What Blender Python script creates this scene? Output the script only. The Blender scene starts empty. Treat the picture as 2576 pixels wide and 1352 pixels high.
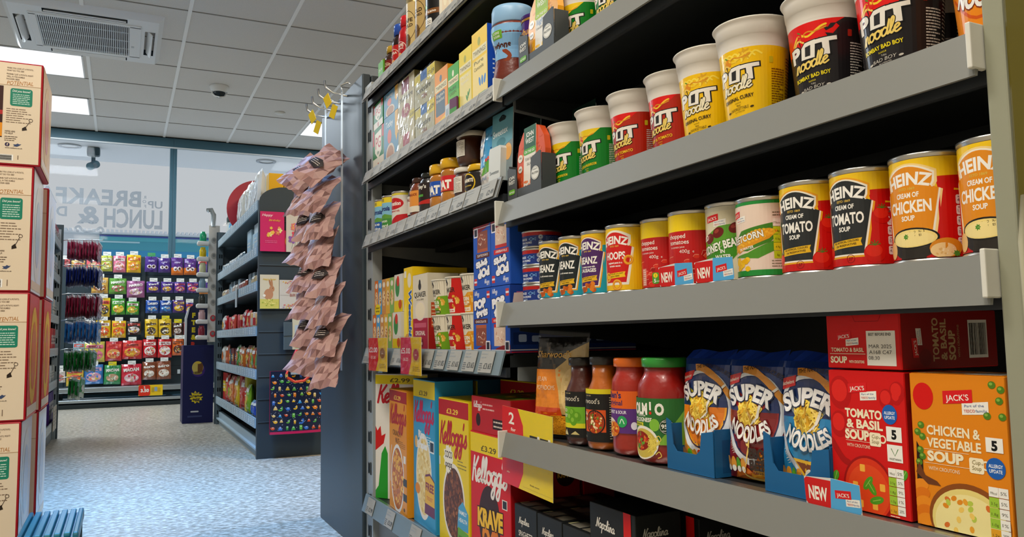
import bpy, bmesh, math, random
from mathutils import Vector, Matrix, geometry
PI = math.pi
sc = bpy.context.scene
COL = sc.collection
# ------------------------------------------------------------------ camera
cam_d = bpy.data.cameras.new('camera'); cam = bpy.data.objects.new('camera', cam_d); COL.objects.link(cam)
cam_d.sensor_width = 36.0; cam_d.lens = 36.0 * 1999.313 / 2576.0; cam_d.clip_start = .02; cam_d.clip_end = 200
YAW, PITCH, ROLL = .45622843, .08466081, -.01616621
_F = Vector((math.sin(YAW)*math.cos(PITCH), math.cos(YAW)*math.cos(PITCH), math.sin(PITCH)))
_r = Vector((math.cos(YAW), -math.sin(YAW), 0)); _u = _r.cross(_F)
_r2 = _r*math.cos(ROLL) + _u*math.sin(ROLL); _u2 = -_r*math.sin(ROLL) + _u*math.cos(ROLL)
FLOOR = -.67            # heights are measured from the camera, 0.67 m above the floor
CEIL = 2.37
cam.matrix_world = Matrix(((_r2.x, _u2.x, -_F.x, 0), (_r2.y, _u2.y, -_F.y, 0), (_r2.z, _u2.z, -_F.z, 0), (0, 0, 0, 1)))
sc.camera = cam
# ------------------------------------------------------------------ exposure, sky
sc.view_settings.view_transform = 'Standard'; sc.view_settings.look = 'None'
sc.view_settings.gamma = 1.0; sc.view_settings.use_curve_mapping = False
sc.view_settings.exposure = -0.3
w = bpy.data.worlds.new('overcast_sky'); sc.world = w; w.use_nodes = True
nt = w.node_tree; bg = nt.nodes['Background']
tc = nt.nodes.new('ShaderNodeTexCoord'); sp = nt.nodes.new('ShaderNodeSeparateXYZ'); rp = nt.nodes.new('ShaderNodeValToRGB')
nt.links.new(tc.outputs['Generated'], sp.inputs[0]); nt.links.new(sp.outputs['Z'], rp.inputs[0]); nt.links.new(rp.outputs[0], bg.inputs[0])
rp.color_ramp.elements[0].position = 0.0; rp.color_ramp.elements[0].color = (.55, .57, .59, 1)
rp.color_ramp.elements[1].position = .6; rp.color_ramp.elements[1].color = (.60, .72, .86, 1)
e_ = rp.color_ramp.elements.new(.25); e_.color = (.54, .57, .60, 1)
bg.inputs['Strength'].default_value = 1.22
# ------------------------------------------------------------------ ceiling lamps (light panels set in the tile grid)
#  x0, x1, y0, y1, watts, colour
PANELS = [(-1.025, -.33, 7.28, 7.93, 70, (.80, .91, 1.0)), (-1.025, -.33, 8.58, 9.23, 60, (.80, .91, 1.0)),
          (1.78, 2.475, 8.6, 9.23, 40, (.85, .93, 1.0)),
          (-1.025, -.33, 4.68, 5.33, 30, (.75, .88, 1.0)), (-.307, .388, 3.38, 4.03, 52, (.12, .44, 1.0)),  # the blue panel is added out of view to tint the floor
          (-1.025, -.33, .78, 1.43, 44, (1.0, .93, .82)), (-1.025, -.33, -.52, .13, 72, (1.0, .92, .80)),
          (1.085, 1.78, -.52, .13, 45, (1.0, .84, .60)), (1.78, 2.475, 2.73, 3.38, 90, (1.0, .84, .62))]  # last panel is added out of view, its bounce warms the ceiling
# ------------------------------------------------------------------ materials: printed colour comes from a face colour attribute, finish from the material
def lin(h):
    if not isinstance(h, str): return tuple(h)[:3]
    h = h.lstrip('#')
    out = []
    for i in (0, 2, 4):
        c = int(h[i:i+2], 16)/255
        out.append(c/12.92 if c <= .04045 else ((c+.055)/1.055)**2.4)
    return tuple(out)
FIN = {}
def finish(key, rough, metal=0, coat=0, spec=.5, bump=0, bscale=60):
    m = bpy.data.materials.new(key); m.use_nodes = True; n = m.node_tree; b = n.nodes['Principled BSDF']
    a = n.nodes.new('ShaderNodeVertexColor'); a.layer_name = 'Col'; n.links.new(a.outputs[0], b.inputs['Base Color'])
    b.inputs['Roughness'].default_value = rough; b.inputs['Metallic'].default_value = metal
    b.inputs['Coat Weight'].default_value = coat; b.inputs['Coat Roughness'].default_value = .12
    b.inputs['Specular IOR Level'].default_value = spec
    if bump:
        t = n.nodes.new('ShaderNodeTexCoord'); z = n.nodes.new('ShaderNodeTexNoise'); z.inputs['Scale'].default_value = bscale
        bp = n.nodes.new('ShaderNodeBump'); bp.inputs['Strength'].default_value = bump; bp.inputs['Distance'].default_value = .004
        n.links.new(t.outputs['Object'], z.inputs['Vector']); n.links.new(z.outputs[0], bp.inputs['Height']); n.links.new(bp.outputs[0], b.inputs['Normal'])
    FIN[key] = m
finish('paper', .55, spec=.3); finish('card', .42, spec=.25); finish('gloss', .25, spec=.4); finish('foil', .3, coat=.5)
finish('metal', .28, metal=.9); finish('plastic', .38); finish('paint', .45, spec=.4); finish('rough', .8, spec=.2)
finish('wrap', .16, coat=.6, bump=.9, bscale=45); finish('content', .35, coat=.2, bump=.3, bscale=70)
def emit(key, col, st):
    m = bpy.data.materials.new(key); m.use_nodes = True; n = m.node_tree; n.nodes.remove(n.nodes['Principled BSDF'])
    e = n.nodes.new('ShaderNodeEmission'); e.inputs[0].default_value = (*col, 1); e.inputs[1].default_value = st
    n.links.new(e.outputs[0], n.nodes['Material Output'].inputs[0]); FIN[key] = m
def glass(key, tint, refl, rough=.03, least=.03):
    m = bpy.data.materials.new(key); m.use_nodes = True; n = m.node_tree; n.nodes.remove(n.nodes['Principled BSDF'])
    t = n.nodes.new('ShaderNodeBsdfTransparent'); t.inputs[0].default_value = (*tint, 1)
    g = n.nodes.new('ShaderNodeBsdfGlossy'); g.inputs['Roughness'].default_value = rough
    f = n.nodes.new('ShaderNodeLayerWeight'); f.inputs[0].default_value = .3; pw = n.nodes.new('ShaderNodeMath'); pw.operation = 'POWER'; pw.inputs[1].default_value = 2.0
    mu = n.nodes.new('ShaderNodeMath'); mu.operation = 'MULTIPLY_ADD'; mu.inputs[1].default_value = refl; mu.inputs[2].default_value = least
    x = n.nodes.new('ShaderNodeMixShader'); n.links.new(f.outputs['Facing'], pw.inputs[0]); n.links.new(pw.outputs[0], mu.inputs[0]); n.links.new(mu.outputs[0], x.inputs[0])
    n.links.new(t.outputs[0], x.inputs[1]); n.links.new(g.outputs[0], x.inputs[2]); n.links.new(x.outputs[0], n.nodes['Material Output'].inputs[0]); FIN[key] = m
glass('window_glass', (.98, .985, .985), .12, .03, .003); glass('jar_glass', (.985, .985, .985), .45, .03, .018); glass('clear_film', (.97, .98, .985), .5, .12)
glass('haze_film', (.75, .77, .78), .6, .25)
# ------------------------------------------------------------------ mesh builder
class MB:
    def __init__(s): s.v = []; s.f = []; s.c = []; s.m = []; s.s = []
    def add(s, vs, fs, col, mat, smooth=False, cols=None):
        b = len(s.v); s.v += [tuple(p) for p in vs]; c = lin(col) if cols is None else None
        for i, f in enumerate(fs):
            s.f.append([b+k for k in f]); s.c.append(c if cols is None else cols[i]); s.m.append(mat); s.s.append(smooth)
        return s
    def box(s, x0, y0, z0, x1, y1, z1, col, mat='paint', bev=0, M=None):
        if bev:
            bm = bmesh.new(); bmesh.ops.create_cube(bm, size=1)
            for q in bm.verts: q.co = Vector(((x0+x1)/2+q.co.x*(x1-x0), (y0+y1)/2+q.co.y*(y1-y0), (z0+z1)/2+q.co.z*(z1-z0)))
            bmesh.ops.bevel(bm, geom=bm.edges[:], offset=min(bev, abs(x1-x0)*.45, abs(y1-y0)*.45, abs(z1-z0)*.45), segments=2, profile=.5, affect='EDGES')
            bm.verts.index_update()
            vs = [q.co.copy() for q in bm.verts]; fs = [[q.index for q in f.verts] for f in bm.faces]; bm.free()
        else:
            vs = [Vector(p) for p in ((x0,y0,z0),(x1,y0,z0),(x1,y1,z0),(x0,y1,z0),(x0,y0,z1),(x1,y0,z1),(x1,y1,z1),(x0,y1,z1))]
            fs = [(0,3,2,1),(4,5,6,7),(0,1,5,4),(1,2,6,5),(2,3,7,6),(3,0,4,7)]
        if M is not None: vs = [M @ q for q in vs]
        return s.add(vs, fs, col, mat)
    def lathe(s, prof, col, mat, n=36, smooth=True, c=(0, 0), cap=True, cols=None):
        vs = []; fs = []; cc = []
        for r, z in prof:
            for k in range(n):
                a = 2*PI*k/n; vs.append((c[0]+r*math.cos(a), c[1]+r*math.sin(a), z))
        for i in range(len(prof)-1):
            for k in range(n):
                k2 = (k+1) % n; fs.append((i*n+k, i*n+k2, (i+1)*n+k2, (i+1)*n+k)); cc.append(lin(cols[i]) if cols else lin(col))
        if cap:
            if prof[0][0] > 1e-6: fs.append(tuple(range(n-1, -1, -1))); cc.append(cc[0])
            if prof[-1][0] > 1e-6: fs.append(tuple((len(prof)-1)*n+k for k in range(n))); cc.append(cc[len(fs)-2])
        return s.add(vs, fs, col, mat, smooth, cc)
    def tube(s, path, r, col, mat='plastic', n=8, smooth=True):
        P = [Vector(p) for p in path]; vs = []; fs = []
        up = Vector((0, 0, 1))
        for i, p in enumerate(P):
            d = (P[min(i+1, len(P)-1)] - P[max(i-1, 0)]).normalized()
            a = d.cross(up if abs(d.z) < .95 else Vector((1, 0, 0))).normalized(); b = d.cross(a)
            rr = r[i] if isinstance(r, (list, tuple)) else r
            for k in range(n):
                t = 2*PI*k/n; vs.append(p + a*rr*math.cos(t) + b*rr*math.sin(t))
        for i in range(len(P)-1):
            for k in range(n):
                k2 = (k+1) % n; fs.append((i*n+k, i*n+k2, (i+1)*n+k2, (i+1)*n+k))
        fs.append(tuple(range(n))); fs.append(tuple((len(P)-1)*n+k for k in range(n-1, -1, -1)))
        return s.add(vs, fs, col, mat, smooth)
    def prism(s, pts, f, d, col, mat='paint', smooth=False):
        """outline pts (2D) mapped by f(u,v,h) at h=0 and h=d"""
        n = len(pts); vs = [f(u, v, 0) for u, v in pts] + [f(u, v, d) for u, v in pts]
        fs = [tuple(range(n-1, -1, -1)), tuple(range(n, 2*n))] + [(k, (k+1) % n, n+(k+1) % n, n+k) for k in range(n)]
        return s.add(vs, fs, col, mat, smooth)
    def art(s, A, f, mat='paper', su=0, sv=0, lift=.00012, smooth=False):
        seen = {}
        for pts, col, lay in A.p:
            k_ = seen[lay] = seen.get(lay, -1)+1; lay += (k_ % 8)*.03
            for q in split2(pts, su, sv):
                s.add([f(u*.001, v*.001, lay*lift) for u, v in q], [tuple(range(len(q)))], col, mat, smooth)
        return s
    def build(s, name, parent=None, loc=None, rz=0):
        me = bpy.data.meshes.new(name); me.from_pydata(s.v, [], s.f)
        mats = list(dict.fromkeys(s.m))
        for k in mats: me.materials.append(FIN[k])
        me.polygons.foreach_set('material_index', [mats.index(k) for k in s.m])
        me.polygons.foreach_set('use_smooth', s.s)
        at = me.color_attributes.new('Col', 'FLOAT_COLOR', 'CORNER'); buf = []
        for f, c in zip(s.f, s.c): buf += [c[0], c[1], c[2], 1.0]*len(f)
        at.data.foreach_set('color', buf); me.update()
        o = bpy.data.objects.new(name, me); COL.objects.link(o)
        if parent is not None: o.parent = parent
        if loc is not None: o.location = loc
        o.rotation_euler.z = rz
        return o
def clip(pts, ax, val, keep_less):
    out = []; n = len(pts)
    for i in range(n):
        a, b = pts[i], pts[(i+1) % n]; da = (a[ax]-val)*(1 if keep_less else -1); db = (b[ax]-val)*(1 if keep_less else -1)
        if da <= 1e-9: out.append(a)
        if (da < -1e-9 and db > 1e-9) or (da > 1e-9 and db < -1e-9):
            t = da/(da-db); out.append((a[0]+(b[0]-a[0])*t, a[1]+(b[1]-a[1])*t))
    return out
def split1(pts, ax, st):
    lo = min(p[ax] for p in pts); hi = max(p[ax] for p in pts); k = math.floor(lo/st+1e-6)+1
    if k*st >= hi-1e-6: return [pts]
    out = []; rest = pts
    while k*st < hi-1e-6:
        a = clip(rest, ax, k*st, True); rest = clip(rest, ax, k*st, False); k += 1
        if len(a) > 2: out.append(a)
        if len(rest) < 3: break
    if len(rest) > 2: out.append(rest)
    return out
def split2(pts, su, sv):
    r = [pts]
    if su: r = [q for p in r for q in split1(p, 0, su)]
    if sv: r = [q for p in r for q in split1(p, 1, sv)]
    return r
def plane(o, du, dv):
    o = Vector(o); du = Vector(du); dv = Vector(dv); n = du.cross(dv).normalized()
    return lambda u, v, h: o + du*u + dv*v + n*h
def front(x=0, y=0, z=0): return plane((x, y, z), (1, 0, 0), (0, 0, 1))
def side(x, y=0, z=0): return plane((x, y, z), (0, 1, 0), (0, 0, 1))
def topf(x, y, z): return plane((x, y, z), (1, 0, 0), (0, 1, 0))
def cyl(R, turn=0):
    def f(u, v, h):
        r = (R(v) if callable(R) else R); a = u/(R(.05) if callable(R) else R) + turn
        return Vector(((r+h)*math.sin(a), -(r+h)*math.cos(a), v))
    return f
# ------------------------------------------------------------------ print: flat shapes and lettering in millimetres
GLY = {}
def glyphs(t, bold, shear, sp=1.0):
    k = (t, bold, shear, sp)
    if k not in GLY:
        cu = bpy.data.curves.new('t', 'FONT'); cu.body = t; cu.size = 1; cu.offset = bold; cu.shear = shear; cu.resolution_u = 3; cu.space_character = sp
        ob = bpy.data.objects.new('t', cu); me = ob.to_mesh()
        vs = [(v.co.x/.73, v.co.y/.73) for v in me.vertices]; fs = [tuple(p.vertices) for p in me.polygons]
        ob.to_mesh_clear(); bpy.data.objects.remove(ob); bpy.data.curves.remove(cu); GLY[k] = (vs, fs)
    return GLY[k]
def smoothpath(p, n=5):
    if len(p) < 3: return p
    out = []
    for i in range(len(p)-1):
        a, b, c, d = p[max(i-1, 0)], p[i], p[i+1], p[min(i+2, len(p)-1)]
        for k in range(n):
            t = k/n
            out.append(tuple(.5*(2*b[j]+(c[j]-a[j])*t+(2*a[j]-5*b[j]+4*c[j]-d[j])*t*t+(3*b[j]-a[j]-3*c[j]+d[j])*t**3) for j in (0, 1)))
    return out + [p[-1]]
SCR = {'n': (1, [[(0,0),(.15,.5),(.25,.95),(.28,.5),(.3,0)], [(.3,.5),(.5,.95),(.68,.8),(.7,.3),(.85,.05),(1,.2)]]),
 'o': (.95, [[(.5,.95),(.15,.8),(.1,.3),(.4,0),(.75,.2),(.8,.7),(.5,.95),(.65,.75),(1,.85)]]),
 'd': (1.05, [[(.75,.75),(.45,.95),(.12,.6),(.2,.1),(.5,.05),(.78,.5),(.95,1.9)], [(.95,1.9),(.8,.6),(.85,.1),(1.05,.15)]]),
 'l': (.6, [[(0,.1),(.35,.9),(.5,1.7),(.35,1.95),(.2,1.5),(.2,.4),(.35,.02),(.6,.2)]]),
 'e': (.8, [[(0,.3),(.4,.5),(.65,.75),(.45,.97),(.15,.7),(.15,.25),(.4,0),(.85,.25)]]),
 'g': (1, [[(.75,.8),(.45,.97),(.12,.6),(.25,.12),(.55,.15),(.78,.7),(.85,.95)], [(.85,.95),(.75,-.3),(.55,-.95),(.2,-.85),(.35,-.4),(1.05,.2)]]),
 's': (.75, [[(0,.1),(.35,.7),(.45,1.),(.5,.6),(.65,.3),(.4,0),(.1,.1)]]),
 'K': (1.05, [[(.35,1.9),(.25,1),(.15,0)], [(1.1,1.9),(.6,1.2),(.25,.95)], [(.35,1.),(.6,.9),(.7,.4),(.9,0),(1.15,.2)]]),
 "'": (.3, [[(.15,1.9),(.05,1.5)]]),
 'N': (1.25, [[(0,.1),(.15,0),(.3,.8),(.45,1.8)], [(.45,1.8),(.6,.9),(.8,.05)], [(.8,.05),(.95,1),(1.15,1.85),(1.3,1.8)]]),
 'a': (1, [[(.75,.8),(.45,.97),(.12,.6),(.2,.1),(.5,.05),(.75,.6),(.8,.9)], [(.8,.9),(.78,.3),(.85,.05),(1.05,.2)]]),
 'p': (.9, [[(.1,.6),(.25,.95),(.2,0),(.1,-.9)], [(.2,.5),(.5,.97),(.8,.7),(.7,.15),(.35,.05),(.2,.25)]]),
 'i': (.5, [[(.1,.5),(.25,.95),(.22,.2),(.35,.02),(.55,.2)], [(.3,1.35),(.32,1.45)]]),
 'h': (.9, [[(.05,0),(.15,1),(.4,1.8),(.3,1.95),(.18,1.4),(.15,0)], [(.15,.4),(.4,.95),(.6,.7),(.62,.15),(.8,.05),(.95,.2)]]),
 't': (.6, [[(.3,1.6),(.22,.6),(.3,.05),(.6,.2)], [(0,1.05),(.55,1.1)]]), ' ': (.5, [])}
class Art:
    def __init__(s): s.p = []
    def poly(s, pts, col, lay=1):
        pts = [tuple(q) for q in pts]
        if len(pts) > 4:
            for t in geometry.tessellate_polygon([[Vector((a, b, 0)) for a, b in pts]]): s.p.append(([pts[i] for i in t], col, lay))
        else: s.p.append((pts, col, lay))
        return s
    def cvx(s, pts, col, lay=1): s.p.append((pts, col, lay)); return s
    def rect(s, x0, y0, x1, y1, col, lay=1): return s.cvx([(x0,y0),(x1,y0),(x1,y1),(x0,y1)], col, lay)
    def ell(s, cx, cy, rx, ry, col, lay=1, n=22, rot=0, a0=0, a1=2*PI):
        c, d = math.cos(rot), math.sin(rot); full = a1-a0 > 6.28
        P = [(rx*math.cos(a0+(a1-a0)*k/(n if full else n-1)), ry*math.sin(a0+(a1-a0)*k/(n if full else n-1))) for k in range(n)]
        return s.cvx([(cx+x*c-y*d, cy+x*d+y*c) for x, y in P], col, lay)
    def rrect(s, x0, y0, x1, y1, r, col, lay=1):
        P = []
        for cx, cy, a in ((x1-r,y0+r,-PI/2),(x1-r,y1-r,0),(x0+r,y1-r,PI/2),(x0+r,y0+r,PI)):
            P += [(cx+r*math.cos(a+k*PI/8), cy+r*math.sin(a+k*PI/8)) for k in range(5)]
        return s.cvx(P, col, lay)
    def ring(s, cx, cy, r, t, col, lay=1, n=26, ry=None):
        ry = ry or r
        for k in range(n):
            a, b = 2*PI*k/n, 2*PI*(k+1)/n
            s.cvx([(cx+r*math.cos(a), cy+ry*math.sin(a)), (cx+r*math.cos(b), cy+ry*math.sin(b)), (cx+(r-t)*math.cos(b), cy+(ry-t)*math.sin(b)), (cx+(r-t)*math.cos(a), cy+(ry-t)*math.sin(a))], col, lay)
        return s
    def stroke(s, pts, w, col, lay=1, sm=True):
        P = smoothpath(pts) if sm else list(pts)
        L = []
        for i, p in enumerate(P):
            a, b = P[max(i-1, 0)], P[min(i+1, len(P)-1)]; dx, dy = b[0]-a[0], b[1]-a[1]; d = math.hypot(dx, dy) or 1
            L.append((-dy/d*w/2, dx/d*w/2))
        for i in range(len(P)-1):
            p, q = P[i], P[i+1]; a, b = L[i], L[i+1]
            s.cvx([(p[0]-a[0],p[1]-a[1]),(q[0]-b[0],q[1]-b[1]),(q[0]+b[0],q[1]+b[1]),(p[0]+a[0],p[1]+a[1])], col, lay)
        for p in (P[0], P[-1]): s.ell(p[0], p[1], w/2, w/2, col, lay, 8)
        return s
    def text(s, t, cx, cy, h, col, lay=2, w=None, bold=.02, shear=0, al='c', arc=0, rot=0, out=None, ow=.06, sp=1.0, flip=False, grow=0):
        """lettering of cap height h on a baseline cy; w forces the width; arc bends the line (radius, + = arch); out = outline colour"""
        if out: s.text(t, cx, cy, h, out, lay-1, w, bold+ow, shear, al, arc, rot, None, 0, sp, flip, grow)
        vs, fs = glyphs(t, bold, shear, sp)
        if not vs: return s
        b0 = glyphs(t, 0, shear, sp)[0]
        x0 = min(v[0] for v in b0); x1 = max(v[0] for v in b0); k = h if w is None else w/(x1-x0)
        off = {'c': -(x0+x1)/2, 'l': -x0, 'r': -x1}[al]; c, d = math.cos(rot), math.sin(rot); P = []
        for x, y in vs:
            x = (x+off)*k; y = y*h
            if grow: y *= 1 + grow*x/(w or 1)
            if arc: a = x/arc; x, y = (arc+y)*math.sin(a), (arc+y)*math.cos(a)-arc
            if flip: x = -x
            P.append((cx+x*c-y*d, cy+x*d+y*c))
        for f in fs: s.p.append(([P[i] for i in f], col, lay))
        return s
    def script(s, t, x, y, xh, wd, col, lay=2, sx=1.0, slope=0, out=None, ow=1.0, shear=.15):
        if out: s.script(t, x, y, xh, wd+ow, out, lay-1, sx, slope, None, 0, shear)
        cx = 0
        for ch in t:
            adv, st = SCR[ch]
            for q in st: s.stroke([(x+(cx+px+py*shear)*xh*sx, y+py*xh+(cx+px)*xh*sx*slope) for px, py in q], wd, col, lay)
            cx += adv*.93
        return s
    def splat(s, cx, cy, r, col, lay=1, n=12, dep=.25, seed=0, ry=None):
        R = random.Random(seed); P = []
        for k in range(n*2):
            a = PI*k/n; q = 1 if k % 2 == 0 else 1-dep; q *= R.uniform(.9, 1.08); P.append((cx+r*q*math.cos(a), cy+(ry or r)*q*math.sin(a)))
        return s.poly(P, col, lay)
    def flecks(s, cx, cy, rx, ry, n, size, cols, lay=2, seed=0, el=1.6):
        R = random.Random(seed)
        for _ in range(n):
            a = R.uniform(0, 2*PI); q = math.sqrt(R.random())*.93; z = size*R.uniform(.6, 1.2)
            s.ell(cx+rx*q*math.cos(a), cy+ry*q*math.sin(a), z*el, z, R.choice(cols), lay+R.choice((0, .5, 1)), 7, R.uniform(0, PI))
        return s
    def lines(s, x0, y0, x1, y1, n, col, lay=1, seed=0, th=.35):
        R = random.Random(seed)
        for k in range(n):
            y = y1-(y1-y0)*(k+.5)/n; h = (y1-y0)/n*th; x = x0
            while x < x1-.4:
                q = min(x1, x+R.uniform(.06, .3)*(x1-x0)); s.rect(x, y-h/2, q, y+h/2, col, lay); x = q+(x1-x0)*.03
                if x > x1*.6+x0*.4 and R.random() < .15: break
        return s
    def barcode(s, x0, y0, x1, y1, lay=2, vert=False, seed=1):
        R = random.Random(seed); s.rect(x0, y0, x1, y1, '#f2f2ee', lay); a, b = (x0, x1) if not vert else (y0, y1); p = a+(b-a)*.06
        while p < b-(b-a)*.08:
            q = (b-a)*R.choice((.012, .02, .03)); m = (y1-y0)*.08
            (s.rect(p, y0+m, p+q, y1-m, '#151515', lay+1) if not vert else s.rect(x0+(x1-x0)*.08, p, x1-(x1-x0)*.08, p+q, '#151515', lay+1)); p += q+(b-a)*R.choice((.012, .02, .028))
        return s
    def crop(s, x0, y0, x1, y1):
        out = []
        for pts, c, l in s.p:
            for ax, val, less in ((0, x0, False), (0, x1, True), (1, y0, False), (1, y1, True)):
                if len(pts) < 3: break
                if any((p[ax] > val+1e-9) if less else (p[ax] < val-1e-9) for p in pts): pts = clip(pts, ax, val, less)
            if len(pts) > 2: out.append((pts, c, l))
        s.p = out; return s
# ------------------------------------------------------------------ objects
def tag(o, label, cat, group=None, kind=None):
    if label: o['label'] = label
    if cat: o['category'] = cat
    if group: o['group'] = group
    if kind: o['kind'] = kind
    return o
def struct(o): o['kind'] = 'structure'; return o
def thing(name, label, cat, loc=(0, 0, 0), rz=0, group=None):
    o = bpy.data.objects.new(name, None); COL.objects.link(o); o.location = loc; o.rotation_euler.z = rz; o.empty_display_size = .05
    return tag(o, label, cat, group)
def dup(o, label, loc, rz, group=None):
    c = o.copy(); COL.objects.link(c); c.location = loc; c.rotation_euler.z = rz
    if label: c['label'] = label
    if group: c['group'] = group
    for k in list(o.children):
        q = k.copy(); COL.objects.link(q); q.parent = c
        for g in list(k.children): h = g.copy(); COL.objects.link(h); h.parent = q
    return c
RS = -PI/2      # products on the side gondola face the aisle (-X)
# ================================================================== THE ROOM
X0, X1, Y0, YW = -2.6, 4.2, -3.0, 9.9
def nodemat(key, build):
    m = bpy.data.materials.new(key); m.use_nodes = True; n = m.node_tree; build(n, n.nodes['Principled BSDF'], n.nodes.new, n.links.new); FIN[key] = m
def floor_mat(n, b, N, L):
    t = N('ShaderNodeTexCoord'); mp = N('ShaderNodeMapping'); mp.inputs['Scale'].default_value = (1, 1.5, 1)
    a = N('ShaderNodeTexNoise'); a.inputs['Scale'].default_value = 42; a.inputs['Detail'].default_value = 3; a.inputs['Roughness'].default_value = .6
    r = N('ShaderNodeValToRGB'); e = r.color_ramp.elements; e[0].position = .38; e[0].color = (.24, .215, .165, 1); e[1].position = .62; e[1].color = (.60, .55, .46, 1)
    q = e.new(.5); q.color = (.38, .345, .28, 1)
    L(t.outputs['Object'], mp.inputs[0]); L(mp.outputs[0], a.inputs['Vector']); L(a.outputs[0], r.inputs[0]); L(r.outputs[0], b.inputs['Base Color'])
    b.inputs['Roughness'].default_value = .33; b.inputs['Specular IOR Level'].default_value = .7
nodemat('floor_vinyl', floor_mat)
def ceil_mat(n, b, N, L):
    t = N('ShaderNodeTexCoord'); a = N('ShaderNodeTexNoise'); a.inputs['Scale'].default_value = 140; a.inputs['Detail'].default_value = 3
    r = N('ShaderNodeValToRGB'); r.color_ramp.elements[0].color = (.63, .61, .58, 1); r.color_ramp.elements[1].color = (.76, .74, .71, 1)
    L(t.outputs['Object'], a.inputs['Vector']); L(a.outputs[0], r.inputs[0]); L(r.outputs[0], b.inputs['Base Color']); b.inputs['Roughness'].default_value = .9
nodemat('ceiling_tile', ceil_mat)
def wall_mat(n, b, N, L):
    t = N('ShaderNodeTexCoord'); a = N('ShaderNodeTexNoise'); a.inputs['Scale'].default_value = 8
    r = N('ShaderNodeValToRGB'); r.color_ramp.elements[0].color = (.5, .49, .46, 1); r.color_ramp.elements[1].color = (.56, .55, .52, 1)
    L(t.outputs['Object'], a.inputs['Vector']); L(a.outputs[0], r.inputs[0]); L(r.outputs[0], b.inputs['Base Color']); b.inputs['Roughness'].default_value = .8
nodemat('wall_paint', wall_mat)
def vinyl_mat(n, b, N, L):
    t = N('ShaderNodeBsdfTransparent'); t.inputs[0].default_value = (.50, .54, .58, 1); x = N('ShaderNodeMixShader'); x.inputs[0].default_value = .2
    b.inputs['Base Color'].default_value = (.4, .45, .5, 1); L(t.outputs[0], x.inputs[1]); L(b.outputs[0], x.inputs[2]); L(x.outputs[0], n.nodes['Material Output'].inputs[0])
nodemat('frosted_vinyl', vinyl_mat)
struct(MB().box(X0-.1, Y0-.1, FLOOR-.1, X1+.1, YW+.1, FLOOR, '#888888', 'floor_vinyl').build('floor'))
GX, GY = .388, 5.98   # one crossing of the ceiling grid
PX, PY = .695, .65
gx = [GX+PX*k for k in range(-5, 7) if X0 < GX+PX*k < X1]; gy = [GY+PY*k for k in range(-14, 7) if Y0 < GY+PY*k < YW]
ce = MB(); ce.box(X0-.1, Y0-.1, CEIL, X1+.1, YW+.1, CEIL+.1, '#bbbbbb', 'ceiling_tile'); struct(ce.build('ceiling'))
tb = MB()
for x in gx: tb.box(x-.013, Y0, CEIL-.006, x+.013, YW, CEIL+.001, '#f6f6f4', 'paint')
tb2 = MB()
for y in gy:
    tb2.box(X0, y-.006, CEIL-.004, X1, y+.006, CEIL+.001, '#8a857c', 'paint')  # cross bars coloured brown as the shadow lines between tiles
struct(tb.build('trim_1')); struct(tb2.build('trim_2'))
struct(MB().box(X0-.1, Y0, FLOOR, X0, YW, CEIL, '#ffffff', 'wall_paint').build('wall_left'))
struct(MB().box(X1, Y0, FLOOR, X1+.1, YW, CEIL, '#ffffff', 'wall_paint').build('wall_right'))
struct(MB().box(X0, Y0-.1, FLOOR, X1, Y0, CEIL, '#ffffff', 'wall_paint').build('wall_back'))
FR = '#3f6473'
def window(name, xa, xb, lettering=False):
    t = bpy.data.objects.new(name, None); COL.objects.link(t); t.location = ((xa+xb)/2, YW+.05, FLOOR); struct(t)
    W = (xb-xa)/2; H = 2.325-FLOOR
    m = MB(); m.box(-W, -.05, H-.068, W, .05, H+.05, FR, 'paint', .004); m.box(-W, -.05, 0, W, .05, .12, FR, 'paint', .004)
    for s in (-1, 1): m.box(s*(W-.0185)-.018, -.05, .12, s*(W-.0185)+.018, .05, H-.068, FR, 'paint', .004)
    m.box(-W, -.052, H-.085, W, -.045, H-.068, '#dfe3e4', 'paint')
    m.build('window_frame', t)
    MB().box(-W+.035, -.006, .12, W-.035, .006, H-.068, '#ffffff', 'window_glass').build('pane', t)
    if lettering:
        A = Art(); cx = (xa+xb)/2
        def U(x): return -(x-cx)*1000
        def V(z): return (z-FLOOR)*1000
        A.text('BREAKFAST', U(.155), V(1.545), 180, '#000000', 1, w=1270, bold=.03, al='l'); A.text('LUNCH', U(.385), V(1.30), 215, '#000000', 1, w=590, bold=.03, al='l')
        A.text('&', U(-.27), V(1.33), 200, '#000000', 1, w=190, bold=.03, al='l'); A.text('D', U(-.58), V(1.40), 110, '#000000', 1, bold=.03, al='l')
        A.text('UP', U(.385), V(1.535), 85, '#000000', 1, w=150, bold=.02, al='l'); A.text('F', U(.215), V(1.535), 36, '#000000', 1, bold=.02, al='l'); A.text('O', U(.215), V(1.59), 36, '#000000', 1, al='l'); A.text('R', U(.215), V(1.64), 36, '#000000', 1, al='l')
        A.stroke([(U(-.245), V(1.225)), (U(-.215), V(1.25)), (U(-.245), V(1.285)), (U(-.30), V(1.25)), (U(-.40), V(1.235)), (U(-.455), V(1.29)), (U(-.49), V(1.265)), (U(-.465), V(1.235))], 26, '#000000', 1)
        for k in range(5): A.ell(U(-.285-.035*k), V(1.335), 9, 5, '#000000', 1, 8)
        MB().art(A, plane((0, .008, 0), (-1, 0, 0), (0, 0, 1)), 'frosted_vinyl', lift=.001).build('window_lettering', t)
window('window_1', X0+.08, .495, True); window('window_2', .495, X1-.08)
struct(MB().box(X0, YW, 2.36, X1, YW+.1, CEIL, FR, 'paint').build('wall_front'))
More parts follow.
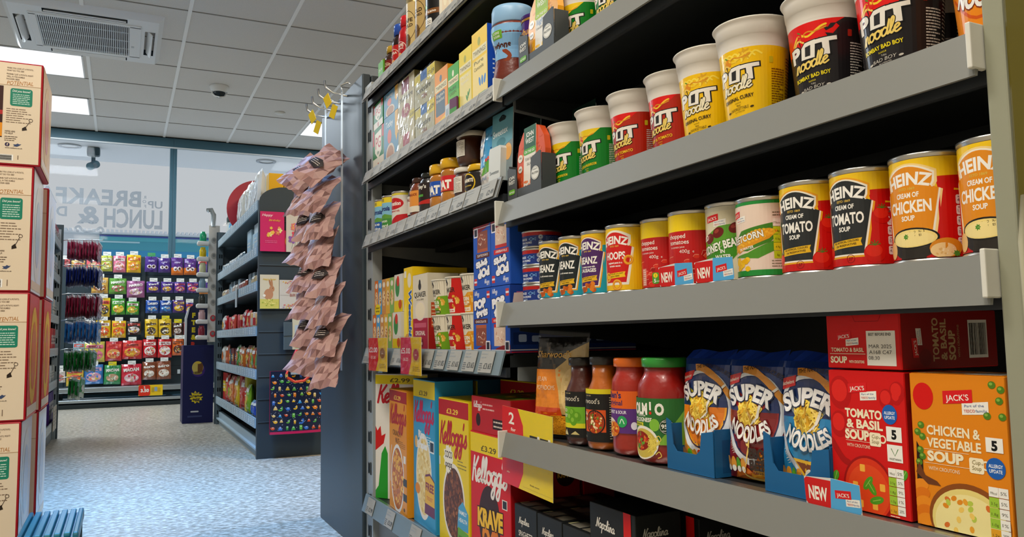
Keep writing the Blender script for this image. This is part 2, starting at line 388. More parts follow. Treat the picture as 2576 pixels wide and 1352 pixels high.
# ---- outside the window
struct(MB().box(X0-3, YW+.12, 2.30, X1+3, 11.25, 2.55, '#ffffff', 'paint').build('trim_3'))           # canopy soffit
for x, lab in ((-.60, 'round downlight in the canopy outside, beside the hanging camera'), (1.62, 'round downlight in the canopy outside, above the right hand window')):
    d = thing('canopy_downlight', lab, 'light', (x, 10.45, 2.30), 0, 'downlights under the outside canopy')
    MB().lathe([(.085, -.012), (.125, -.012), (.125, 0), (.085, 0)], '#c6cbd0', 'paint', 32, cap=False).build('bezel', d)
    MB().lathe([(0, -.006), (.085, -.006)], '#f4f4f2', 'plastic', 32, cap=False).build('diffuser', d)
t = thing('security_camera', 'dark bracket security camera hanging under the canopy outside the window', 'camera', (-.35, 10.47, 2.30), 0)
MB().box(-.07, -.06, -.10, .07, .06, 0, '#2c4752', 'plastic', .02).build('mount', t)
MB().tube([(0, 0, -.09), (0, 0, -.17), (-.01, -.01, -.2)], .022, '#2c4752').build('arm', t)
MB().tube([(.03, .05, -.185), (-.03, -.09, -.245)], .045, '#51707c', n=16).build('housing', t)
struct(MB().box(-30, YW+.12, FLOOR-.2, 30, 40, FLOOR-.06, '#f2f3f4', 'rough').build('pavement'))
t = thing('shop_building', 'white single storey shop across the street with a teal fascia', 'building', (0, 22, FLOOR), 0)
MB().box(-9, 0, 0, 12, .3, 3.35, '#e8eaeb', 'paint').build('wall', t)
A = MB()
for x in range(-90, 120):
    A.box(x*.1+.0, -.35, 3.36, x*.1+.06, 4, 3.43, '#e4e7e9', 'paint')
A.box(-9, -.33, 3.33, 12, 4, 3.37, '#dfe3e5', 'paint'); A.build('roof', t)
A = Art(); A.rect(0, 0, 9000, 520, '#4fa3b4'); A.rect(0, 380, 9000, 520, '#5cb8c4', 2); A.rect(0, 480, 9000, 520, '#4b5fa8', 3); A.rect(0, 0, 9000, 150, '#3f97c4', 2); A.rect(0, 330, 900, 370, '#b9dfe6', 3)
MB().box(-.55, -.12, 2.80, 8.45, 0, 3.32, '#4fa3b4', 'paint').art(A, front(-.55, -.122, 2.80), 'paint', lift=.004).build('fascia', t)
MB().box(-.4, -.05, .5, 8.4, 0, 2.8, '#3a6f88', 'gloss').build('shop_window', t)
# ---- ceiling lamps
emit('lamp_diffuser', (.93, .95, .97), 1.35)
PL = ['white light panel in the ceiling just past the air conditioner', 'white light panel in the ceiling close to the shop window', 'white light panel in the ceiling beyond the hanging crisp bags',
      'cool light panel over the aisle before the air conditioner', 'added blue light panel, out of view over the middle of the aisle', 'warm light panel over the near shelves', 'warm light panel behind the camera', 'warm light panel beyond the near shelving', 'added warm light panel, out of view over the next aisle']
for (a, b, c, d, W, colr), lab in zip(PANELS, PL):
    t = thing('light_panel', lab, 'light', ((a+b)/2, (c+d)/2, CEIL), 0, 'ceiling light panels'); w_, h_ = (b-a)/2-.014, (d-c)/2-.01
    m = MB(); m.box(-w_, -h_, -.006, w_, -h_+.012, 0, '#e8e8e6'); m.box(-w_, h_-.012, -.006, w_, h_, 0, '#e8e8e6'); m.box(-w_, -h_, -.006, -w_+.012, h_, 0, '#e8e8e6'); m.box(w_-.012, -h_, -.006, w_, h_, 0, '#e8e8e6'); m.build('frame', t)
    MB().box(-w_+.012, -h_+.012, -.004, w_-.012, h_-.012, -.001, '#ffffff', 'lamp_diffuser').build('diffuser', t)
    L = bpy.data.lights.new('panel_light', 'AREA'); L.shape = 'RECTANGLE'; L.size = w_*2-.03; L.size_y = h_*2-.03; L.energy = W; L.color = colr; L.spread = math.radians(70 if W == 52 else 180)
    lo = bpy.data.objects.new('panel_light', L); COL.objects.link(lo); lo.parent = t; lo.location = (0, 0, -.012)
# ---- air conditioner cassette
t = thing('air_conditioner', 'white ceiling cassette air conditioner with slatted grille', 'air conditioner', (-.285, 6.68, CEIL), 0)
S = .515; m = MB()
WH = '#e4e6e7'
# chamfered outer frame
for q in range(4):
    a = q*PI/2; M = Matrix.Rotation(a, 4, 'Z')
    vs = [(-S, -S, 0), (S, -S, 0), (S-.035, -S+.035, -.045), (-S+.035, -S+.035, -.045), (S-.15, -S+.15, -.045), (-S+.15, -S+.15, -.045)]
    vs = [M @ Vector(v) for v in vs]; m.add(vs, [(0, 1, 2, 3)], WH, 'plastic')
    # flat band with a slot cut in it
    x0, x1, y0, y1, z = -.27, .27, -S+.055, -S+.125, -.045
    P = [(-S+.035, -S+.035), (S-.035, -S+.035), (S-.15, -S+.15), (-S+.15, -S+.15)]; H = [(x0, y0), (x1, y0), (x1, y1), (x0, y1)]
    vs = [M @ Vector((*p, z)) for p in P+H]
    m.add(vs, [(0, 1, 5, 4), (1, 2, 6, 5), (2, 3, 7, 6), (3, 0, 4, 7)], WH, 'plastic')
    vs = [M @ Vector((*p, z)) for p in H]+[M @ Vector((*p, z+.05)) for p in H]
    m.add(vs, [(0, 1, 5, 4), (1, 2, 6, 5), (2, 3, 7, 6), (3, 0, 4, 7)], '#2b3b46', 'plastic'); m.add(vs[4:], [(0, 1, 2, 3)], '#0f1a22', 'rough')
m.build('housing', t)
for q in range(4):
    M = Matrix.Rotation(q*PI/2, 4, 'Z'); op = q in (1, 3)
    T = M @ Matrix.Translation((0, -S+.09, -.045)) @ Matrix.Rotation(.95 if op else (.5 if q == 0 else .15), 4, 'X')
    MB().box(-.262, -.030, -.006, .262, .030, .004, WH, 'plastic', .004, T).build('louvre', t)
m = MB(); z = -.052; g = S-.17
m.box(-g-.02, -g-.02, z, g+.02, -g+.02, z+.02, WH, 'plastic', .004); m.box(-g-.02, g-.02, z, g+.02, g+.02, z+.02, WH, 'plastic', .004)
m.box(-g-.02, -g, z, -g+.03, g, z+.02, WH, 'plastic', .004); m.box(g-.06, -g, z, g+.02, g, z+.02, WH, 'plastic', .004)
m.box(g-.045, .08, z-.002, g-.025, .11, z+.001, '#b9bfc4', 'plastic')
m.build('panel_frame', t)
m = MB(); n = 46
for k in range(n):
    x = -g+.035+k*(2*g-.10)/(n-1); m.box(x-.0036, -g+.02, z+.002, x+.0032, g-.02, z+.012, '#d5dbe0', 'plastic')
for k in (-.18, 0, .18): m.box(-g+.03, k-.003, z+.006, g-.06, k+.003, z+.012, '#c4ccd2', 'plastic')
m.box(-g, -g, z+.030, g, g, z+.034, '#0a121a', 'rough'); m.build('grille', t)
# ---- dome camera and sensor
t = thing('dome_camera', 'white dome camera with dark glass eye on the ceiling', 'camera', (.765, 7.70, CEIL), 0)
MB().lathe([(.085, 0), (.085, -.012), (.070, -.055), (.055, -.062)], '#e6e6e2', 'plastic', 36).build('base', t)
MB().lathe([(.055, -.056), (.056, -.072), (.046, -.094), (.026, -.106), (.0, -.110)], '#16242b', 'gloss', 32).build('dome', t)
T = MB()
for s in (-1, 1): T.tube([(s*.066, -.01, -.056), (s*.062, -.016, -.082), (s*.040, -.028, -.106), (0, -.034, -.114)], .007, '#eeeeea')
T.build('shroud', t)
tag(MB().lathe([(.055, 0), (.055, -.012), (.03, -.022), (0, -.024)], '#e4e4e0', 'plastic', 24).build('smoke_sensor', None, (1.432, 8.37, CEIL)), 'small white round sensor on a ceiling tile', 'sensor')
# ================================================================== SIDE GONDOLA (two bays) AND END UNIT
XF = .687; DK = '#24282a'; GREY = '#7e7f7a'; POST = '#93947f'
YA, YB, YC = .350, 1.436, 2.44      # near bay YA..YB, next bay YB..YC
def ticket(parent, y, z, w, price, h=.034, x=XF, rz=RS, blank=False, tilt=.22, seed=0):
    A = Art(); W, H = w*1000, h*1000
    A.lines(3, H*.62, W*.55, H-3, 2, '#9aa0a3', 1, seed); A.lines(3, 3, W*.30, H*.45, 4, '#6d7376', 1, seed+5, .5)
    if price: A.text(price, W-3, H*.18, H*.27, '#3d4245', 2, al='r', bold=0)
    m = MB(); T = Matrix.Rotation(tilt, 4, 'X')
    def f(u, v, hh): return T @ Vector((u-w/2, -.0028-hh, v))
    m.add([f(a, b, c) for c in (-.0012, 0) for a, b in ((0, 0), (w, 0), (w, h), (0, h))], [(4, 5, 6, 7), (0, 1, 5, 4), (1, 2, 6, 5), (2, 3, 7, 6), (3, 0, 4, 7), (3, 2, 1, 0)], '#a3a39e', 'paper')
    m.art(A, f, 'paper', lift=.0003)
    o = m.build('price_ticket', parent); o.location = (y, 0, z) ; return o
def bay(label, ya, yb, shelves, zbase, ztop, ends):
    """local frame: +x runs along -Y (to the viewer's right), -y towards the aisle, origin on the floor"""
    L = yb-ya; xr = L/2 if not ends else (ya+yb)/2-.434      # the near rails stop short, at the end post
    t = thing('shelving_bay', label, 'shelving', (XF, (ya+yb)/2, FLOOR), RS, 'side gondola bays')
    F = -FLOOR
    m = MB(); m.box(-L/2, .42, 0, L/2, .44, ztop+F, '#1c2022', 'paint')
    for k in range(6): m.box(-L/2, .418, .3+.26*k, L/2, .4202, .304+.26*k, '#0c0e10', 'paint')
    m.build('back_panel', t)
    MB().box(-L/2+.01, .03, 0, L/2-.01, .06, zbase+F-.03, '#8d9498', 'paint', .003).build('plinth', t)
    for zs, kind, zlo, tick in shelves:
        z = zs+F; m = MB(); m.box(-L/2+.004, .004, z-.028, L/2-.004, .42, z-.001, DK, 'paint')
        m.box(-L/2+.004, .004, z-.048, L/2-.004, .012, z-.001, '#30353a', 'paint'); m.box(-L/2+.03, .22, z-.043, L/2-.03, .28, z-.028, '#202426', 'paint')
        m.box(-L/2+.004, .003, z-.004, L/2-.004, .02, z, '#a9aca8', 'metal')
        s = m.build('shelf', t)
        for q in (-1, 1):
            b = MB(); x = q*(L/2-.006)
            f = lambda u, v, h, x=x: Vector((x-.0015+h, u, v))
            b.prism([(.03, z-.028), (.42, z-.028), (.42, z-.10), (.32, z-.085), (.03, z-.055)], f, .003, '#7f8484' if kind == 'ticket' else '#2b2f30', 'paint')
            for k in range(2): b.lathe([(.004, 0), (.004, .001)], '#111111', 'rough', 10, c=(0, 0)) if False else None
            b.build('bracket', s)
        lo = zlo-zs
        rail = MB()
        if kind == 'plain':
            f = lambda u, v, h: Vector((u, -h, v))
            rail.add([(x, y, zz) for x in (-L/2, xr) for y, zz in ((-.016, z+lo), (-.005, z+.001), (-.0012, z+.001), (-.012, z+lo))], [(0, 4, 5, 1), (1, 5, 6, 2), (2, 6, 7, 3), (3, 7, 4, 0), (0, 1, 2, 3), (7, 6, 5, 4)], GREY, 'paint')
            r = rail.build('front_rail', s)
            for q in ends:
                x = -L/2+.0045 if q < 0 else xr-.001; e = MB(); e.box(x-.0025, -.021, z+lo-.003 if q < 0 else z+lo+.006, x+.0025, -.0008, z+.005, '#dad9cf', 'plastic', .0012); e.build('end_cap', s)
        else:
            base = kind == 'base'
            th = .30
            rail.add([(x, y, zz) for x in (-L/2, L/2) for y, zz in ((-.016, z+lo), (-.002, z+.006), (.002, z+.006), (-.012, z+lo))], [(0, 4, 5, 1), (1, 5, 6, 2), (2, 6, 7, 3), (3, 7, 4, 0), (0, 1, 2, 3), (7, 6, 5, 4)], '#74868f' if zs < .1 else '#7b7c79', 'plastic')
            rail.build('front_rail', s)
            for i, (yy, w_, pr) in enumerate(tick):
                ang = math.atan2(.014, .006-lo)
                o = ticket(s, (ya+yb)/2-yy, z+lo+.003, w_, pr, (.006-lo)*.93, tilt=-ang, seed=i+int(zs*100)); o.location.y = -.0155
    return t
def row(y0, y1, prices, gap=.004):
    n = len(prices); w_ = (y0-y1)/n
    return [(y0-w_*(k+.5), w_-gap, p) for k, p in enumerate(prices)]
near = bay('near shelving bay holding noodle pots, soup tins, sauce jars and soup boxes', YA, YB,
    [(.519, 'plain', .479, 0), (.266, 'plain', .223, 0), (.064, 'plain', .020, 0), (-.19, 'plain', -.234, 0), (-.485, 'plain', -.53, 0)], -.485, 1.35, (-1, 1))
far = bay('further shelving bay holding tea, coffee, spreads, oats and cereals', YB, YC,
    [(.783, 'ticket', .748, row(2.43, 1.46, ['', '£2.35', '', '£3.10', '', '£4.20', '', '£5.50', '£4.99', '', '£3.75'])),
     (.517, 'ticket', .483, row(2.43, 1.445, ['', '', '£2.25', '', '', '£4.70', '£2.89', '£3.49', '£3.49', '£5.79', '£2.85'])),
     (.317, 'ticket', .280, row(2.43, 1.445, ['', '', '', '£1.85', '', '', '£2.75', '£2.19', '', '£2.09', '', '£2.49'], .006)),
     (-.035, 'ticket', -.078, row(2.42, 2.22, ['£2.25']) + row(2.15, 1.93, ['£1.65', '£1.65'], .02) + row(1.90, 1.46, ['£1.65', '£1.85', '£1.65', '£3.65', '£3.65'], .022)),
     (-.482, 'ticket', -.525, [(2.36, .07, '£2.99'), (2.17, .07, '£3.29'), (1.96, .075, '£3.29'), (1.74, .075, '£3.29')])], -.482, 1.35, ())
# slotted upright at the far end
m = MB(); m.box(-.036, 0, 0, .036, .03, .80-FLOOR, '#9aa0a0', 'paint')
A = Art()
for k in range(15):
    v = 60+k*95; A.poly([(-14, v), (-5, v+6), (4, v), (4, v+38), (-5, v+32), (-14, v+38)], '#14181a', 1); A.rect(10, v, 20, v+38, '#14181a', 1)
m.art(A, front(0, -.0005, 0), 'rough', lift=.0004); m.box(-.036, -.004, .80-FLOOR, .036, .03, .815-FLOOR, '#b6b9b6', 'paint')
o = m.build('upright', far); o.location = (-(2.447-(YB+YC)/2), .012, 0)
m = MB(); m.box(-.0095, 0, 0, .0095, .0075, 2.02, POST, 'paint', .002); o = m.build('end_post', near); o.location = (((YA+YB)/2-.4225), -.004, 0)
t = thing('olive_panel', 'olive yellow painted panel past the grey end of the near shelving bay', 'panel', (.6815, .412, FLOOR), RS)
MB().box(0, 0, 0, .28, .006, 2.3, '#574e06', 'paint', .003).build('board', t)
T = MB(); T.tube([(.012, -.008, .78), (.012, -.016, .74), (.014, -.016, .55), (.014, -.008, .50)], .003, '#b0ad94'); T.build('hook', t)
# end unit: slate grey side panel, top tray, prongs
t = thing('end_unit', 'slate grey end unit with a tall plain side panel facing the aisle', 'display unit', (XF, 2.487, FLOOR), 0)
MB().box(0, 0, 0, .028, .588, .865-FLOOR, '#2f3b42', 'paint', .004).build('side_panel', t)
MB().box(.03, .0, .84-FLOOR, .9, .585, .862-FLOOR, '#353d42', 'paint', .003).build('top_shelf', t)
MB().box(.03, .0, 0, .9, .02, .84-FLOOR, '#30373b', 'paint').build('back_panel', t)
for k in range(4):
    y = .20+.10*k; T = MB(); T.tube([(.002, y, 1.515), (-.05, y, 1.52), (-.075, y, 1.535), (-.078, y, 1.56)], .004, '#c9ced1', 'metal', 8); T.build('prong', t)
for k in range(2):
    A = Art(); A.rect(4, 10, 150, 70, '#3a3f9a', 1); A.text('TEA', 78, 26, 22, '#d8dcf0', 2)
    o = MB().box(0, 0, 0, .16, .2, .075, '#20276e', 'card', .002).art(A, front(0, -.0006, 0), 'card').build('carton')
    o.location = (.81+.17*k, 2.50, .8628); tag(o, ['dark blue carton lying on top of the slate end unit, at the aisle edge', 'dark blue carton lying on the slate end unit, behind the first one'][k], 'carton', 'blue cartons on the end unit')
# ================================================================== NEAR BAY PRODUCTS
CANG = .06   # how far tins are turned
def nutri(A, x, y0, y1, n=5, w=9, col='#e9d9cf', lay=3, txt=('4.1g', '0.9g', '9.7g', '1.1g', '4%')):
    h = (y1-y0)/n
    for k in range(n):
        A.rrect(x, y0+h*k+.6, x+w, y0+h*(k+1)-.6, 1.8, col, lay); A.text(txt[k % len(txt)], x+w/2, y0+h*k+h*.3, h*.3, '#6b5550', lay+1, w=w*.7, bold=0); A.rect(x+2, y0+h*k+h*.72, x+w-2, y0+h*k+h*.78, '#6b5550', lay+1)
def tin(name, label, cat, A, group, R=.0372, H=.110, lo=.005, hi=.104, tuna=False):
    t = thing(name, label, cat, (0, 0, 0), RS, group)
    m = MB()
    m.lathe([(R-.002, 0), (R+.0008, .0006), (R+.0008, .003), (R-.0008, .0045), (R-.0008, H-.0045), (R+.0008, H-.003), (R+.0008, H-.0005), (R-.0015, H), (R-.003, H-.004), (0, H-.004)], '#c9c6be', 'metal', 48); m.build('tin_body', t)
    A.crop(-400, lo*1000, 400, min(hi, H-.006)*1000 if H > .05 else H*1000-1.5) if H > .05 else A.crop(-400, 1.5, 400, H*1000-1.5)
    m = MB(); m.art(A, cyl(R), 'gloss', su=4.5, lift=.00008)
    o = m.build('paper_label', t); return t
def base_label(A, bg, R=.0372, lo=5, hi=104):
    c = PI*R*1000; A.rect(-c, lo, c, hi, bg, 0)
def keystone(A, fill, gold='#e8a01e', white='#efe7d6', s=1.0):
    arch = [(-25+50*k/12, 88+9*math.sin(PI*k/12)) for k in range(13)]
    K = lambda g: [(x*(1+g*.05), y+g*1.1) for x, y in arch] + [(24+g*1.6, 80-g*.3), (22+g*1.4, 76-g*.5), (30+g*1.2, 73-g*.5), (20+g*1.3, 17-g*1.3), (-20-g*1.3, 17-g*1.3), (-30-g*1.2, 73-g*.5), (-22-g*1.4, 76-g*.5), (-24-g*1.6, 80-g*.3)]
    A.poly(K(3), gold, 1.5); A.poly(K(1.4), white, 2); A.poly(K(0), fill, 2.5)
def beans_label(key, lines, num, low, extra=None, gold='#e8a01e', strip='#e2b11c'):
    A = Art(); base_label(A, low); C = PI*37.2
    A.rect(-C, 70, C, 104, '#f0c416', .5); A.poly([(27, 84), (70, 86), (70, 70), (44, 72), (36, 5), (24, 5), (30, 66)], low, 1); A.poly([(-70, 86), (-27, 84), (-30, 66), (-24, 5), (-60, 5), (-70, 60)], low, 1)
    keystone(A, key, gold)
    A.text('HEINZ', 0, 79, 12.5, '#f3efe6', 3, w=43, bold=.035, arc=70); A.text('ESTD 1869', 0, 73.6, 2.6, '#d9b54a', 3, w=17)
    for t, y, h, w in lines: A.text(t, 0, y, h, '#f3efe6', 3, w=w, bold=.03)
    A.poly([(-19, 31), (19, 34), (17.5, 30), (19, 25.5), (-19, 23)], strip, 3); A.text('NO ARTIFICIAL COLOURS' if num else '1 OF YOUR 5 A DAY', 0, 29.6, 2.2, '#3a2b12', 4, w=31, rot=.07); A.text('OR PRESERVATIVES' if num else 'HIGH FIBRE', 0, 26, 2.2, '#3a2b12', 4, w=26 if num else 18, rot=.07)
    nutri(A, 45, 14, 66)
    A.lines(57, 20, 90, 90, 22, '#5d2a2a' if num else '#0d5664', 1, 3)
    if extra: extra(A)
    return A
def tomato_pic(A):
    for x, y, r in ((40, 57, 10), (31, 17, 11), (-26, 20, 8)):
        A.ell(x, y, r, r*.95, '#c8140c', 3.5, 20); A.ell(x-1, y+r*.2, r*.75, r*.6, '#dc2a18', 4, 18)
        for k in range(5): A.stroke([(x, y+r*.7), (x+r*.5*math.cos(.3+k*.65), y+r*.7+r*.45*math.sin(.3+k*.65))], .9, '#4d7a24', 4.5)
    A.ring(6, 12, 4.6, .5, '#8e0c08', 3.5, 18); A.text('57', 6, 10.3, 3.4, '#8e0c08', 3.5, shear=.3)
def bowl_pic(A):
    A.ell(3, 18, 24, 14, '#2a2520', 3.5, 24); A.rect(-10, 4, 16, 8, '#2a2520', 3.5); A.ell(3, 25, 25.5, 10.5, '#1c1815', 4, 28); A.ell(3, 25, 23.5, 8.8, '#efd683', 4.5, 28); A.ell(3, 24.4, 21, 7, '#f2dc93', 4.7, 24)
    A.splat(-3, 27, 3.2, '#4f8c2d', 5, 7, .4, 3)
    A.ell(34, 14, 15, 9.5, '#d8881e', 5, 24); A.ell(31, 11.5, 11.5, 7.4, '#eec98c', 5.5, 22); A.flecks(31, 11.5, 10, 6, 12, .8, ['#e0b06a', '#f5dcae'], 6, 5); A.splat(43, 8, 4, '#4f8c2d', 6.5, 8, .4, 4); A.ell(-23, 15, 7, 9, '#e6b878', 5, 16)
def beans_pic(A):
    R = random.Random(4)
    for k in range(11): A.ell(-12+R.uniform(0, 26), 9+R.uniform(0, 12), 4.6, 3.5, R.choice(['#c9620e', '#dd7a1a', '#b8500a']), 3.5+k*.1, 14, R.uniform(-.5, .5))
def hoop_pic(A):
    for x, y, r in ((24, 52, 8), (4, 13, 9), (-16, 26, 8)): A.ring(x, y, r, 4.2, '#e08a10', 3.6, 22); A.ring(x, y+.6, r-1, 1.4, '#f2b83a', 3.9, 22)
BE = [('BEANZ', 52, 14, 38), ('in a rich tomato sauce', 43, 3, 33)]
tins = []
beanz = tin('beans_tin', '', 'tin', beans_label('#1c2426', BE, False, '#1d97ab', beans_pic), 'teal baked bean tins')
saus = tin('beans_tin', 'teal bean tin with a purple shield, third of the teal tins', 'tin', beans_label('#4b2462', [('BEANZ', 54, 12, 38), ('in tomato sauce with', 47.5, 3, 30), ('SAUSAGES', 40, 6, 34)], False, '#1d97ab', beans_pic), 'teal baked bean tins')
hoops = tin('pasta_hoops_tin', 'yellow pasta hoops tin with a red shield', 'tin', beans_label('#cf1a14', [('HOOPS', 54, 12, 38), ('spaghetti pasta in a', 47, 3, 28), ('tomato sauce', 42, 3, 22)], False, '#f0bc12', hoop_pic, '#f0ead8', '#f0c416'), None)
tsoup = tin('tomato_soup_tin', '', 'tin', beans_label('#26292a', [('CREAM OF', 66, 5, 24), ('TOMATO', 50, 12, 43), ('SOUP', 42, 5, 14)], True, '#c81410', tomato_pic), 'red tomato soup tins')
csoup = tin('chicken_soup_tin', '', 'tin', beans_label('#e08a12', [('CREAM OF', 66, 5, 24), ('CHICKEN', 51, 12, 45), ('SOUP', 43, 5, 14)], True, '#c81410', bowl_pic, '#f2d28a'), 'orange chicken soup tins')
A = Art(); base_label(A, '#c01616'); C = PI*37.2
A.rect(-C, 80, C, 104, '#f2cf12', .5)
A.text('chopped', -2, 70, 6.5, '#f3e8dc', 3, w=30, al='c', bold=.01); A.text('tomatoes', 1, 61.5, 6.5, '#f3e8dc', 3, w=34, bold=.01); A.text('in tomato juice', -1, 56, 3, '#f3e8dc', 3, w=25, bold=0); A.text('400g', 11, 48.5, 5.2, '#f3e8dc', 3, w=16, bold=0); A.text('e', 24, 48.5, 4, '#f3e8dc', 3, bold=0)
R = random.Random(9)
for k in range(34):
    x, y = R.uniform(-50, 60), R.uniform(8, 45); r = R.uniform(4, 9); P = [(x+r*R.uniform(.7, 1.1)*math.cos(a*PI/4), y+r*R.uniform(.6, 1)*math.sin(a*PI/4)) for a in range(8)]
    A.cvx(P, R.choice(['#d8301c', '#b5120e', '#e04a2a', '#9c0e0c', '#c92016']), 1+k*.05); A.stroke([P[1], P[3], P[4]], .6, '#f0a080', 3, False)
A.rrect(8, 10, 19, 27, 3, '#4d9a2c', 3.5); A.ell(13.5, 22.5, 3.6, 3.6, '#f0d21e', 4); A.text('1', 13.5, 20.7, 3.6, '#3c7a20', 4.5); A.text('5', 12.5, 12, 5.5, '#f2f2ea', 4, bold=.03); A.text('A DAY', 16.5, 13, 1.6, '#f2f2ea', 4)
A.rect(-14, 8, -4, 34, '#d98c7c', 3); A.lines(-13, 9, -5, 33, 8, '#f0d8cc', 3.5, 2)
tom = tin('chopped_tomatoes_tin', '', 'tin', A, 'red chopped tomato tins')
A = Art(); base_label(A, '#d9cfae'); A.rect(-C, 98, C, 104, '#cfc8b0', 1)
def jack(A, x, y, s, lay=3, small=True):
    A.poly([(x-11*s, y-4.5*s), (x+11*s, y-2.5*s), (x+11*s, y+6.5*s), (x-11*s, y+4.5*s)], '#d81a1e', lay); A.text("JACK'S", x, y-1.6*s, 4.2*s, '#f6efe2', lay+1, w=17*s, bold=.01, rot=.09)
    if small: A.poly([(x+3*s, y-11*s), (x+22*s, y-9.4*s), (x+22*s, y-1*s), (x+3*s, y-3*s)], '#f0ece2', lay-.5); A.text('Part of the', x+12*s, y-5.2*s, 1.8*s, '#3f5f9a', lay+1, w=14*s, bold=0, rot=.08); A.text('TESCO', x+8.5*s, y-9*s, 2*s, '#c9453f', lay+1, w=8*s, bold=.01, rot=.08); A.text('family', x+17*s, y-8.4*s, 2*s, '#3f5f9a', lay+1, w=8*s, bold=0, rot=.08)
jack(A, -8, 88, 1.0)
A.poly([(-48, 20), (-30, 36), (-2, 44), (30, 66), (44, 64), (34, 46), (18, 28), (-6, 24), (-30, 22)], '#3f8a1c', 2); A.poly([(-46, 44), (-24, 64), (4, 78), (34, 80), (44, 74), (24, 58), (-4, 46), (-30, 36)], '#5a9a28', 1.5)
for x, y in ((-14, 62), (2, 69), (26, 74)): A.ell(x, y, 9, 7, '#6a1410', 3, 18, .4); A.ell(x-2, y+2, 4, 2.6, '#9a3a2c', 3.4, 12, .4)
A.text('RED', -23, 60, 7, '#f3efe2', 4, w=13, bold=.03, rot=.15); A.text('KIDNEY BEANS', 6, 46, 11, '#f6f2e6', 5, w=66, bold=.035, rot=.2, out='#2f6a14', ow=.05); A.text('IN', 8, 41, 5, '#f3efe2', 4, bold=.03); A.text('-WATER-', 8, 33, 6, '#f3efe2', 4, w=26, bold=.03)
for k in range(4): A.rrect(-26+k*11, 18, -16.5+k*11, 25, 1, '#c9d422' if k != 9 else '#fff', 3); A.rrect(-26+k*11, 10, -16.5+k*11, 17.5, 1, '#efe9da', 3); A.text(('<5g', '<0.3g', '0.6g', '0.2g')[k], -21.3+k*11, 20, 2.2, '#5b5a22', 4, bold=0); A.text(('1%', '<1%', '<1%', '<1%')[k], -21.3+k*11, 12.5, 2.2, '#4a4438', 4, bold=0)
A.lines(48, 15, 90, 92, 18, '#8a7f66', 1, 8)
kid = tin('kidney_beans_tin', 'cream kidney beans tin with a green bean pod picture', 'tin', A, None, R=.0378)
A = Art(); base_label(A, '#e6cfbd'); A.rect(-C, 94, C, 104, '#1f8a36', 1); A.rect(-C, 5, C, 12, '#1f8a36', 1)
jack(A, -22, 82, .9)
A.poly([(-34, 40), (-10, 62), (34, 70), (44, 60), (30, 46), (0, 36)], '#3f7d1e', 2); A.poly([(-30, 30), (0, 34), (40, 50), (46, 40), (14, 26)], '#4d8f26', 1.5)
P = [(-30, 42), (-10, 55), (14, 62), (30, 63), (36, 57), (28, 50), (6, 42), (-16, 34)]; A.poly(P, '#dd9418', 3)
for i in range(13):
    for j in range(4):
        u = i/12; A.ell(-26+58*u+j*1.5, 40+20*u**.9+j*(4.2*math.sin(.35+2.5*u))-4, 2.2, 1.7, ('#f0b32c', '#e8a21e')[(i+j) % 2], 3.5, 8)
A.text('SWEETCORN', -8, 48, 8.5, '#f6f2e6', 5, w=60, bold=.03, rot=.17, out='#3a3a10', ow=.04); A.text('IN WATER', -2, 38, 3.6, '#f6f2e6', 5, w=22, rot=.12)
for k in range(16): q = random.Random(k); A.ell(-22+q.uniform(0, 22), 14+q.uniform(0, 12), 4.2, 3.4, q.choice(['#f2c023', '#e8ae14']), 3+k*.05, 10)
for k in range(5): A.rect(33, 25+k*10, 43, 34.4+k*10, ('#b8c81e', '#d6c81e', '#b8c81e', '#b8c81e', '#eee3d2')[k], 3.5); A.rect(43.4, 25+k*10, 53, 34.4+k*10, '#eee3d2', 3.5); A.text(('0g', '4.9g', '0.3g', '1.6g', '77kcal')[k], 38, 28+k*10, 2.6, '#57521a', 4.5, bold=0); A.text(('0%', '5%', '2%', '2%', '4%')[k], 48, 28+k*10, 3, '#57521a', 4.5, bold=0)
A.lines(30, 14, 56, 24, 3, '#8a7f66', 3, 8); A.lines(33, 77, 52, 84, 2, '#6a604a', 3, 4)
corn = tin('sweetcorn_tin', 'pale pink sweetcorn tin with green bands and corn cob picture', 'tin', A, None, R=.0378, H=.104)
ZA = .0645
def put(o, x, y, z, turn=0): o.location = (x, y, z); o.rotation_euler.z = RS+turn; return o
put(beanz, .735, 1.297, ZA, .30)['label'] = 'teal baked bean tin directly beside the stacked tuna tins'
dup(beanz, 'second teal baked bean tin from the tuna stack', (.735, 1.221, ZA), RS+.25)
put(saus, .735, 1.1435, ZA, .2); put(hoops, .735, 1.066, ZA, .28)
put(tom, .750, .990, ZA, .12)['label'] = 'red chopped tomatoes tin beside the yellow pasta hoops tin'
dup(tom, 'red chopped tomatoes tin beside the kidney beans tin', (.744, .9125, ZA), RS+.18)
put(kid, .750, .836, ZA, .2); put(corn, .736, .760, ZA, .12)
put(tsoup, .735, .683, ZA, .14)['label'] = 'red tomato soup tin beside the sweetcorn tin'
dup(tsoup, 'red tomato soup tin next to the orange chicken soup tins', (.735, .607, ZA), RS+.02)
dup(tsoup, 'tomato soup tin standing at the back behind the front tomato soup tin', (.815, .645, ZA), RS+.5)
put(csoup, .735, .5295, ZA, .02)['label'] = 'whole orange chicken soup tin beside the tomato soup tins'
dup(csoup, 'orange chicken soup tin half hidden by the grey end post', (.732, .452, ZA), RS-.02)
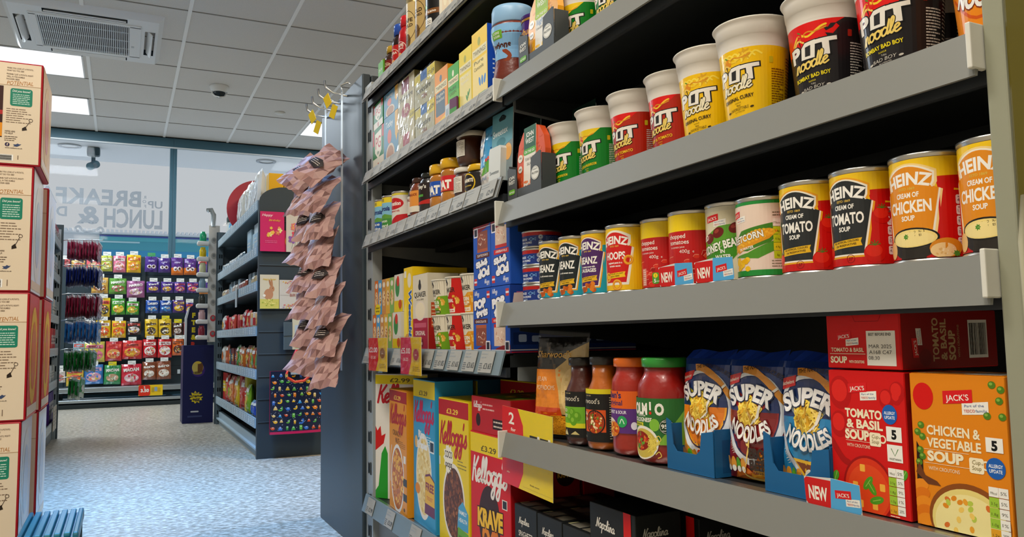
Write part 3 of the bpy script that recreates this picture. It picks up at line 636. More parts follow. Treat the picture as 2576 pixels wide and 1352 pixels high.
# tuna stack
A = Art(); base_label(A, '#13307e', .040, 2, 33); C = PI*40
A.rect(-C, 24, C, 33, '#b3140f', 1); A.text('PRINCES', -22, 15, 4.2, '#dfe6f2', 2, w=19, bold=.03); A.text('TUNA CHUNKS', -16, 8.6, 4, '#dfe6f2', 2, w=31, bold=.03); A.rect(-31, 3.5, -10, 6.8, '#6f7f9a', 2)
A.stroke([(-7, 17), (-2, 20), (4, 17), (8, 20), (8, 14), (4, 17), (-2, 14), (-7, 17)], 1.1, '#7fb4e0', 2, False)
for y in (20.5, 10.5): A.ell(18, y, 4.4, 4.4, '#cfd4de', 2, 18); A.ring(18, y, 3.4, .5, '#31457c', 3, 18); A.ell(18, y, 1.6, 1.2, '#31457c', 3, 10)
A.lines(28, 5, 60, 22, 6, '#8fa2c8', 2, 3)
tuna = tin('tuna_tin', '', 'tin', A, 'stacked tuna tins', R=.040, H=.0345)
for k, nm in enumerate(('bottom', 'second from the bottom', 'third from the bottom', 'top')):
    lab = f'blue and red tuna tin, {nm} of the stack of four'; p = (.743, 1.376, ZA+.0350*k)
    if k == 0: put(tuna, *p, .45)['label'] = lab
    else: dup(tuna, lab, p, RS+.45+.1*(k % 2))
# NEW cards
def newcard(nm, y, z, h, lab):
    A = Art(); W = 74
    A.poly([(0, 3), (3, 0), (34, 0), (37, h), (3, h), (0, h-3)], '#cf1c1c', 1); A.text('NEW', 18, h*.22, h*.5, '#f5efe0', 2, w=25, bold=.035)
    A.poly([(34, 0), (72, 0), (74, 3), (74, h+1), (38, h+3), (37, h)], '#54a9dd', 1); jack(A, 52, h*.55, .95, 2)
    m = MB(); f = plane((-.037, 0, 0), (1, 0, 0), (0, -.08, 1))
    m.prism([(0, 0), (.074, 0), (.074, h*.001+.001), (.038, h*.001+.003), (0, h*.001)], f, .0006, '#d8d8d4', 'card'); m.art(A, lambda u, v, hh: f(u, v, hh+.0007), 'card')
    o = m.build(nm); o.location = (XF-.0015, y, z); o.rotation_euler.z = RS; tag(o, lab, 'sign', 'small new product cards')
newcard('shelf_card', .882, .0662, 27, 'red and blue NEW card under the chopped tomato and kidney bean tins')
newcard('shelf_card', .803, .0662, 27, 'red and blue NEW card under the sweetcorn tin')
newcard('shelf_card', .628, -.1888, 29, 'red and blue NEW card below the red tomato soup box')
# ------------------------------------------------------------------ noodle pots
def potR(v):
    v = v*1000
    return (.0372+.0068*min(max(v, 0), 92)/92)
def pot(label, bg, kind, flav, fcol, flay=None):
    t = thing('noodle_pot', label, 'noodle pot', (0, 0, 0), RS, 'noodle pots')
    WH = '#e8e2d8'
    MB().lathe([(.030, .004), (.0345, 0), (.0365, .001), (.0372, .004), (.0440, .093), (.0444, .095), (.0448, .0965), (.0462, .108), (.0468, .1085), (.0480, .121), (.0498, .1255), (.0512, .1272), (.0517, .1284), (.0510, .1292), (.0495, .1285), (.0485, .1255)], WH, 'plastic', 56, cap=False).build('cup', t)
    MB().lathe([(.0488, .1266), (.0, .1270)], '#c9b9a0', 'foil', 40, cap=False).build('lid', t)
    A = Art(); C = PI*37.2; A.rect(-C, 4, C, 92, bg, 0)
    if kind == 'sw':
        c2 = flay; A.poly([(-60, 92), (-60, 74), (-30, 62), (-12, 66), (6, 80), (22, 84), (32, 92)], c2, 1)
    if kind == 'fl':
        A.poly([(-C, 92), (-C, 60), (-50, 52), (-34, 60), (-20, 58), (-6, 66), (4, 64), (12, 72), (22, 70), (19, 76), (27, 74), (34, 82), (30, 86), (40, 92)], '#e0100c', 1)
        A.poly([(20, 78), (27, 81), (31, 86), (25, 86), (22, 82), (17, 83)], bg, 1.5)
    if kind == 'ye':
        for k in range(7): A.stroke([(-30+k*8, 78+3*math.sin(k)), (-22+k*8, 86), (-14+k*8, 80+2*math.cos(k))], 2.2, '#f7d94a', 1)
        A.splat(14, 84, 9, '#d9a21a', 1.5, 7, .5, 3)
    # little serving of noodles, chilli and fork above the name
    if kind == 'noo':
        A.rect(-C, 4, C, 92, '#f08a10', .5)
        for k in range(46):
            q = random.Random(k); a = q.uniform(0, 6.28); r = 17*math.sqrt(q.random()); x, y = 2+r*math.cos(a)*1.2, 68+r*math.sin(a)
            A.stroke([(x, y), (x+q.uniform(-7, 7), y+q.uniform(-6, 6)), (x+q.uniform(-9, 9), y+q.uniform(-8, 8))], 2.2, q.choice(['#f7c81a', '#ffe04a', '#e0a010', '#c88a10']), 2+k*.05)
        A.stroke([(-36, 48), (-8, 22), (30, 34), (44, 60)], 3, '#d8560c', 1); A.text('NOODLES', 2, 32, 15, '#f7f3ec', 5, w=66, bold=.06, arc=-75, out='#8a2a08', ow=.05, shear=.1)
        A.text('SUPER', 0, 78, 12, '#f7f3ec', 5, w=46, bold=.05, arc=70, out='#20335c'); A.splat(-18, 50, 5, '#3b5a2a', 4.6, 7, .5, 2); A.lines(52, 10, 85, 84, 20, '#8a3a08', 1, 4)
    else:
        A.stroke([(-22, 70), (-12, 80), (0, 76), (14, 84), (20, 86)], 2.4, '#f3c730', 2); A.stroke([(-14, 72), (-2, 81), (8, 80), (20, 83)], 1.6, '#d98f1c', 2.1); A.stroke([(-20, 67), (-14, 74), (-6, 70)], 2, '#f0cf60', 2.2)
        A.ell(-9, 77, 4.6, 5.6, '#d8231a' if kind != 'ye' else '#e08a1c', 2.4, 16, .5); A.stroke([(-10, 82), (-13, 84)], 1.4, '#4d8c2a', 2.5); A.stroke([(-12, 72), (-10, 64), (-4, 70), (-2, 64)], 1.5, '#231a16', 2.6, False)
        y0 = 50 if kind != 'x' else 50
        A.text('P', -19.5, y0, 17, '#ece6da', 4, w=13, bold=.05, rot=.04, out='#141416', ow=.05, grow=.1); A.text('T', 19.5, y0+2, 18.5, '#ece6da', 4, w=21, bold=.05, rot=.06, out='#141416', ow=.05)
        A.poly([(-12, y0-1), (-10.6, y0+14.6), (-5, y0+20), (9, y0+21.6), (7.4, y0-1)], '#141416', 3); A.poly([(-11, y0), (-9.6, y0+14), (-4.6, y0+19), (7.8, y0+20.4), (6.2, y0)], '#ece6da', 4); A.poly([(-5.6, y0+3), (-4.6, y0+14), (2.2, y0+15.2), (1.2, y0+3)], '#2a2a2c', 4.4)
        A.script('noodle', -22, 36, 8.6, 2.0, '#efcf6a' if kind != 'ye' else '#f1e7c6', 6, sx=.98, slope=.13, out='#17130e', ow=1.6)
        A.text(flav, 0, 27, 4.6, fcol, 5, w=min(46, 3.6*len(flav)), bold=.03, rot=.09); A.text('FLAVOUR', 1, 22.5, 2, fcol, 5, w=9, bold=0, rot=.09)
        lc = '#c9c2b6' if kind == 'fl' else ('#3a2a0a' if kind == 'ye' else fcol)
        A.text({'fl': 'BAD BOY', 'ye': 'UNFORGETTABLE'}.get(kind, 'CHARGED UP'), 2, 14, 3.8, lc, 5, w=28, bold=0, rot=.1, shear=.2); A.text('TURN' if kind == 'fl' else 'BE', 2, 19, 2, lc, 5, w=6, bold=0); A.text('IN 4 MINUTES', 3, 11.2, 1.6, lc, 5, w=14, bold=0, rot=.1)
        A.ell(-15, 13, 2.6, 1.2, lc, 5, 10, .2); A.ell(20, 16.5, 2.6, 1.2, lc, 5, 10, .2)
        A.text('90g', 37, 7, 4, fcol if kind != 'fl' else '#e0d8c8', 5, w=9, bold=0)
        A.rrect(43, 70, 48, 78, 1, '#c9b820' if kind != 'fl' else '#a8281c', 3); A.lines(46, 8, 66, 64, 18, '#d6cfc2' if kind != 'ye' else '#8a5a12', 2, 6, .45); A.lines(70, 8, 100, 80, 18, '#d6cfc2' if kind != 'ye' else '#8a5a12', 2, 9, .4)
    A.crop(-C, 4, C, 92)
    MB().art(A, cyl(potR), 'gloss', su=4.5, lift=.0001).build('sleeve', t)
    return t
green = pot('', '#0c7a22', 'sw', 'CHICKEN & MUSHROOM', '#e8c81e', '#e8c41c')
red = pot('', '#b02410', 'sw', 'BEEF & TOMATO', '#efc21e', '#dd1410')
yel = pot('', '#f0bf08', 'ye', 'ORIGINAL CURRY', '#3a2a0a')
blk = pot('', '#1f1c1e', 'fl', 'BOMBAY BAD BOY', '#ecd61c')
ora = pot('orange noodle pot beside the grey end post on the shelf above the soup tins', '#f08a10', 'noo', '', '#fff')
ZN, ZT = .2675, .5205
def torn(t, a):
    f = MB(); P = [Vector((.0505*math.sin(a), -.0505*math.cos(a), .1292)), Vector((.0535*math.sin(a), -.0535*math.cos(a), .128)), Vector((.0545*math.sin(a), -.0545*math.cos(a), .116))]; s = Vector((math.cos(a), math.sin(a), 0))*.013
    f.add([P[0]-s, P[0]+s, P[1]+s, P[1]-s*.8, P[2]+s*.5, P[2]-s*.3], [(0, 1, 2, 3), (3, 2, 4, 5)], '#a8834f', 'foil'); f.build('lid_tab', t)
put(green, .770, 1.290, ZN, .12)['label'] = 'green noodle pot next to the tuna pasta salad tray'
dup(green, 'green noodle pot next to the red noodle pots above the tins', (.768, 1.184, ZN), RS+.1)
put(red, .768, 1.079, ZN, .18)['label'] = 'red noodle pot next to the green pots'
r2 = dup(red, 'red noodle pot with torn lid edge next to the yellow pots', (.770, .9745, ZN), RS+.12); torn(r2, -1.75)
put(yel, .750, .8725, ZN, .28)['label'] = 'yellow noodle pot next to the red pots, its foil lid curling'
torn(yel, -1.9)
y2 = dup(yel, '', (.736, .770, ZN), RS+.2); [bpy.data.objects.remove(c) for c in list(y2.children) if c.name.startswith('lid_tab')]; y2['label'] = 'yellow noodle pot next to the black pots'
put(blk, .754, .666, ZN, .22)['label'] = 'black noodle pot next to the yellow pots'
dup(blk, 'black noodle pot next to the orange noodle pot', (.749, .562, ZN), RS+.12)
put(ora, .749, .452, ZN, .15)
dup(yel, 'yellow noodle pot standing at the back behind the yellow and black pots', (.890, .72, ZN), RS+.6)
dup(blk, 'black noodle pot standing at the back between the two front black pots', (.862, .605, ZN), RS-.5)
dup(blk, 'black noodle pot standing at the back beside the orange noodle pot', (.862, .492, ZN), RS-.6)
for k, (g, y, lab) in enumerate(((green, 1.232, 'green noodle pot beside the tuna bean salad tray on the higher shelf'), (green, 1.115, 'second green noodle pot on the higher shelf'), (red, .998, 'red noodle pot on the higher shelf past its green pots'), (red, .888, 'red noodle pot nearest the camera on the higher shelf'))):
    dup(g, lab, (.774, y+.018, ZT), RS+.25)
# ------------------------------------------------------------------ salad packs in grey card trays
def salad(lab, y, z, sleeve, food, words, tlab, lean, hcol, grp):
    W, H = .090, .140
    t = thing('salad_pack', lab, 'salad pack', (.7045, y, z), RS, grp); m = MB()
    P = [(-.045, .012), (-.045, .085), (-.040, .112), (-.026, .134), (-.014, .140), (.014, .140), (.026, .134), (.040, .112), (.045, .085), (.045, .012), (.036, 0), (-.036, 0)]
    f = lambda u, v, h: Vector((u, -h+v*lean, v))
    m.prism(P, lambda u, v, h: f(u, v, h-.013), .013, food[0], 'gloss'); A = Art()
    for k in range(46):
        q = random.Random(k); A.ell(q.uniform(-36, 36), q.uniform(20, 118), q.uniform(3, 6), 2.0, q.choice(food), 1+k*.02, 9, q.uniform(0, 3))
    A.ell(-34, 84, 8, 8, '#e9e3d4', 3); A.text('110', -34, 83, 4, '#5f5a50', 4); A.ell(-34, 62, 7, 7, '#e9e3d4', 3); A.text('2of5', -34, 61, 3, '#5f5a50', 4, w=8)
    m.art(A, f, 'gloss', lift=.0002); m.build('tub', t)
    s = MB(); S = Art(); S.rect(-21, 0, 17, 141, sleeve, 3); S.rect(-21, 96, 17, 141, hcol, 3.5); S.text('JOHN', -2, 121, 10, '#eef0e8', 4, w=25, bold=.02); S.text('WEST', -2, 108, 10, '#eef0e8', 4, w=27, bold=.02)
    S.rrect(-22, 86, 18, 98, 5, '#4ea32a' if hcol == '#1f5a3c' else '#a8c84a', 3.8); S.text('ON THE GO', -2, 89, 5.5, '#f2f4ea', 4.6, w=32, bold=.02)
    for k, (tt, hh, ww, cc) in enumerate(words): S.text(tt, -2, 74-k*10, hh, cc, 4, w=ww, bold=.0)
    for k in range(16): q = random.Random(k+50); S.ell(q.uniform(-18, 14), q.uniform(6, 34), 5, 2.6, q.choice(food+['#7a4a2a', '#d8b060']), 4+k*.02, 9, q.uniform(0, 3))
    s.prism([(-.021, 0), (.017, 0), (.017, .141), (-.021, .141)], lambda u, v, h: f(u, v, h), .0008, sleeve, 'card'); s.art(S, lambda u, v, h: f(u, v, h+.0009), 'card', lift=.0002); s.build('sleeve', t); t.scale = (1.3, 1, 1)
    d = thing('display_tray', tlab, 'tray', (.6985, y, z-.001), RS, 'grey card display trays')
    G = '#4a4e50'; m = MB(); x0, x1 = -.062, .052
    m.box(x0, -.004, 0, x1, -.002, .022, G, 'card'); m.box(x1-.002, -.002, 0, x1, .027, .075, G, 'card'); m.box(x0, -.002, 0, x0+.002, .027, .075, G, 'card'); m.box(x0, -.002, 0, x1, .027, .0008, G, 'card')
    fr = plane((0, -.004, 0), (1, 0, 0), (0, 0, 1))
    m.prism([(x0, 0), (x0+.034, 0), (x0+.030, .062), (x0+.004, .070), (x0, .066)], fr, .0012, G, 'card'); m.prism([(x1-.036, .0), (x1, .0), (x1, .078), (x1-.004, .080), (x1-.032, .072)], fr, .0012, G, 'card')
    B = Art(); X = x0*1000+16; B.text('JOHN', X, 44, 7, '#e9e9e2', 2, w=20, rot=.05); B.text('WEST', X, 35, 7, '#e9e9e2', 2, w=22, rot=.05); B.rrect(X-11, 14, X+11, 24, 4, '#63a82c', 2); B.text('ON THE GO', X, 16.5, 4, '#eef2e0', 3, w=18)
    X = x1*1000-18; B.ell(X, 40, 13, 13, '#e2e2da', 2, 26); B.ring(X, 40, 11.5, .5, '#4a4e50', 2.5); B.text('PROTEIN', X, 38, 4.2, '#4a4e50', 3, w=20, bold=.01); B.text('SOURCE OF', X, 46, 2, '#4a4e50', 3, w=12)
    m.art(B, lambda u, v, h: fr(u, v, h+.0014), 'card', lift=.0002); m.build('card_tray', d); d.scale = (1.25, 1, 1)
salad('oval tuna pasta salad pack with dark green and white sleeve', 1.349, ZN, '#e4ded2', ['#d8552a', '#e0693a', '#c9441e', '#e88a5a'], [('TUNA PASTA', 6, 30, '#6b6a64'), ('SALAD', 6, 17, '#6b6a64')], 'grey card tray holding the tuna pasta salad pack', .03, '#1f5a3c', 'tuna salad packs')
salad('oval tuna bean salad pack with white and light green sleeve', 1.290, ZT+.001, '#e4e2da', ['#e6a01c', '#efb63a', '#d98c12', '#f0c860'], [('light', 11, 28, '#7fa6d8'), ('TUNA BEAN SALAD', 4.5, 32, '#6b6a64')], 'grey card tray holding the tuna bean salad pack', .03, '#9cbf58', 'tuna salad packs')
# ------------------------------------------------------------------ poppadom pouch
t = thing('poppadom_pouch', 'tall black and orange poppadom pouch with clear window', 'pouch', (.728, 1.297, -.1895), RS+.38)
def pouchf(W, H, D, lean=0, nz=0, seed=0):
    R = random.Random(seed); ph = [R.uniform(0, 6.28) for _ in range(6)]
    def g(u, v):
        a = max(0, 1-abs(2*u/W)**2.6); b = max(0, 1-abs(2*v/H-1)**3.5)
        return D*(a**.55)*(b**.6) + nz*math.sqrt(a*b)*(math.sin(u/W*17+ph[0]+v/H*9)+math.sin(v/H*23+ph[1]-u/W*6)+.6*math.sin(u/W*31+v/H*27+ph[2]))
    return lambda u, v, h: Vector((u, -(g(u, v)+h)+v*lean, v))
def pouch(W, H, D, A, mat='foil', lean=0, nz=0, seed=0, back='#b9b9bb', su=8, sv=8, lift=.0005, dback=None):
    """pillow bag: printed front, plain back, sizes in metres"""
    A.crop(-W*500, 0, W*500, H*1000); m = MB(); f = pouchf(W, H, D, lean, nz, seed); m.art(A, f, mat, su, sv, lift, True); b = pouchf(W, H, dback or D, 0, nz, seed+3)
    n, k = 8, 10; vs = []; fs = []
    for j in range(k+1):
        for i in range(n+1):
            u, v = -W/2+W*i/n, H*j/k; q = b(u, v, 0); vs.append((u, -q.y+v*lean, v))
    for j in range(k):
        for i in range(n): p = j*(n+1)+i; fs.append((p+1, p, p+n+1, p+n+2))
    m.add(vs, fs, back, mat, True); return m
A = Art(); W, H = 122, 186
A.rect(-61, 0, 61, H, '#1d1c1b', 0); A.rect(-61, 44, 10, 126, '#e07f12', 1); A.rect(-61, 40, 10, 56, '#cf4418', 1.2); A.poly([(-8, 126), (61, 176), (61, 44), (10, 44)], '#d3b06a', 1.5); A.poly([(6, 150), (61, 176), (61, 120)], '#c8a868', 1.7)
A.ell(34, 88, 26, 42, '#dfbe7c', 2); A.flecks(34, 88, 24, 38, 40, 1, ['#c79a4c', '#efd59a', '#b98a3e'], 2.2, 3)
A.text("Sharwood's", -14, 148, 13, '#d8a23a', 3, w=84, shear=.25, bold=.01); A.text('8 PLAIN', -40, 104, 9, '#f0d9b0', 3, w=26, bold=0); A.text('POPPADOMS', -30, 88, 9, '#f0d9b0', 3, w=46, bold=0)
A.rect(-14, 8, 22, 42, '#e39a22', 3); A.lines(-12, 9, 20, 41, 12, '#7a4a10', 3.4, 3); A.rect(26, 14, 58, 36, '#e8b23a', 3); A.lines(28, 15, 56, 35, 8, '#7a4a10', 3.4, 5)
for k in range(4): A.ell(-52+k*10, 34, 4.4, 4.4, '#b9b4a8', 3, 12); A.rect(-56+k*10, 24, -48+k*10, 30, ('#c8401c', '#c8401c', '#3f8a2a', '#c8201c')[k], 3)
A.lines(-56, 6, -20, 22, 6, '#a9a49a', 3, 7); A.rect(-56, 0, -30, 6, '#dedbd2', 3.2)
pouch(.122, .186, .011, A, 'wrap', .10, .0012, 4).build('bag', t)
A = MB(); A.add([(-.061, .0186, .186), (.061, .0186, .186), (.061, .021, .208), (-.058, .021, .208)], [(0, 1, 2, 3)], '#ffffff', 'clear_film'); A.build('clear_header', t)
# ------------------------------------------------------------------ sauce jars
def jar(name, lab, A, cont, lidc, prof, H, lid_r, lid_h, group, rl, neck=None):
    t = thing(name, lab, 'jar', (0, 0, 0), RS, group)
    MB().lathe([(r-.0016, z+.0015) for r, z in prof], cont, 'content', 40).build('contents', t)
    MB().lathe(prof, '#ffffff', 'jar_glass', 40, cap=False).build('glass', t)
    MB().lathe([(lid_r-.001, H-lid_h), (lid_r, H-lid_h+.001), (lid_r, H-.002), (lid_r-.002, H), (0, H)], lidc, 'gloss', 40).build('lid', t)
    A.crop(-400, 5, 400, 110); MB().art(A, cyl(rl, 0), 'paper', su=4, lift=.0001).build('paper_label', t); return t
PR1 = [(.026, 0), (.0315, .003), (.0325, .01), (.0325, .085), (.031, .094), (.024, .110), (.0225, .118), (.0225, .138)]
def sharwood(col, t1, t2, pic):
    A = Art(); C = PI*33; A.rect(-C, 14, C, 92, '#1b1a18', 0); A.text("Sharwood's", -2, 76, 9, '#dcd3bf', 2, w=48, bold=.0); A.text('SINCE 1889', -2, 88, 2, '#b9a878', 2, w=14)
    A.rect(-30, 30, 32, 66, col, 1); A.text(t1, -16, 57, 5.5, '#efe6d0', 3, w=22, bold=.02); A.text(t2, -16, 48, 5.5, '#efe6d0', 3, w=24, bold=.02); pic(A); A.lines(38, 18, 60, 88, 18, '#b0a890', 1, 4); A.text('SPICE 1', -16, 20, 3, '#d9cdb0', 2, w=12); return A
def mangopic(A):
    A.rect(-30, 30, 32, 38, '#d6cf22', 1.5)
    for x, y in ((8, 56), (18, 50), (10, 42), (2, 48)): A.ell(x, y, 7, 8, '#5f9a1c', 3, 16, .3); A.ell(x-1.5, y+2, 3.4, 4, '#86b83a', 3.4, 12)
    A.poly([(-16, 18), (-8, 28), (-2, 18)], '#d9cf9c', 3); A.poly([(4, 19), (14, 25), (22, 19)], '#c9b878', 3)
def tikkapic(A): A.rect(-C if 0 else -60, 92, 60, 100, '#d6c81c', 0); A.ell(12, 46, 19, 20, '#1c1714', 3, 26); A.ell(12, 46, 17, 18, '#a83a14', 3.4, 24); A.flecks(12, 46, 15, 16, 50, 1.8, ['#d8541a', '#e0872a', '#8a2a10', '#5a8a2a', '#f0e0b0'], 4, 8)
j1 = jar('chutney_jar', 'tall green labelled mango chutney jar with black lid', sharwood('#6fae28', 'MANGO', 'CHUTNEY', mangopic), '#4a1608', '#23211f', PR1, .150, .0255, .014, 'tall black lidded sauce jars', .0328)
j2 = jar('curry_sauce_jar', 'tall orange labelled curry sauce jar with black lid', sharwood('#d8541c', 'TIKKA', 'MASALA', tikkapic), '#c0640c', '#2b2a28', PR1, .153, .0255, .014, 'tall black lidded sauce jars', .0328)
put(j1, .730, 1.210, -.1895, .1); put(j2, .730, 1.140, -.1895, .02)
PR2 = [(.028, 0), (.036, .004), (.0375, .012), (.0375, .105), (.0365, .116), (.031, .126), (.0295, .132), (.0295, .142)]
A = Art(); C = PI*38; A.rect(-C, 36, C, 100, '#5b2f7a', 0); A.rect(-C, 74, C, 101, '#e0601a', 1); A.text("Ben's", -6, 90, 10, '#35275e', 2, w=30, bold=.03); A.text('original', -6, 79, 8, '#35275e', 2, w=34, bold=.02); A.text('SWEET & SOUR', -2, 66, 5, '#ece6f0', 2, w=40, bold=.02)
A.ell(-18, 44, 18, 15, '#e9dccb', 2); A.flecks(-18, 44, 16, 13, 40, 1.4, ['#f6efe2', '#e0cfae'], 3, 2); A.ell(-10, 42, 15, 12, '#d9761e', 4); A.flecks(-10, 42, 13, 10, 30, 1.9, ['#e8942c', '#c9520e', '#f0c24a', '#b53010'], 5, 3); A.ell(10, 54, 9, 9, '#2fa05a', 4); A.stroke([(6, 51), (10, 58), (14, 51)], 1.5, '#e6f4e6', 5); A.ell(30, 48, 5, 6, '#e6dcea', 4)
b = jar('cooking_sauce_jar', 'purple and orange labelled sweet and sour jar with orange lid', A, '#a81e06', '#dd6a1c', PR2, .152, .0325, .014, None, .0378); put(b, .735, 1.062, -.1895, .12)
PR3 = [(.032, 0), (.041, .004), (.0435, .014), (.0435, .100), (.042, .113), (.0345, .126), (.032, .132), (.032, .142)]
A = Art(); C = PI*44; A.rect(-C, 30, C, 96, '#2c6a2e', 0); A.poly([(20, 30), (C-60, 96), (C, 96), (C, 30)], '#7fb03a', 1); A.text('DOLM', -14, 73, 16, '#f0ece0', 2, w=40, bold=.05); A.text('O', 26, 73, 16, '#f0ece0', 2, w=12, bold=.05); A.rect(10.5, 79, 13.5, 91, '#f0ece0', 2); A.ell(12, 75, 2.2, 2.2, '#d8281c', 3); A.text('BOLOGNESE', -6, 62, 6, '#f0ece0', 2, w=40, bold=.03); A.rect(-25, 55, -2, 60.5, '#d6cf2a', 2); A.text('ORIGINAL', -13.5, 56.4, 3.2, '#2c5a1e', 3, w=19); A.text('SAUCE FOR', -6, 69.5, 2.2, '#f0ece0', 2, w=18)
A.ell(-4, 32, 28, 24, '#e6e2d4', 2, 30); A.ell(-4, 31, 25, 21, '#c8b04a', 2.4, 28); A.ell(-8, 34, 18, 14, '#8a1c0c', 3, 24); A.flecks(-8, 34, 16, 12, 50, 1.9, ['#c8321a', '#a82410', '#e06a2a', '#5f9a2c'], 3.5, 6)
for k in range(16): q = random.Random(k); x, y = q.uniform(2, 20), q.uniform(16, 40); A.stroke([(x, y), (x+5, y+4), (x+8, y-2), (x+3, y-5)], 1.2, '#e6cf5a', 4)
A.ell(-14, 26, 5, 3, '#4f8a2c', 5, 12, .6); A.ell(18, 58, 8, 9, '#7fb83a', 3, 16); A.ell(36, 56, 11, 11, '#1f3a20', 3, 24); A.ring(36, 56, 10, .5, '#e6e2d4', 4); A.text('95%', 36, 53.5, 6, '#f0ece0', 4, w=15, bold=.03); A.text('VEGETABLES', 36, 62, 1.9, '#f0ece0', 4, w=13); A.text('VEGETABLES', 36, 49, 1.9, '#f0ece0', 4, w=13)
b = jar('pasta_sauce_jar', 'wide green labelled bolognese sauce jar with green lid', A, '#9c1206', '#2f8a34', PR3, .154, .035, .014, None, .0439); put(b, .730, .974, -.1895, .1)
A = Art();
# ------------------------------------------------------------------ noodle bags
def noodlebag(lab, low, star, flav, fcol, y, kind):
    t = thing('noodle_bag', lab, 'noodle bag', (.730, y, -.1880), RS+.10, 'bags of instant noodles'); A = Art(); W, H = 104, 152
    A.rect(-52, 0, 52, H, '#123a86', 0); A.rect(-52, 0, 52, 78, low, .5); A.rect(-52, 128, 52, H, '#12327c', 1)
    A.ring(0, 72, 54, 7, '#e8ecf2', 1.2, 40, 58); A.ell(0, 72, 47, 50, '#1d2f5c', 1.4, 40); A.ell(0, 72, 46, 49, '#203366', 1.5, 36)
    P = [(47*math.cos(a)*.97, 72+50*math.sin(a)*.97) for a in [PI+k*PI/16 for k in range(17)]]; A.cvx(P, low, 1.7); A.cvx([(x*.94, 72+(yy-72)*.94) for x, yy in P], star if kind != 'o' else '#e07a12', 1.9)
    for k in range(4): a = PI/4+k*PI/2; A.cvx([(9*math.cos(a+.9), 72+9*math.sin(a+.9)), (9*math.cos(a-.9), 72+9*math.sin(a-.9)), (42*math.cos(a), 72+42*math.sin(a))], {'o': '#d8c41c', 'r': '#8a1c1c', 'b': '#6f7a84'}[kind], 2.1)
    for k in range(5): a = PI/2+k*2*PI/5; A.cvx([(14*math.cos(a+.7), 74+14*math.sin(a+.7)), (14*math.cos(a-.7), 74+14*math.sin(a-.7)), (38*math.cos(a), 74+38*math.sin(a))], {'o': '#cfc01a', 'r': '#a01c20', 'b': '#7f8a92'}[kind], 2.2)
    rb = [(-46+2*k, 112+26*math.sin(PI*(k+6)/58)) for k in range(50)]
    A.poly([(-22+74*k/12, 140-.0105*(74*k/12)**2+.14*(74*k/12)) for k in range(13)]+[(52-70*k/12, 140-.0105*(74-70*k/12)**2+.14*(74-70*k/12)-13) for k in range(13)], '#e0932a', 2.6)
    A.text("THE NATION'S FAVOURITE", 18, 132.5, 7.5, '#3a2410', 3, w=70, bold=.01, arc=62, rot=-.22)
    A.poly([(-50, 104), (-22, 112), (-21, 128), (-49, 121)], '#d01c1c', 2.8); A.text("Batchelors", -36, 113, 5.5, '#f3e6d6', 3.4, w=25, shear=.2, rot=.22)
    R = random.Random(hash(kind) % 7 if 0 else 5)
    A.ell(-2, 70, 19, 21, '#c8920e', 3)
    for k in range(58):
        a = R.uniform(0, 6.28); r = 19*math.sqrt(R.random()); x, yy = -2+r*math.cos(a), 70+r*math.sin(a)*1.1; A.stroke([(x, yy), (x+R.uniform(-8, 8), yy+R.uniform(-6, 6)), (x+R.uniform(-6, 6), yy+R.uniform(-9, 9)), (x+R.uniform(-9, 9), yy+R.uniform(-9, 9))], 2.1, R.choice(['#f2cf3a', '#ffe070', '#e3a81c', '#d6b030', '#f6d95a']), 3.2+k*.03)
    A.stroke([(14, 66), (22, 84), (44, 104)], 3.6, '#e4e0d6', 5.4)
    for k in range(3): A.stroke([(14, 66), (10-k*5, 60-k*2)], 1.4, '#e4e0d6', 5.4)
    A.text('SUPER', -1, 88, 22, '#eeecea', 6.5, w=70, bold=.045, arc=58, out='#1b2a4e', ow=.05, shear=.05); A.text('NOODLES', 0, 38, 17, '#f0eeea', 6.5, w=80, bold=.04, arc=-62, out={'o': '#c86a10', 'r': '#6a1216', 'b': '#1a5a86'}[kind], ow=.06)
    if kind == 'r':
        A.poly([(-40, 0), (-20, 16), (0, 8), (14, 30), (26, 22), (40, 46), (52, 40), (52, 0)], '#e0741c', 2.4); A.poly([(-10, 0), (6, 12), (18, 26), (30, 12), (44, 30), (52, 20), (52, 0)], '#e8a82a', 2.6); A.poly([(30, 0), (40, 14), (52, 6), (52, 0)], '#c82018', 3)
        A.text('BBQ', 12, 22, 10, '#2a1408', 7, w=26, bold=.06); A.text('BEEF', 13, 11, 9, '#2a1408', 7, w=27, bold=.06); A.text('FLAVOUR', 13, 7, 2.6, '#2a1408', 7, w=17); A.stroke([(-8, 46), (-4, 34), (0, 40), (-6, 20), (-14, 6), (10, 2), (40, 4)], 2, '#f2cf6a', 6)
    if kind == 'b':
        A.poly([(-24, 30), (0, 28), (52, 32), (52, 0), (-14, 0), (-10, 16)], '#e6b428', 2.6); A.poly([(-20, 27), (2, 25), (52, 28), (52, 2), (-10, 2), (-6, 16)], '#7a3a10', 3); A.text('MILD', 22, 23, 5, '#f2e2b0', 7, w=14); A.text('CURRY', 20, 9, 12, '#f6eed8', 7, w=48, bold=.06); A.text('FLAVOUR', 18, 3, 4, '#f2e2b0', 7, w=26)
    if kind == 'o':
        A.poly([(-52, 0), (-30, 18), (0, 10), (52, 36), (52, 0)], '#f0c020', 2.4); A.text('CHICKEN', 14, 12, 9, '#d23c12', 7, w=44, bold=.05, out='#f6ecd0'); A.text('FLAVOUR', 14, 6, 3, '#d23c12', 7, w=20)
    for k in range(4): A.ell(-45+k*10, 14, 4.8, 7, ('#e0962a', '#e0962a', '#63b02a', '#e0962a')[k], 6); A.ell(-45+k*10, 9.5, 4, 3, '#f2efe4', 6.3)
    if kind != 'o': A.text('Tastyyy', -37, 30, 6, '#f2ead8', 6, w=18, shear=.2, rot=-.9, bold=-.005)
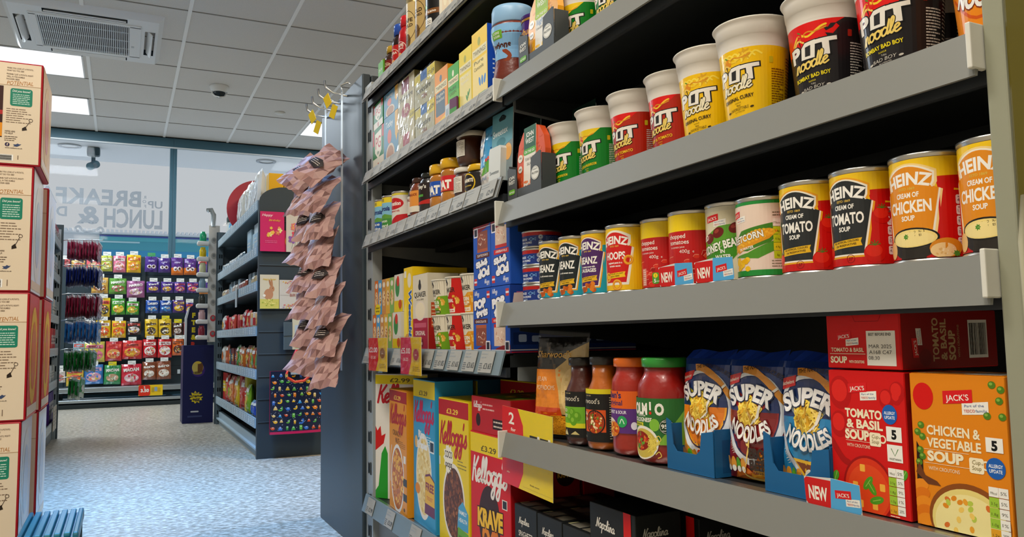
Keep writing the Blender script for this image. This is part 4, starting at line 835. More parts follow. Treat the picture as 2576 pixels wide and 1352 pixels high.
    A.p = [([(x, yy*(1+.4*(1-min(yy, 152)/152)) if yy > 0 else yy) for x, yy in pts], c, l) for pts, c, l in A.p]
    pouch(.104, .152, .015, A, 'foil', .06, .0011, ord(kind), back='#12327c', dback=.02).build('bag', t); t.scale = (.87, 1, 1)
    m = MB(); f = pouchf(.104, .152, .021, .06); n = 8
    vs = []; R = random.Random(3)
    for i in range(n+1):
        u = -.052+.104*i/n; vs.append((u, .0085, .1515)); 
    for i in range(n+1): u = -.050+.100*i/n; vs.append((u, .022+.003*math.sin(i*2.1), .163+.002*math.sin(i)))
    m.add(vs, [(i, i+1, n+2+i, n+1+i) for i in range(n)], '#16399a', 'foil'); m.build('top_seal', t); return t
noodlebag('yellow and orange chicken noodle bag standing in a cut blue tray', '#f0a21c', '#d8c41c', '', '', .8825, 'o')
noodlebag('red and orange barbecue beef noodle bag between the two blue trays', '#8c1a1e', '#7a1518', '', '', .787, 'r')
noodlebag('light blue mild curry noodle bag in the blue tray beside the red soup box', '#2a8ac0', '#2380b6', '', '', .692, 'b')
def bluetray(lab, y):
    t = thing('display_tray', lab, 'tray', (.7, y, -.1895), RS, 'cut down blue card trays'); m = MB(); B = '#1c5f92'; w2 = .0495
    f = plane((0, -.001, 0), (1, 0, 0), (0, 0, 1))
    m.prism([(-w2, 0), (w2, 0), (w2, .060), (.026, .056), (.022, .032), (.014, .026), (-.028, .026), (-.035, .034), (-.039, .066), (-w2, .070)], f, .0015, B, 'card')
    for x in (-w2, w2-.0012): m.box(x, 0, 0, x+.0015, .14, .062, B, 'card')
    m.box(-w2, 0, 0, w2, .14, .0012, B, 'card'); A = Art(); A.rect(2, 5, 70, 48, '#174e7e', 1); m.art(A, side(w2+.0002, .01, 0), 'card'); m.build('card_tray', t)
bluetray('cut blue card tray around the chicken noodle bag', .8825); bluetray('cut blue card tray around the mild curry noodle bag', .6918)
# ------------------------------------------------------------------ soup boxes
def soupbox(lab, kind):
    W, H, D = .096, .146, .060; A = Art(); red = kind == 'r'; bgc = '#cf1412' if red else '#e08412'; CR = '#f2e6c4'
    A.rect(-48, 0, 48, 146, bgc, 0)
    def mug(x, y): A.rrect(x-8, y-7, x+6, y+7, 2, CR, 3); A.ring(x+8, y+1, 4.4, 1.6, CR, 3, 16); A.text('Cup', x-1, y+1.2, 4, '#7a6a2a', 4, w=8, shear=.2, bold=0); A.text('Soup', x-1, y-4, 4, '#7a6a2a', 4, w=9, shear=.2, bold=0)
    if red:
        for x, y, r in ((-42, 122, 15), (26, 118, 9), (42, 126, 9), (-46, 88, 12), (38, 120, 6)): A.ell(max(min(x, 48-r), -48+r), y, r, r*1.2, '#b80c0c', 1, 22); A.ell(max(min(x, 48-r), -48+r)-1, y+2, r*.7, r*.8, '#dc241c', 1.5, 18)
        jack(A, -10, 127, 1.1); A.text('TOMATO', -4, 97, 9, CR, 3, w=46, bold=.04); A.text('& BASIL', -3, 86, 9, CR, 3, w=45, bold=.04); A.text('SOUP', -13, 74, 9.5, CR, 3, w=30, bold=.05); mug(11, 76); A.text('WITH CROUTONS', -12, 65.5, 3.6, CR, 3, w=30, bold=0)
        for y in (84, 72): A.rect(-28, y-.2, 4, y+.2, CR, 3)
        A.stroke([(-48, 70), (-34, 52), (-26, 48)], 7, '#a80c0c', 2); A.ell(-2, 24, 32, 34, '#9c0a08', 2, 34); A.ell(-2, 24, 29.5, 31.5, '#d83414', 2.4, 32); A.ell(-2, 22, 26, 27, '#e0481c', 2.6, 30)
        for x, y in ((-8, 45), (-18, 26), (16, 28), (6, 8), (-12, 8)): A.rrect(x-3.5, y-4, x+3, y+3.5, 1, '#f0b040', 3)
        for x, y, a in ((-2, 30, .9), (2, 26, 2.2), (8, 14, .3), (-44, 32, 1.2), (42, 44, 1)): A.ell(x, y, 9 if abs(x) < 40 else 6, 4, '#4f9a24', 3.4, 14, a); A.stroke([(x-5*math.cos(a), y-5*math.sin(a)), (x+5*math.cos(a), y+5*math.sin(a))], .6, '#a8d060', 3.8)
        A.ell(29, 103, 9, 10, '#1d5db0', 3.5, 22); A.text('ALLERGY', 29, 103, 3.2, '#eef2f8', 4, w=13, bold=.02); A.text('UPDATE', 29, 98.5, 3.2, '#eef2f8', 4, w=12, bold=.02)
        A.rect(24, 76, 42, 91, '#f0ede4', 3.5); A.text('5', 33, 79, 9, '#151515', 4, bold=.05); A.rect(24, 56, 42, 73, '#f0ede4', 3.5); A.stroke([(29, 69), (33, 62), (37, 69)], .8, '#3a7a2a', 4, False); A.text('VEGETARIAN', 33, 57.8, 2, '#5a5a52', 4, w=14); X0_ = 24; NY = 4
    else:
        A.ell(-34, 124, 11, 13, '#d4120e', 2, 26); jack(A, 2, 124, 1.35)
        A.text('CHICKEN &', -5, 88, 9, CR, 3, w=53, bold=.03); A.text('VEGETABLE', -5, 76, 9, CR, 3, w=54, bold=.03); A.text('SOUP', -14, 63, 9.5, CR, 3, w=36, bold=.05); mug(18, 64); A.text('WITH CROUTONS', -16, 54, 3.6, CR, 3, w=32, bold=0)
        for y in (73.5, 60.5): A.rect(-36, y-.2, 10, y+.2, CR, 3)
        for x, y in ((36, 138), (44, 134), (42, 124), (30, 110), (44, 110), (-38, 96), (-42, 89), (-37, 85), (-40, 72), (-38, 66), (-42, 60)): A.ell(x, y, 3.6, 3.4, '#4f7d1c', 3, 14); A.ell(x-.8, y+.9, 1.7, 1.4, '#86ae44', 3.4, 10)
        for k in range(5): A.ell(-42+k*1.0, 38-k*8, 9, 6, ('#e88a1c', '#dc7410')[k % 2], 2+k*.1, 16, .2)
        A.poly([(-42, 60), (-36, 48), (-24, 44), (-20, 40), (-34, 40), (-46, 50)], '#6a3a1c', 3); A.poly([(-46, 30), (-44, 80), (-38, 70), (-38, 40)], '#2a1a10', 1.2)
        A.ell(6, 12, 40, 34, '#8a4a18', 3, 36); 
        A.ell(6, 10, 37, 31, '#e6d27c', 3.4, 34); A.ell(6, 8, 34, 28, '#efe09a', 3.6, 32)
        q = random.Random(8)
        for k in range(16): A.ell(6+q.uniform(-24, 22), 10+q.uniform(-9, 22), 3.2, 2.4, q.choice(['#e8a02c', '#e08a1c', '#f0c860', '#b8c84a', '#d8702a']), 4.2, 8, q.uniform(0, 3))
        A.rect(27, 78, 43, 91, '#f0ede4', 4.5); A.text('5', 35, 80, 8.5, '#151515', 5, bold=.05); A.ell(35, 64, 9, 9.5, '#1d5db0', 4.5, 22); A.text('ALLERGY', 35, 64.5, 3.2, '#eef2f8', 5, w=13, bold=.02); A.text('UPDATE', 35, 60, 3.2, '#eef2f8', 5, w=12, bold=.02); X0_ = 27; NY = 2
    for k, (c, a, b_) in enumerate((('#e0a024', '1.2g', '20%'), ('#9cc43a', '1.0g', '1%'), ('#9cc43a', '1.8g', '9%'), ('#9cc43a', '3.5g', '5%'), ('#f0ede4', '99kcal', '5%'))):
        A.rect(X0_, NY+k*9.2, X0_+9, NY+8.6+k*9.2, c, 4.6); A.rect(X0_+9.2, NY+k*9.2, X0_+18, NY+8.6+k*9.2, '#f0ede4', 4.6); A.text(a, X0_+4.5, NY+2+k*9.2, 2.6, '#4a4a1c', 5, w=6, bold=0); A.text(b_, X0_+13.6, NY+2.6+k*9.2, 3, '#3a3a30', 5, w=5.5, bold=0)
    A.lines(X0_, 0.6, X0_+18, 3, 1, CR, 4.6, 2)
    m = MB(); m.box(-.048, 0, 0, .048, D, H, bgc, 'card', .0012); A.crop(-47.6, .4, 47.6, H*1000-.4); m.art(A, front(0, -.0003, 0), 'card', lift=.0001)
    S = Art(); S.rect(1, 1, 59, 145, '#8e1210' if red else '#c9700e', 0); S.barcode(10, 16, 50, 46, 1, True); S.text('TOMATO' if red else 'CHICKEN', 30, 92, 9, '#c9a878', 1, w=44, bold=.03); S.text('& BASIL' if red else '& VEG', 30, 80, 9, '#c9a878', 1, w=42, bold=.03); S.text('SOUP', 24, 67, 10, '#c9a878', 1, w=30, bold=.04); S.text('WITH CROUTONS', 28, 60, 3, '#b08f60', 1, w=34); S.ell(12, 112, 9, 9, '#7a0e0c', .5); jack(S, 22, 126, .9); S.crop(1, 1, 59, 145); m.art(S, side(.0483), 'card')
    T = Art(); T.rect(1, 1, 95, 59, bgc, 0); jack(T, 24, 34, .9); T.text('TOMATO & BASIL' if red else 'CHICKEN & VEGETABLE', 28, 18, 4.4, CR, 2, w=44, bold=.02); T.text('SOUP', 16, 6, 7, CR, 2, w=22, bold=.04); T.text('WITH CROUTONS', 40, 6, 3, CR, 2, w=20); T.rect(4, 15.4, 52, 16, CR, 2); T.rect(54, 4, 90, 40, '#ece8de', 2); T.text('BEST BEFORE END', 71, 35, 3, '#4a4a48', 3, w=28); T.text('MAR 2025', 71, 22, 4, '#4a4a48', 3, w=28, bold=0); T.text('A168 C47', 71, 16, 4, '#4a4a48', 3, w=28, bold=0); T.text('08:30', 63, 10, 4, '#4a4a48', 3, w=14, bold=0)
    T.stroke([(36, 58), (40, 50), (70, 50), (74, 58)], .5, '#a01010' if red else '#b8690c', 2, False); m.art(T, topf(-.048, 0, H+.0003), 'card')
    o = m.build('soup_box'); tag(o, lab, 'box', 'soup boxes'); return o
sr = soupbox('red tomato and basil soup box standing upright beside the curry noodle bag', 'r'); put(sr, .702, .594, -.1888, -.02)
so = soupbox('orange chicken and vegetable soup box', 'o'); put(so, .702, .493, -.1888, -.015)
# the same red box lying on its back: its top end faces the aisle
ly = dup(sr, 'red soup box lying flat on top of the upright red soup box', (.7, .592, -.0405), 0); ly.rotation_euler = (PI/2, 0, RS-.03); ly.location = (.704+.146, .592, -.0408)
# ------------------------------------------------------------------ promo card caught behind the lowest visible rail
A = Art(); A.rect(0, 0, 150, 200, '#e6cc14', 0); A.poly([(0, 0), (52, 0), (66, 40), (68, 100), (66, 160), (50, 200), (0, 200)], '#d8201c', 1); A.text('2', 30, 158, 30, '#f2eee2', 2, w=16, bold=.02); A.text('for', 36, 140, 9, '#f2eee2', 2); A.text('£3.50', 34, 100, 22, '#f2eee2', 2, w=54)
for x in (86, 116): A.rect(x, 122, x+22, 142, '#2a2420', 2); A.text('JAR', x+11, 130, 5, '#e8e0d0', 3); A.rect(x+22, 124, x+28, 144, '#efe9dc', 2)
A.text('Ends soon', 100, 18, 4, '#5a4a10', 2, w=26); A.rect(66, 9, 150, 9.5, '#b89a10', 2); A.text('offer', 20, 30, 4, '#f2d8b0', 2)
m = MB(); m.box(0, 0, 0, .150, .0006, .150, '#d8d0a0', 'card'); m.art(A, plane((0, -.0002, 0), (1, 0, 0), (0, 0, .75)), 'gloss', lift=.0001)
o = m.build('offer_card'); o.location = (XF, 1.458, -.288); o.rotation_euler = (0, .03, RS); o.scale = (1.38, 1, 1); tag(o, 'red and yellow two for offer card held behind the grey rail below the poppadoms', 'sign')
# ------------------------------------------------------------------ black pasta boxes and teal packets on the bottom shelf
def pastabox(lab, y, z, W, H, D, words, x=.70, ribbon=False, grp='black pasta boxes', rz=0):
    m = MB(); m.box(-W/2, 0, 0, W/2, D, H, '#1b1d1d', 'card', .0012); A = Art(); w1 = W*1000
    if words: A.script('Napolina', -w1*.30, H*1000-34, 6.4, 1.5, '#e6e2d8', 2, sx=1.0)
    for k, q in enumerate(words): A.text(q, 0, H*1000-58-k*14, 11, '#e6e2d8', 2, w=w1*.62, bold=.01)
    if words: A.rrect(w1*.1, H*1000-110, w1*.45, H*1000-70, 2, '#d8b23a', 2)
    if ribbon:
        A = Art(); A.script('Napolina', -46, H*1000-36, 8, 1.9, '#e6e2d8', 2, slope=-.05); A.text("WE'VE GOT A NAPOLI", 16, H*1000-52, 2.4, '#b8b2a4', 2, w=34); A.poly([(34, H*1000), (54, H*1000), (54, H*1000-54), (44, H*1000-64), (34, H*1000-54)], '#cc1410', 2)
    A.crop(-w1/2, 0, w1/2, H*1000); m.art(A, front(0, -.0003, 0), 'card', lift=.0001)
    T = Art(); 
    for k in range(int(D*1000//60)): T.rect(-w1*.36, 8+k*60, -w1*.02, 40+k*60, '#8f8a7c', 1); T.rect(w1*.06, 8+k*60, w1*.4, 36+k*60, '#7d7768', 1); T.rect(-w1*.48, 10+k*60, -w1*.40, 30+k*60, '#c0b98a', 1)
    T.crop(-w1/2, 0, w1/2, D*1000)
    if words: m.art(T, topf(0, 0, H+.0003), 'gloss', lift=.0001)
    S = Art(); S.script('Napolina', 12, H*1000-34, 7, 1.6, '#cfcabd', 1); S.crop(0, 0, D*1000, H*1000)
    m.art(S, side(W/2+.0003), 'card', lift=.0001)
    o = m.build('pasta_box'); put(o, x, y, z, rz); tag(o, lab, 'box', grp)
ZB = -.4848
for k in range(3): pastabox(('black spaghetti box beside the chocolate cereal boxes', 'black spaghetti box in the middle of its row of three', 'black spaghetti box nearest the ribbon box')[k], 1.386-.095*k, ZB, .092, .158-.001*k, .20, ['SPAGHETTI', 'QUICK COOK'])
pastabox('black pasta box with a red ribbon printed on its front', 1.085, ZB, .130, .211, .085, [], ribbon=True, rz=.0)
pastabox('black pasta box behind the one with the red ribbon', 1.06, ZB, .130, .20, .085, [], x=.80, ribbon=True)
A = Art(); A.rect(-55, 0, 55, 150, '#0d7f7c', 0); A.ell(-12, 118, 11, 12, '#c81c1c', 1); A.poly([(-55, 100), (55, 128), (55, 150), (-55, 150)], '#11918c', .5); A.text('RICE', 0, 80, 18, '#eef2ea', 1, w=60, bold=.03)
pk = pouch(.11, .15, .02, A, 'foil', .12, .001, 3, back='#0c6a68').build('rice_pouch'); tag(pk, 'teal pouch leaning in front of the black boxes, first of the teal row', 'pouch', 'teal pouches on the bottom shelf'); put(pk, .725, .955, ZB, -.2)
for k, (x, y) in enumerate(((.73, .835), (.74, .715))):
    dup(pk, ('teal pouch second in the row on the bottom shelf', 'teal pouch third in the row on the bottom shelf')[k], (x, y, ZB), RS-.2)
# ================================================================== FURTHER BAY PRODUCTS
Z0, Z1, Z2, Z3, Z4 = .7835, .5175, .3175, -.0345, -.4815
def carton(name, lab, cat, W, H, D, bgc, draw, y, z, group=None, x=.70, rz=0, sidec=None, topc=None, sdraw=None, tdraw=None, mat='card'):
    m = MB(); m.box(-W/2, 0, 0, W/2, D, H, sidec or bgc, mat, .001); A = Art(); A.rect(-W*500+.4, .4, W*500-.4, H*1000-.4, bgc, 0); draw(A, W*1000, H*1000); A.crop(-W*500+.3, .3, W*500-.3, H*1000-.3); m.art(A, front(0, -.0003, 0), mat, lift=.0001)
    if sdraw: S = Art(); sdraw(S, D*1000, H*1000); S.crop(.3, .3, D*1000-.3, H*1000-.3); m.art(S, side(W/2+.0003), mat)
    T = Art(); T.rect(-W*500+.4, .4, W*500-.4, D*1000-.4, topc or bgc, 0)
    if tdraw: tdraw(T, W*1000, D*1000); T.crop(-W*500+.3, .3, W*500-.3, D*1000-.3)
    m.art(T, topf(0, 0, H+.0003), mat)
    o = m.build(name); put(o, x, y, z, rz); return tag(o, lab, cat, group)
# ---- top shelf: coffee
def coffee(lab, y, R, H, body, lidc, lab_c, words, wc, group=None, x=None, metal=False, name='coffee_jar', lidh=.03, z=Z0):
    t = thing(name, lab, 'jar' if not metal else 'tin', (x or XF+.008+R, y, z), RS+.1, group)
    if metal: pr = [(R-.001, 0), (R, .002), (R, H-lidh-.002), (R-.001, H-lidh)]
    else: pr = [(R*.9, 0), (R, .006), (R, H*.55), (R*.93, H*.68), (R*.72, H-lidh-.004), (R*.72, H-lidh)]
    MB().lathe(pr, body, 'metal' if metal == 2 else 'gloss', 28).build('jar_body', t)
    MB().lathe([(R*(1.01 if metal else .8), H-lidh), (R*(1.01 if metal else .82), H-.003), (R*(.98 if metal else .78), H), (0, H)], lidc, 'gloss', 28).build('lid', t)
    A = Art(); C = PI*R*1000; top = H*1000*(.52 if not metal else .9)-(0 if not metal else lidh*900); A.rect(-C, 8, C, top, lab_c, 0)
    for k, (s, h) in enumerate(words): A.text(s, 0, top*.62-k*h*1.6, h, wc, 2, w=R*1200, bold=.03)
    A.ell(0, top*.26, R*420, top*.14, '#e0a05a' if not metal else '#6a4a1c', 1, 18); A.ring(0, top*.55, R*900, 1.5, wc, 1.5, 20, top*.3)
    MB().art(A, cyl(R+.0002), 'gloss', su=5).build('paper_label', t); return t
coffee('small coffee jar with brown lid at the far end of the top shelf', 2.325, .030, .075, '#3a1d10', '#8a6a3a', '#b08a4a', [('GOLD', 7)], '#3a2410', 'small coffee jars', lidh=.018)
coffee('small coffee jar with gold lid beside the blue lidded coffee jar', 2.262, .0305, .095, '#3a1d10', '#c09a30', '#7a1c18', [('RICH', 7)], '#e6d6b0', 'small coffee jars', lidh=.02)
coffee('coffee jar with a bright blue lid on the top shelf', 2.19, .0305, .136, '#2a1410', '#2a52b0', '#b8201c', [('AZERA', 7)], '#f0e6d0', lidh=.032)
coffee('red coffee jar with a red lid on the top shelf', 2.128, .0305, .139, '#b8141c', '#d0202a', '#a8121c', [('CAFE', 10), ('ORIGINAL', 4)], '#f2e8d8', lidh=.03)
coffee('gold coffee tin beside the red coffee jar', 2.058, .037, .178, '#bfa468', '#3a2f28', '#c8ae74', [('CAFE', 11), ('GOLD', 9)], '#3a2414', 'gold coffee tins', metal=2, lidh=.014)
coffee('gold coffee tin beside the black and green coffee tin', 1.982, .037, .178, '#bfa468', '#3a2f28', '#b89a60', [('GOLD', 11), ('BLEND', 7)], '#3a2414', 'gold coffee tins', metal=2, lidh=.014)
t = coffee('black coffee tin with green leaf pattern on the top shelf', 1.898, .045, .20, '#161616', '#1c1c1c', '#171717', [], '#e6d8b0', metal=1, lidh=.012)
A = Art()
for k in range(22):
    q = random.Random(k); A.ell(q.uniform(-40, 60), q.uniform(60, 170), q.uniform(8, 14), 4, q.choice(['#4f9a1c', '#63b02a', '#3a7a1a']), 1.5, 12, q.uniform(0, 3))
A.rect(-30, 52, 50, 66, '#7a4a1c', 3); A.text('Americano', 2, 56, 7.5, '#f0e8d8', 4, w=60); A.rrect(-20, 24, 20, 42, 6, '#e6e2d8', 3); A.lines(-16, 27, 16, 40, 3, '#5a5a55', 4, 2)
[bpy.data.objects.remove(c) for c in list(t.children) if c.name.startswith('paper_label')]
B = Art(); B.rect(-141, 4, 141, 186, '#171717', 0); B.p += A.p; MB().art(B, cyl(.0452), 'gloss', su=5).build('paper_label', t)
carton('coffee_carton', 'green carton tucked low between the small coffee jars', 'carton', .05, .05, .005, '#5fae2c', lambda A, w, h: A.text('DECAF', 0, h*.4, 8, '#f0f2e0', 2, w=36), 2.290, Z0+.0065, x=.6895)
carton('display_card', 'red and yellow upright board behind the coffee jars', 'card', .19, .26, .012, '#d8141a', lambda A, w, h: (A.poly([(-w/2, 0), (-w/2+52, 0), (-w/2+16, h), (-w/2, h)], '#f0c41c', 1), A.lines(-w*.2, 30, w*.4, 200, 5, '#f0d0c0', 1, 3)), 2.245, Z0, x=.80)
def cream(A, w, h): 
    for k in range(3): A.rect(-w/2+20+k*60, 6, -w/2+64+k*60, h-8, ('#e6c890', '#d8b070', '#e0bc80')[k], 1); A.ell(-w/2+42+k*60, 60, 14, 26, '#f0dca8', 2)
carton('biscuit_carton', 'wide cream carton at the near end of the top shelf', 'carton', .235, .19, .12, '#e6d4a8', cream, 1.70, Z0)
# ---- second shelf: tea
def pg(A, w, h):
    A.rect(-w/2, h*.30, w/2, h, '#1f7a36', 1); A.poly([(-w*.30, h*.88), (w*.30, h*.92), (w*.30, h*.44), (0, h*.26), (-w*.30, h*.44)], '#ece6d4', 2); A.text('PG', 0, h*.52, h*.28, '#c01c1c', 3, w=w*.46, bold=.01); A.text('tips', 0, h*.38, h*.09, '#1f6a2e', 3, w=w*.2); A.rect(-w*.5, h*.62, -w*.36, h*.98, '#c8241c', 2); A.rect(w*.34, h*.72, w*.5, h, '#c8241c', 2); A.ell(0, h*.12, 5, 8, '#b8201c', 3)
    A.rect(-w/2, 0, w/2, h*.26, '#e2dccb', 1.2)
carton('tea_box', 'green and white tea box under its twin at the far end of the tea shelf', 'tea box', .113, .134, .12, '#e2dccb', pg, 2.352, Z1, 'green tea boxes', x=.70)
carton('tea_box', 'green tea box stacked on its twin at the far end of the tea shelf', 'tea box', .110, .080, .12, '#1f7a36', pg, 2.352, Z1+.1345, 'green tea boxes', x=.70, rz=-.03)
def tet(A, w, h):
    A.rect(-w/2, 0, w/2, h, '#5d8fae', 1); A.text('Tetley', -w*.1, h*.76, h*.13, '#e2edf2', 3, w=w*.5, shear=.1); A.ell(-w*.1, h*.55, w*.14, h*.15, '#d86a4a', 2); A.ell(-w*.05, h*.16, w*.3, h*.24, '#d8c8b0', 2); A.ell(-w*.05, h*.16, w*.24, h*.19, '#b07a4a', 3); A.poly([(w*.28, h*.5), (w*.5, h*.5), (w*.5, h), (w*.28, h)], '#dca92c', 3); A.poly([(w*.30, h*.5), (w*.38, h*.36), (w*.46, h*.5)], '#dca92c', 3)
carton('tea_box', 'pale blue tea box with a gold ribbon under its twin', 'tea box', .140, .142, .12, '#6a9ab6', tet, 2.222, Z1, 'pale blue tea boxes', x=.70, sidec='#1d2f6e')
carton('tea_box', 'pale blue tea box with a gold ribbon on top of its twin', 'tea box', .140, .073, .12, '#6a9ab6', tet, 2.222, Z1+.1425, 'pale blue tea boxes', x=.70, sidec='#1d2f6e', rz=.0)
def wrapped(lab, W, H, D, bgc, draw, y, z, grp, rz=0):
    o = carton('tea_box', lab, 'tea box', W, H, D, bgc, draw, y, z, grp, x=.70, rz=rz, sidec='#8d8452', topc='#a89c5c')
    m = MB(); n = 14; R = random.Random(int(y*1000)); vs = []; fs = []
    for j in range(n+1):
        for i in range(n+1): vs.append((-W/2+W*i/n, -.0025-R.uniform(0, .0035), H*j/n))
    for j in range(n):
        for i in range(n): p = j*(n+1)+i; fs.append((p, p+1, p+n+2, p+n+1))
    m.add(vs, fs, '#ffffff', 'clear_film', False); m.build('plastic_wrap', o); return o
def yk(A, w, h):
    A.rect(-w/2, 0, w/2, h, '#c9bd94', 1); A.rect(-w*.28, h*.80, w*.18, h*.98, '#8e1c2c', 2); A.text('Yorkshire', 0, h*.70, 15, '#5a4a2a', 2, w=w*.8, shear=.1); A.ell(-w*.02, h*.55, w*.26, h*.09, '#a82820', 2); A.text('TEA', 0, h*.52, 14, '#f0e4c8', 3, w=w*.3); A.rect(w*.22, h*.4, w*.48, h*.5, '#d6c21e', 2); A.text('£3.21', w*.35, h*.43, 7, '#3a3414', 3, w=w*.22); A.rect(-w*.2, h*.06, w*.2, h*.24, '#b03028', 2); A.lines(-w*.4, h*.26, w*.1, h*.38, 4, '#8a7c54', 2, 2)
wrapped('tall tea box wrapped in shiny clear plastic', .140, .212, .15, '#c9bd94', yk, 2.0815, Z1, None)
def y2_(A, w, h):
    A.rect(-w/2, 0, w/2, h, '#b9b28c', 1); A.rect(-w*.5, h*.72, -w*.2, h*.96, '#d6c21e', 2); A.rect(-w*.2, h*.72, w*.12, h, '#2a62a8', 2); A.rect(w*.14, h*.62, w*.5, h*.98, '#e0ca14', 2); A.text('£2.09', w*.32, h*.72, h*.13, '#3a3414', 3, w=w*.3, bold=.01); A.text('Yorkshire', -w*.05, h*.4, h*.16, '#4a4226', 3, w=w*.7, shear=.15); A.text('TEA', 0, h*.18, h*.14, '#8a2820', 3, w=w*.24)
wrapped('wrapped tea box with a yellow price flash, under its twin', .148, .094, .13, '#b9b28c', y2_, 1.931, Z1, 'wrapped tea boxes with price flashes')
wrapped('wrapped tea box with a yellow price flash, on top of its twin', .148, .092, .13, '#b9b28c', y2_, 1.931, Z1+.0945, 'wrapped tea boxes with price flashes', rz=.02)
def twin(c1, c2, words, pic):
    def d(A, w, h):
        A.rect(-w/2, 0, w/2, h, c1, 1); A.ell(-w*.02, h*.84, w*.09, h*.06, c2, 2); A.rect(-w*.46, h*.64, w*.46, h*.76, '#e6dcb0', 2); A.text('TWININGS', 0, h*.665, h*.07, '#2a2a1c', 3, w=w*.8, bold=.0); pic(A, w, h)
        for k, s in enumerate(words): A.text(s, -w*.05, h*.54-k*h*.085, h*.055, '#f2f0e4' if c1[1:3] in ('e8', '2d') and c1 != '#e8cf4a' else '#5a5a2a', 3, w=w*.6, bold=0)
        A.rect(-w*.1, h*.05, w*.35, h*.12, '#7fae7a', 3); A.lines(-w*.08, h*.06, w*.33, h*.11, 2, '#e6f0e0', 4, 1)
    return d
carton('tea_box', 'orange and grey breakfast tea box beside the wrapped boxes', 'tea box', .088, .150, .07, '#e8962a', twin('#e8962a', '#5f7688', ['English', 'Breakfast'], lambda A, w, h: (A.rrect(-w*.42, h*.22, w*.3, h*.62, 6, '#4f6270', 1.5), A.poly([(-w*.5, 0), (w*.5, h*.1), (w*.5, h*.2), (-w*.5, h*.1)], '#f0c01c', 2))), 1.810, Z1)
carton('tea_box', 'bright green tea box between the orange and yellow ones', 'tea box', .070, .135, .07, '#3fa51c', twin('#3fa51c', '#e6e6c8', ['PURE', 'GREEN'], lambda A, w, h: (A.rect(-w*.5, 0, w*.5, h*.35, '#a8c81c', 1.5), A.rect(-w*.5, h*.35, w*.5, h*.5, '#63b41c', 1.4))), 1.7285, Z1)
carton('tea_box', 'yellow peppermint tea box beside the green one', 'tea box', .075, .148, .07, '#e8cf1c', twin('#e8cf1c', '#a8a83a', ['Pure', 'Peppermint'], lambda A, w, h: (A.rect(-w*.45, h*.1, w*.45, h*.6, '#e6d88a', 1.5), [A.ell(w*(.1+.09*k), h*.2+k*5, 3, 9, '#2f8a2a', 2.5, 10, .5-k*.5) for k in range(3)])), 1.654, Z1)
carton('tea_box', 'yellow chamomile tea box with a blue side', 'tea box', .085, .165, .08, '#efc81c', twin('#efc81c', '#a8a83a', ['Pure', 'Camomile'], lambda A, w, h: (A.rect(-w*.45, h*.1, w*.45, h*.6, '#efd98a', 1.5), [A.ell(w*(.0+.16*k), h*.28, 5, 11, '#4a8ad6', 2.5, 12, .3-k*.3) for k in range(3)])), 1.5725, Z1, sidec='#1d4fb8', sdraw=lambda S, d, h: (S.rect(.5, .5, d-.5, h-.5, '#1d4fb8', 0), S.lines(12, 50, d-14, 90, 4, '#dfe8f4', 1, 2)))
carton('sample_sachet', 'small silver sachet leaning on the tea shelf rail', 'sachet', .026, .034, .004, '#c3ccd0', lambda A, w, h: A.rect(-w*.3, h*.2, w*.3, h*.7, '#9aa7ae', 1), 1.750, Z1+.007, x=.692)
carton('tea_sachet', 'small purple and green sachet leaning on the tea shelf rail', 'sachet', .036, .040, .005, '#6a3a5c', lambda A, w, h: A.rect(-w*.5, 0, w*.5, h*.4, '#4f9a4a', 1), 1.712, Z1+.007, x=.692, rz=.1)
t = thing('chocolate_drink_jar', 'hot chocolate jar with a pale blue screw lid', 'jar', (.738, 1.4805, Z1+.0005), RS+.1)
MB().lathe([(.036, 0), (.046, .006), (.046, .03), (.041, .06), (.041, .085), (.050, .115), (.050, .135), (.044, .143)], '#6a2412', 'content', 36).build('jar_body', t)
MB().lathe([(.047, .140), (.0485, .142), (.0485, .170), (.046, .178), (0, .179)], '#8db6da', 'plastic', 40).build('lid', t)
A = Art(); A.rect(-60, 62, 60, 134, '#7fb0d8', 0); A.text('Options', 6, 84, 15, '#4a1c10', 2, w=60, shear=.1, bold=.04); A.rrect(-8, 104, 20, 122, 3, '#6aa52c', 2); A.text('LESS', 6, 114, 5, '#eef4e0', 3, w=16); A.text('SUGAR', 6, 107, 5, '#eef4e0', 3, w=18); A.stroke([(20, 80), (34, 66), (20, 50), (8, 30)], 9, '#8a3a1c', 1)
MB().art(A, cyl(lambda v: .0415 + (.0088 if v > .115 else (0 if v < .085 else .0088*(v-.085)/.03))), 'gloss', su=5, sv=8).build('wrap_label', t); t.scale = (.94, .94, 1)
t = thing('cocoa_tub', 'purple drinking chocolate tub beside the tuna bean salad', 'tub', (.758, 1.400, Z1+.003), RS+.12)
MB().lathe([(.035, 0), (.036, .002), (.036, .122), (.0375, .123), (.0375, .130), (.036, .131), (0, .131)], '#3b1a63', 'gloss', 40).build('tub_body', t)
MB().lathe([(.0368, .118), (.0372, .119), (.0372, .122), (.0368, .123)], '#e0a850', 'metal', 40, cap=False).build('rim', t)
A = Art(); A.rect(-113, 3, 113, 117, '#3f1c6a', 0); A.text('Cadbury', -2, 88, 15, '#e6b04a', 2, w=52, shear=.35, bold=.01, rot=.06); A.text('DRINKING', -4, 78, 5, '#e6d8f0', 2, w=34, rot=.05); A.text('CHOCOLATE', -2, 68, 7, '#e6d8f0', 2, w=46, rot=.05); A.ell(2, 40, 19, 22, '#e09a3a', 2, 26); A.ell(2, 40, 16, 19, '#b8642a', 3, 26); A.ell(4, 42, 9, 12, '#d88a4a', 4, 18); A.rrect(14, 6, 32, 16, 5, '#e0dce6', 2); A.text('30%', 23, 8.5, 5, '#3f1c6a', 3, w=10)
MB().art(A, cyl(.0362), 'gloss', su=5).build('printed_label', t)
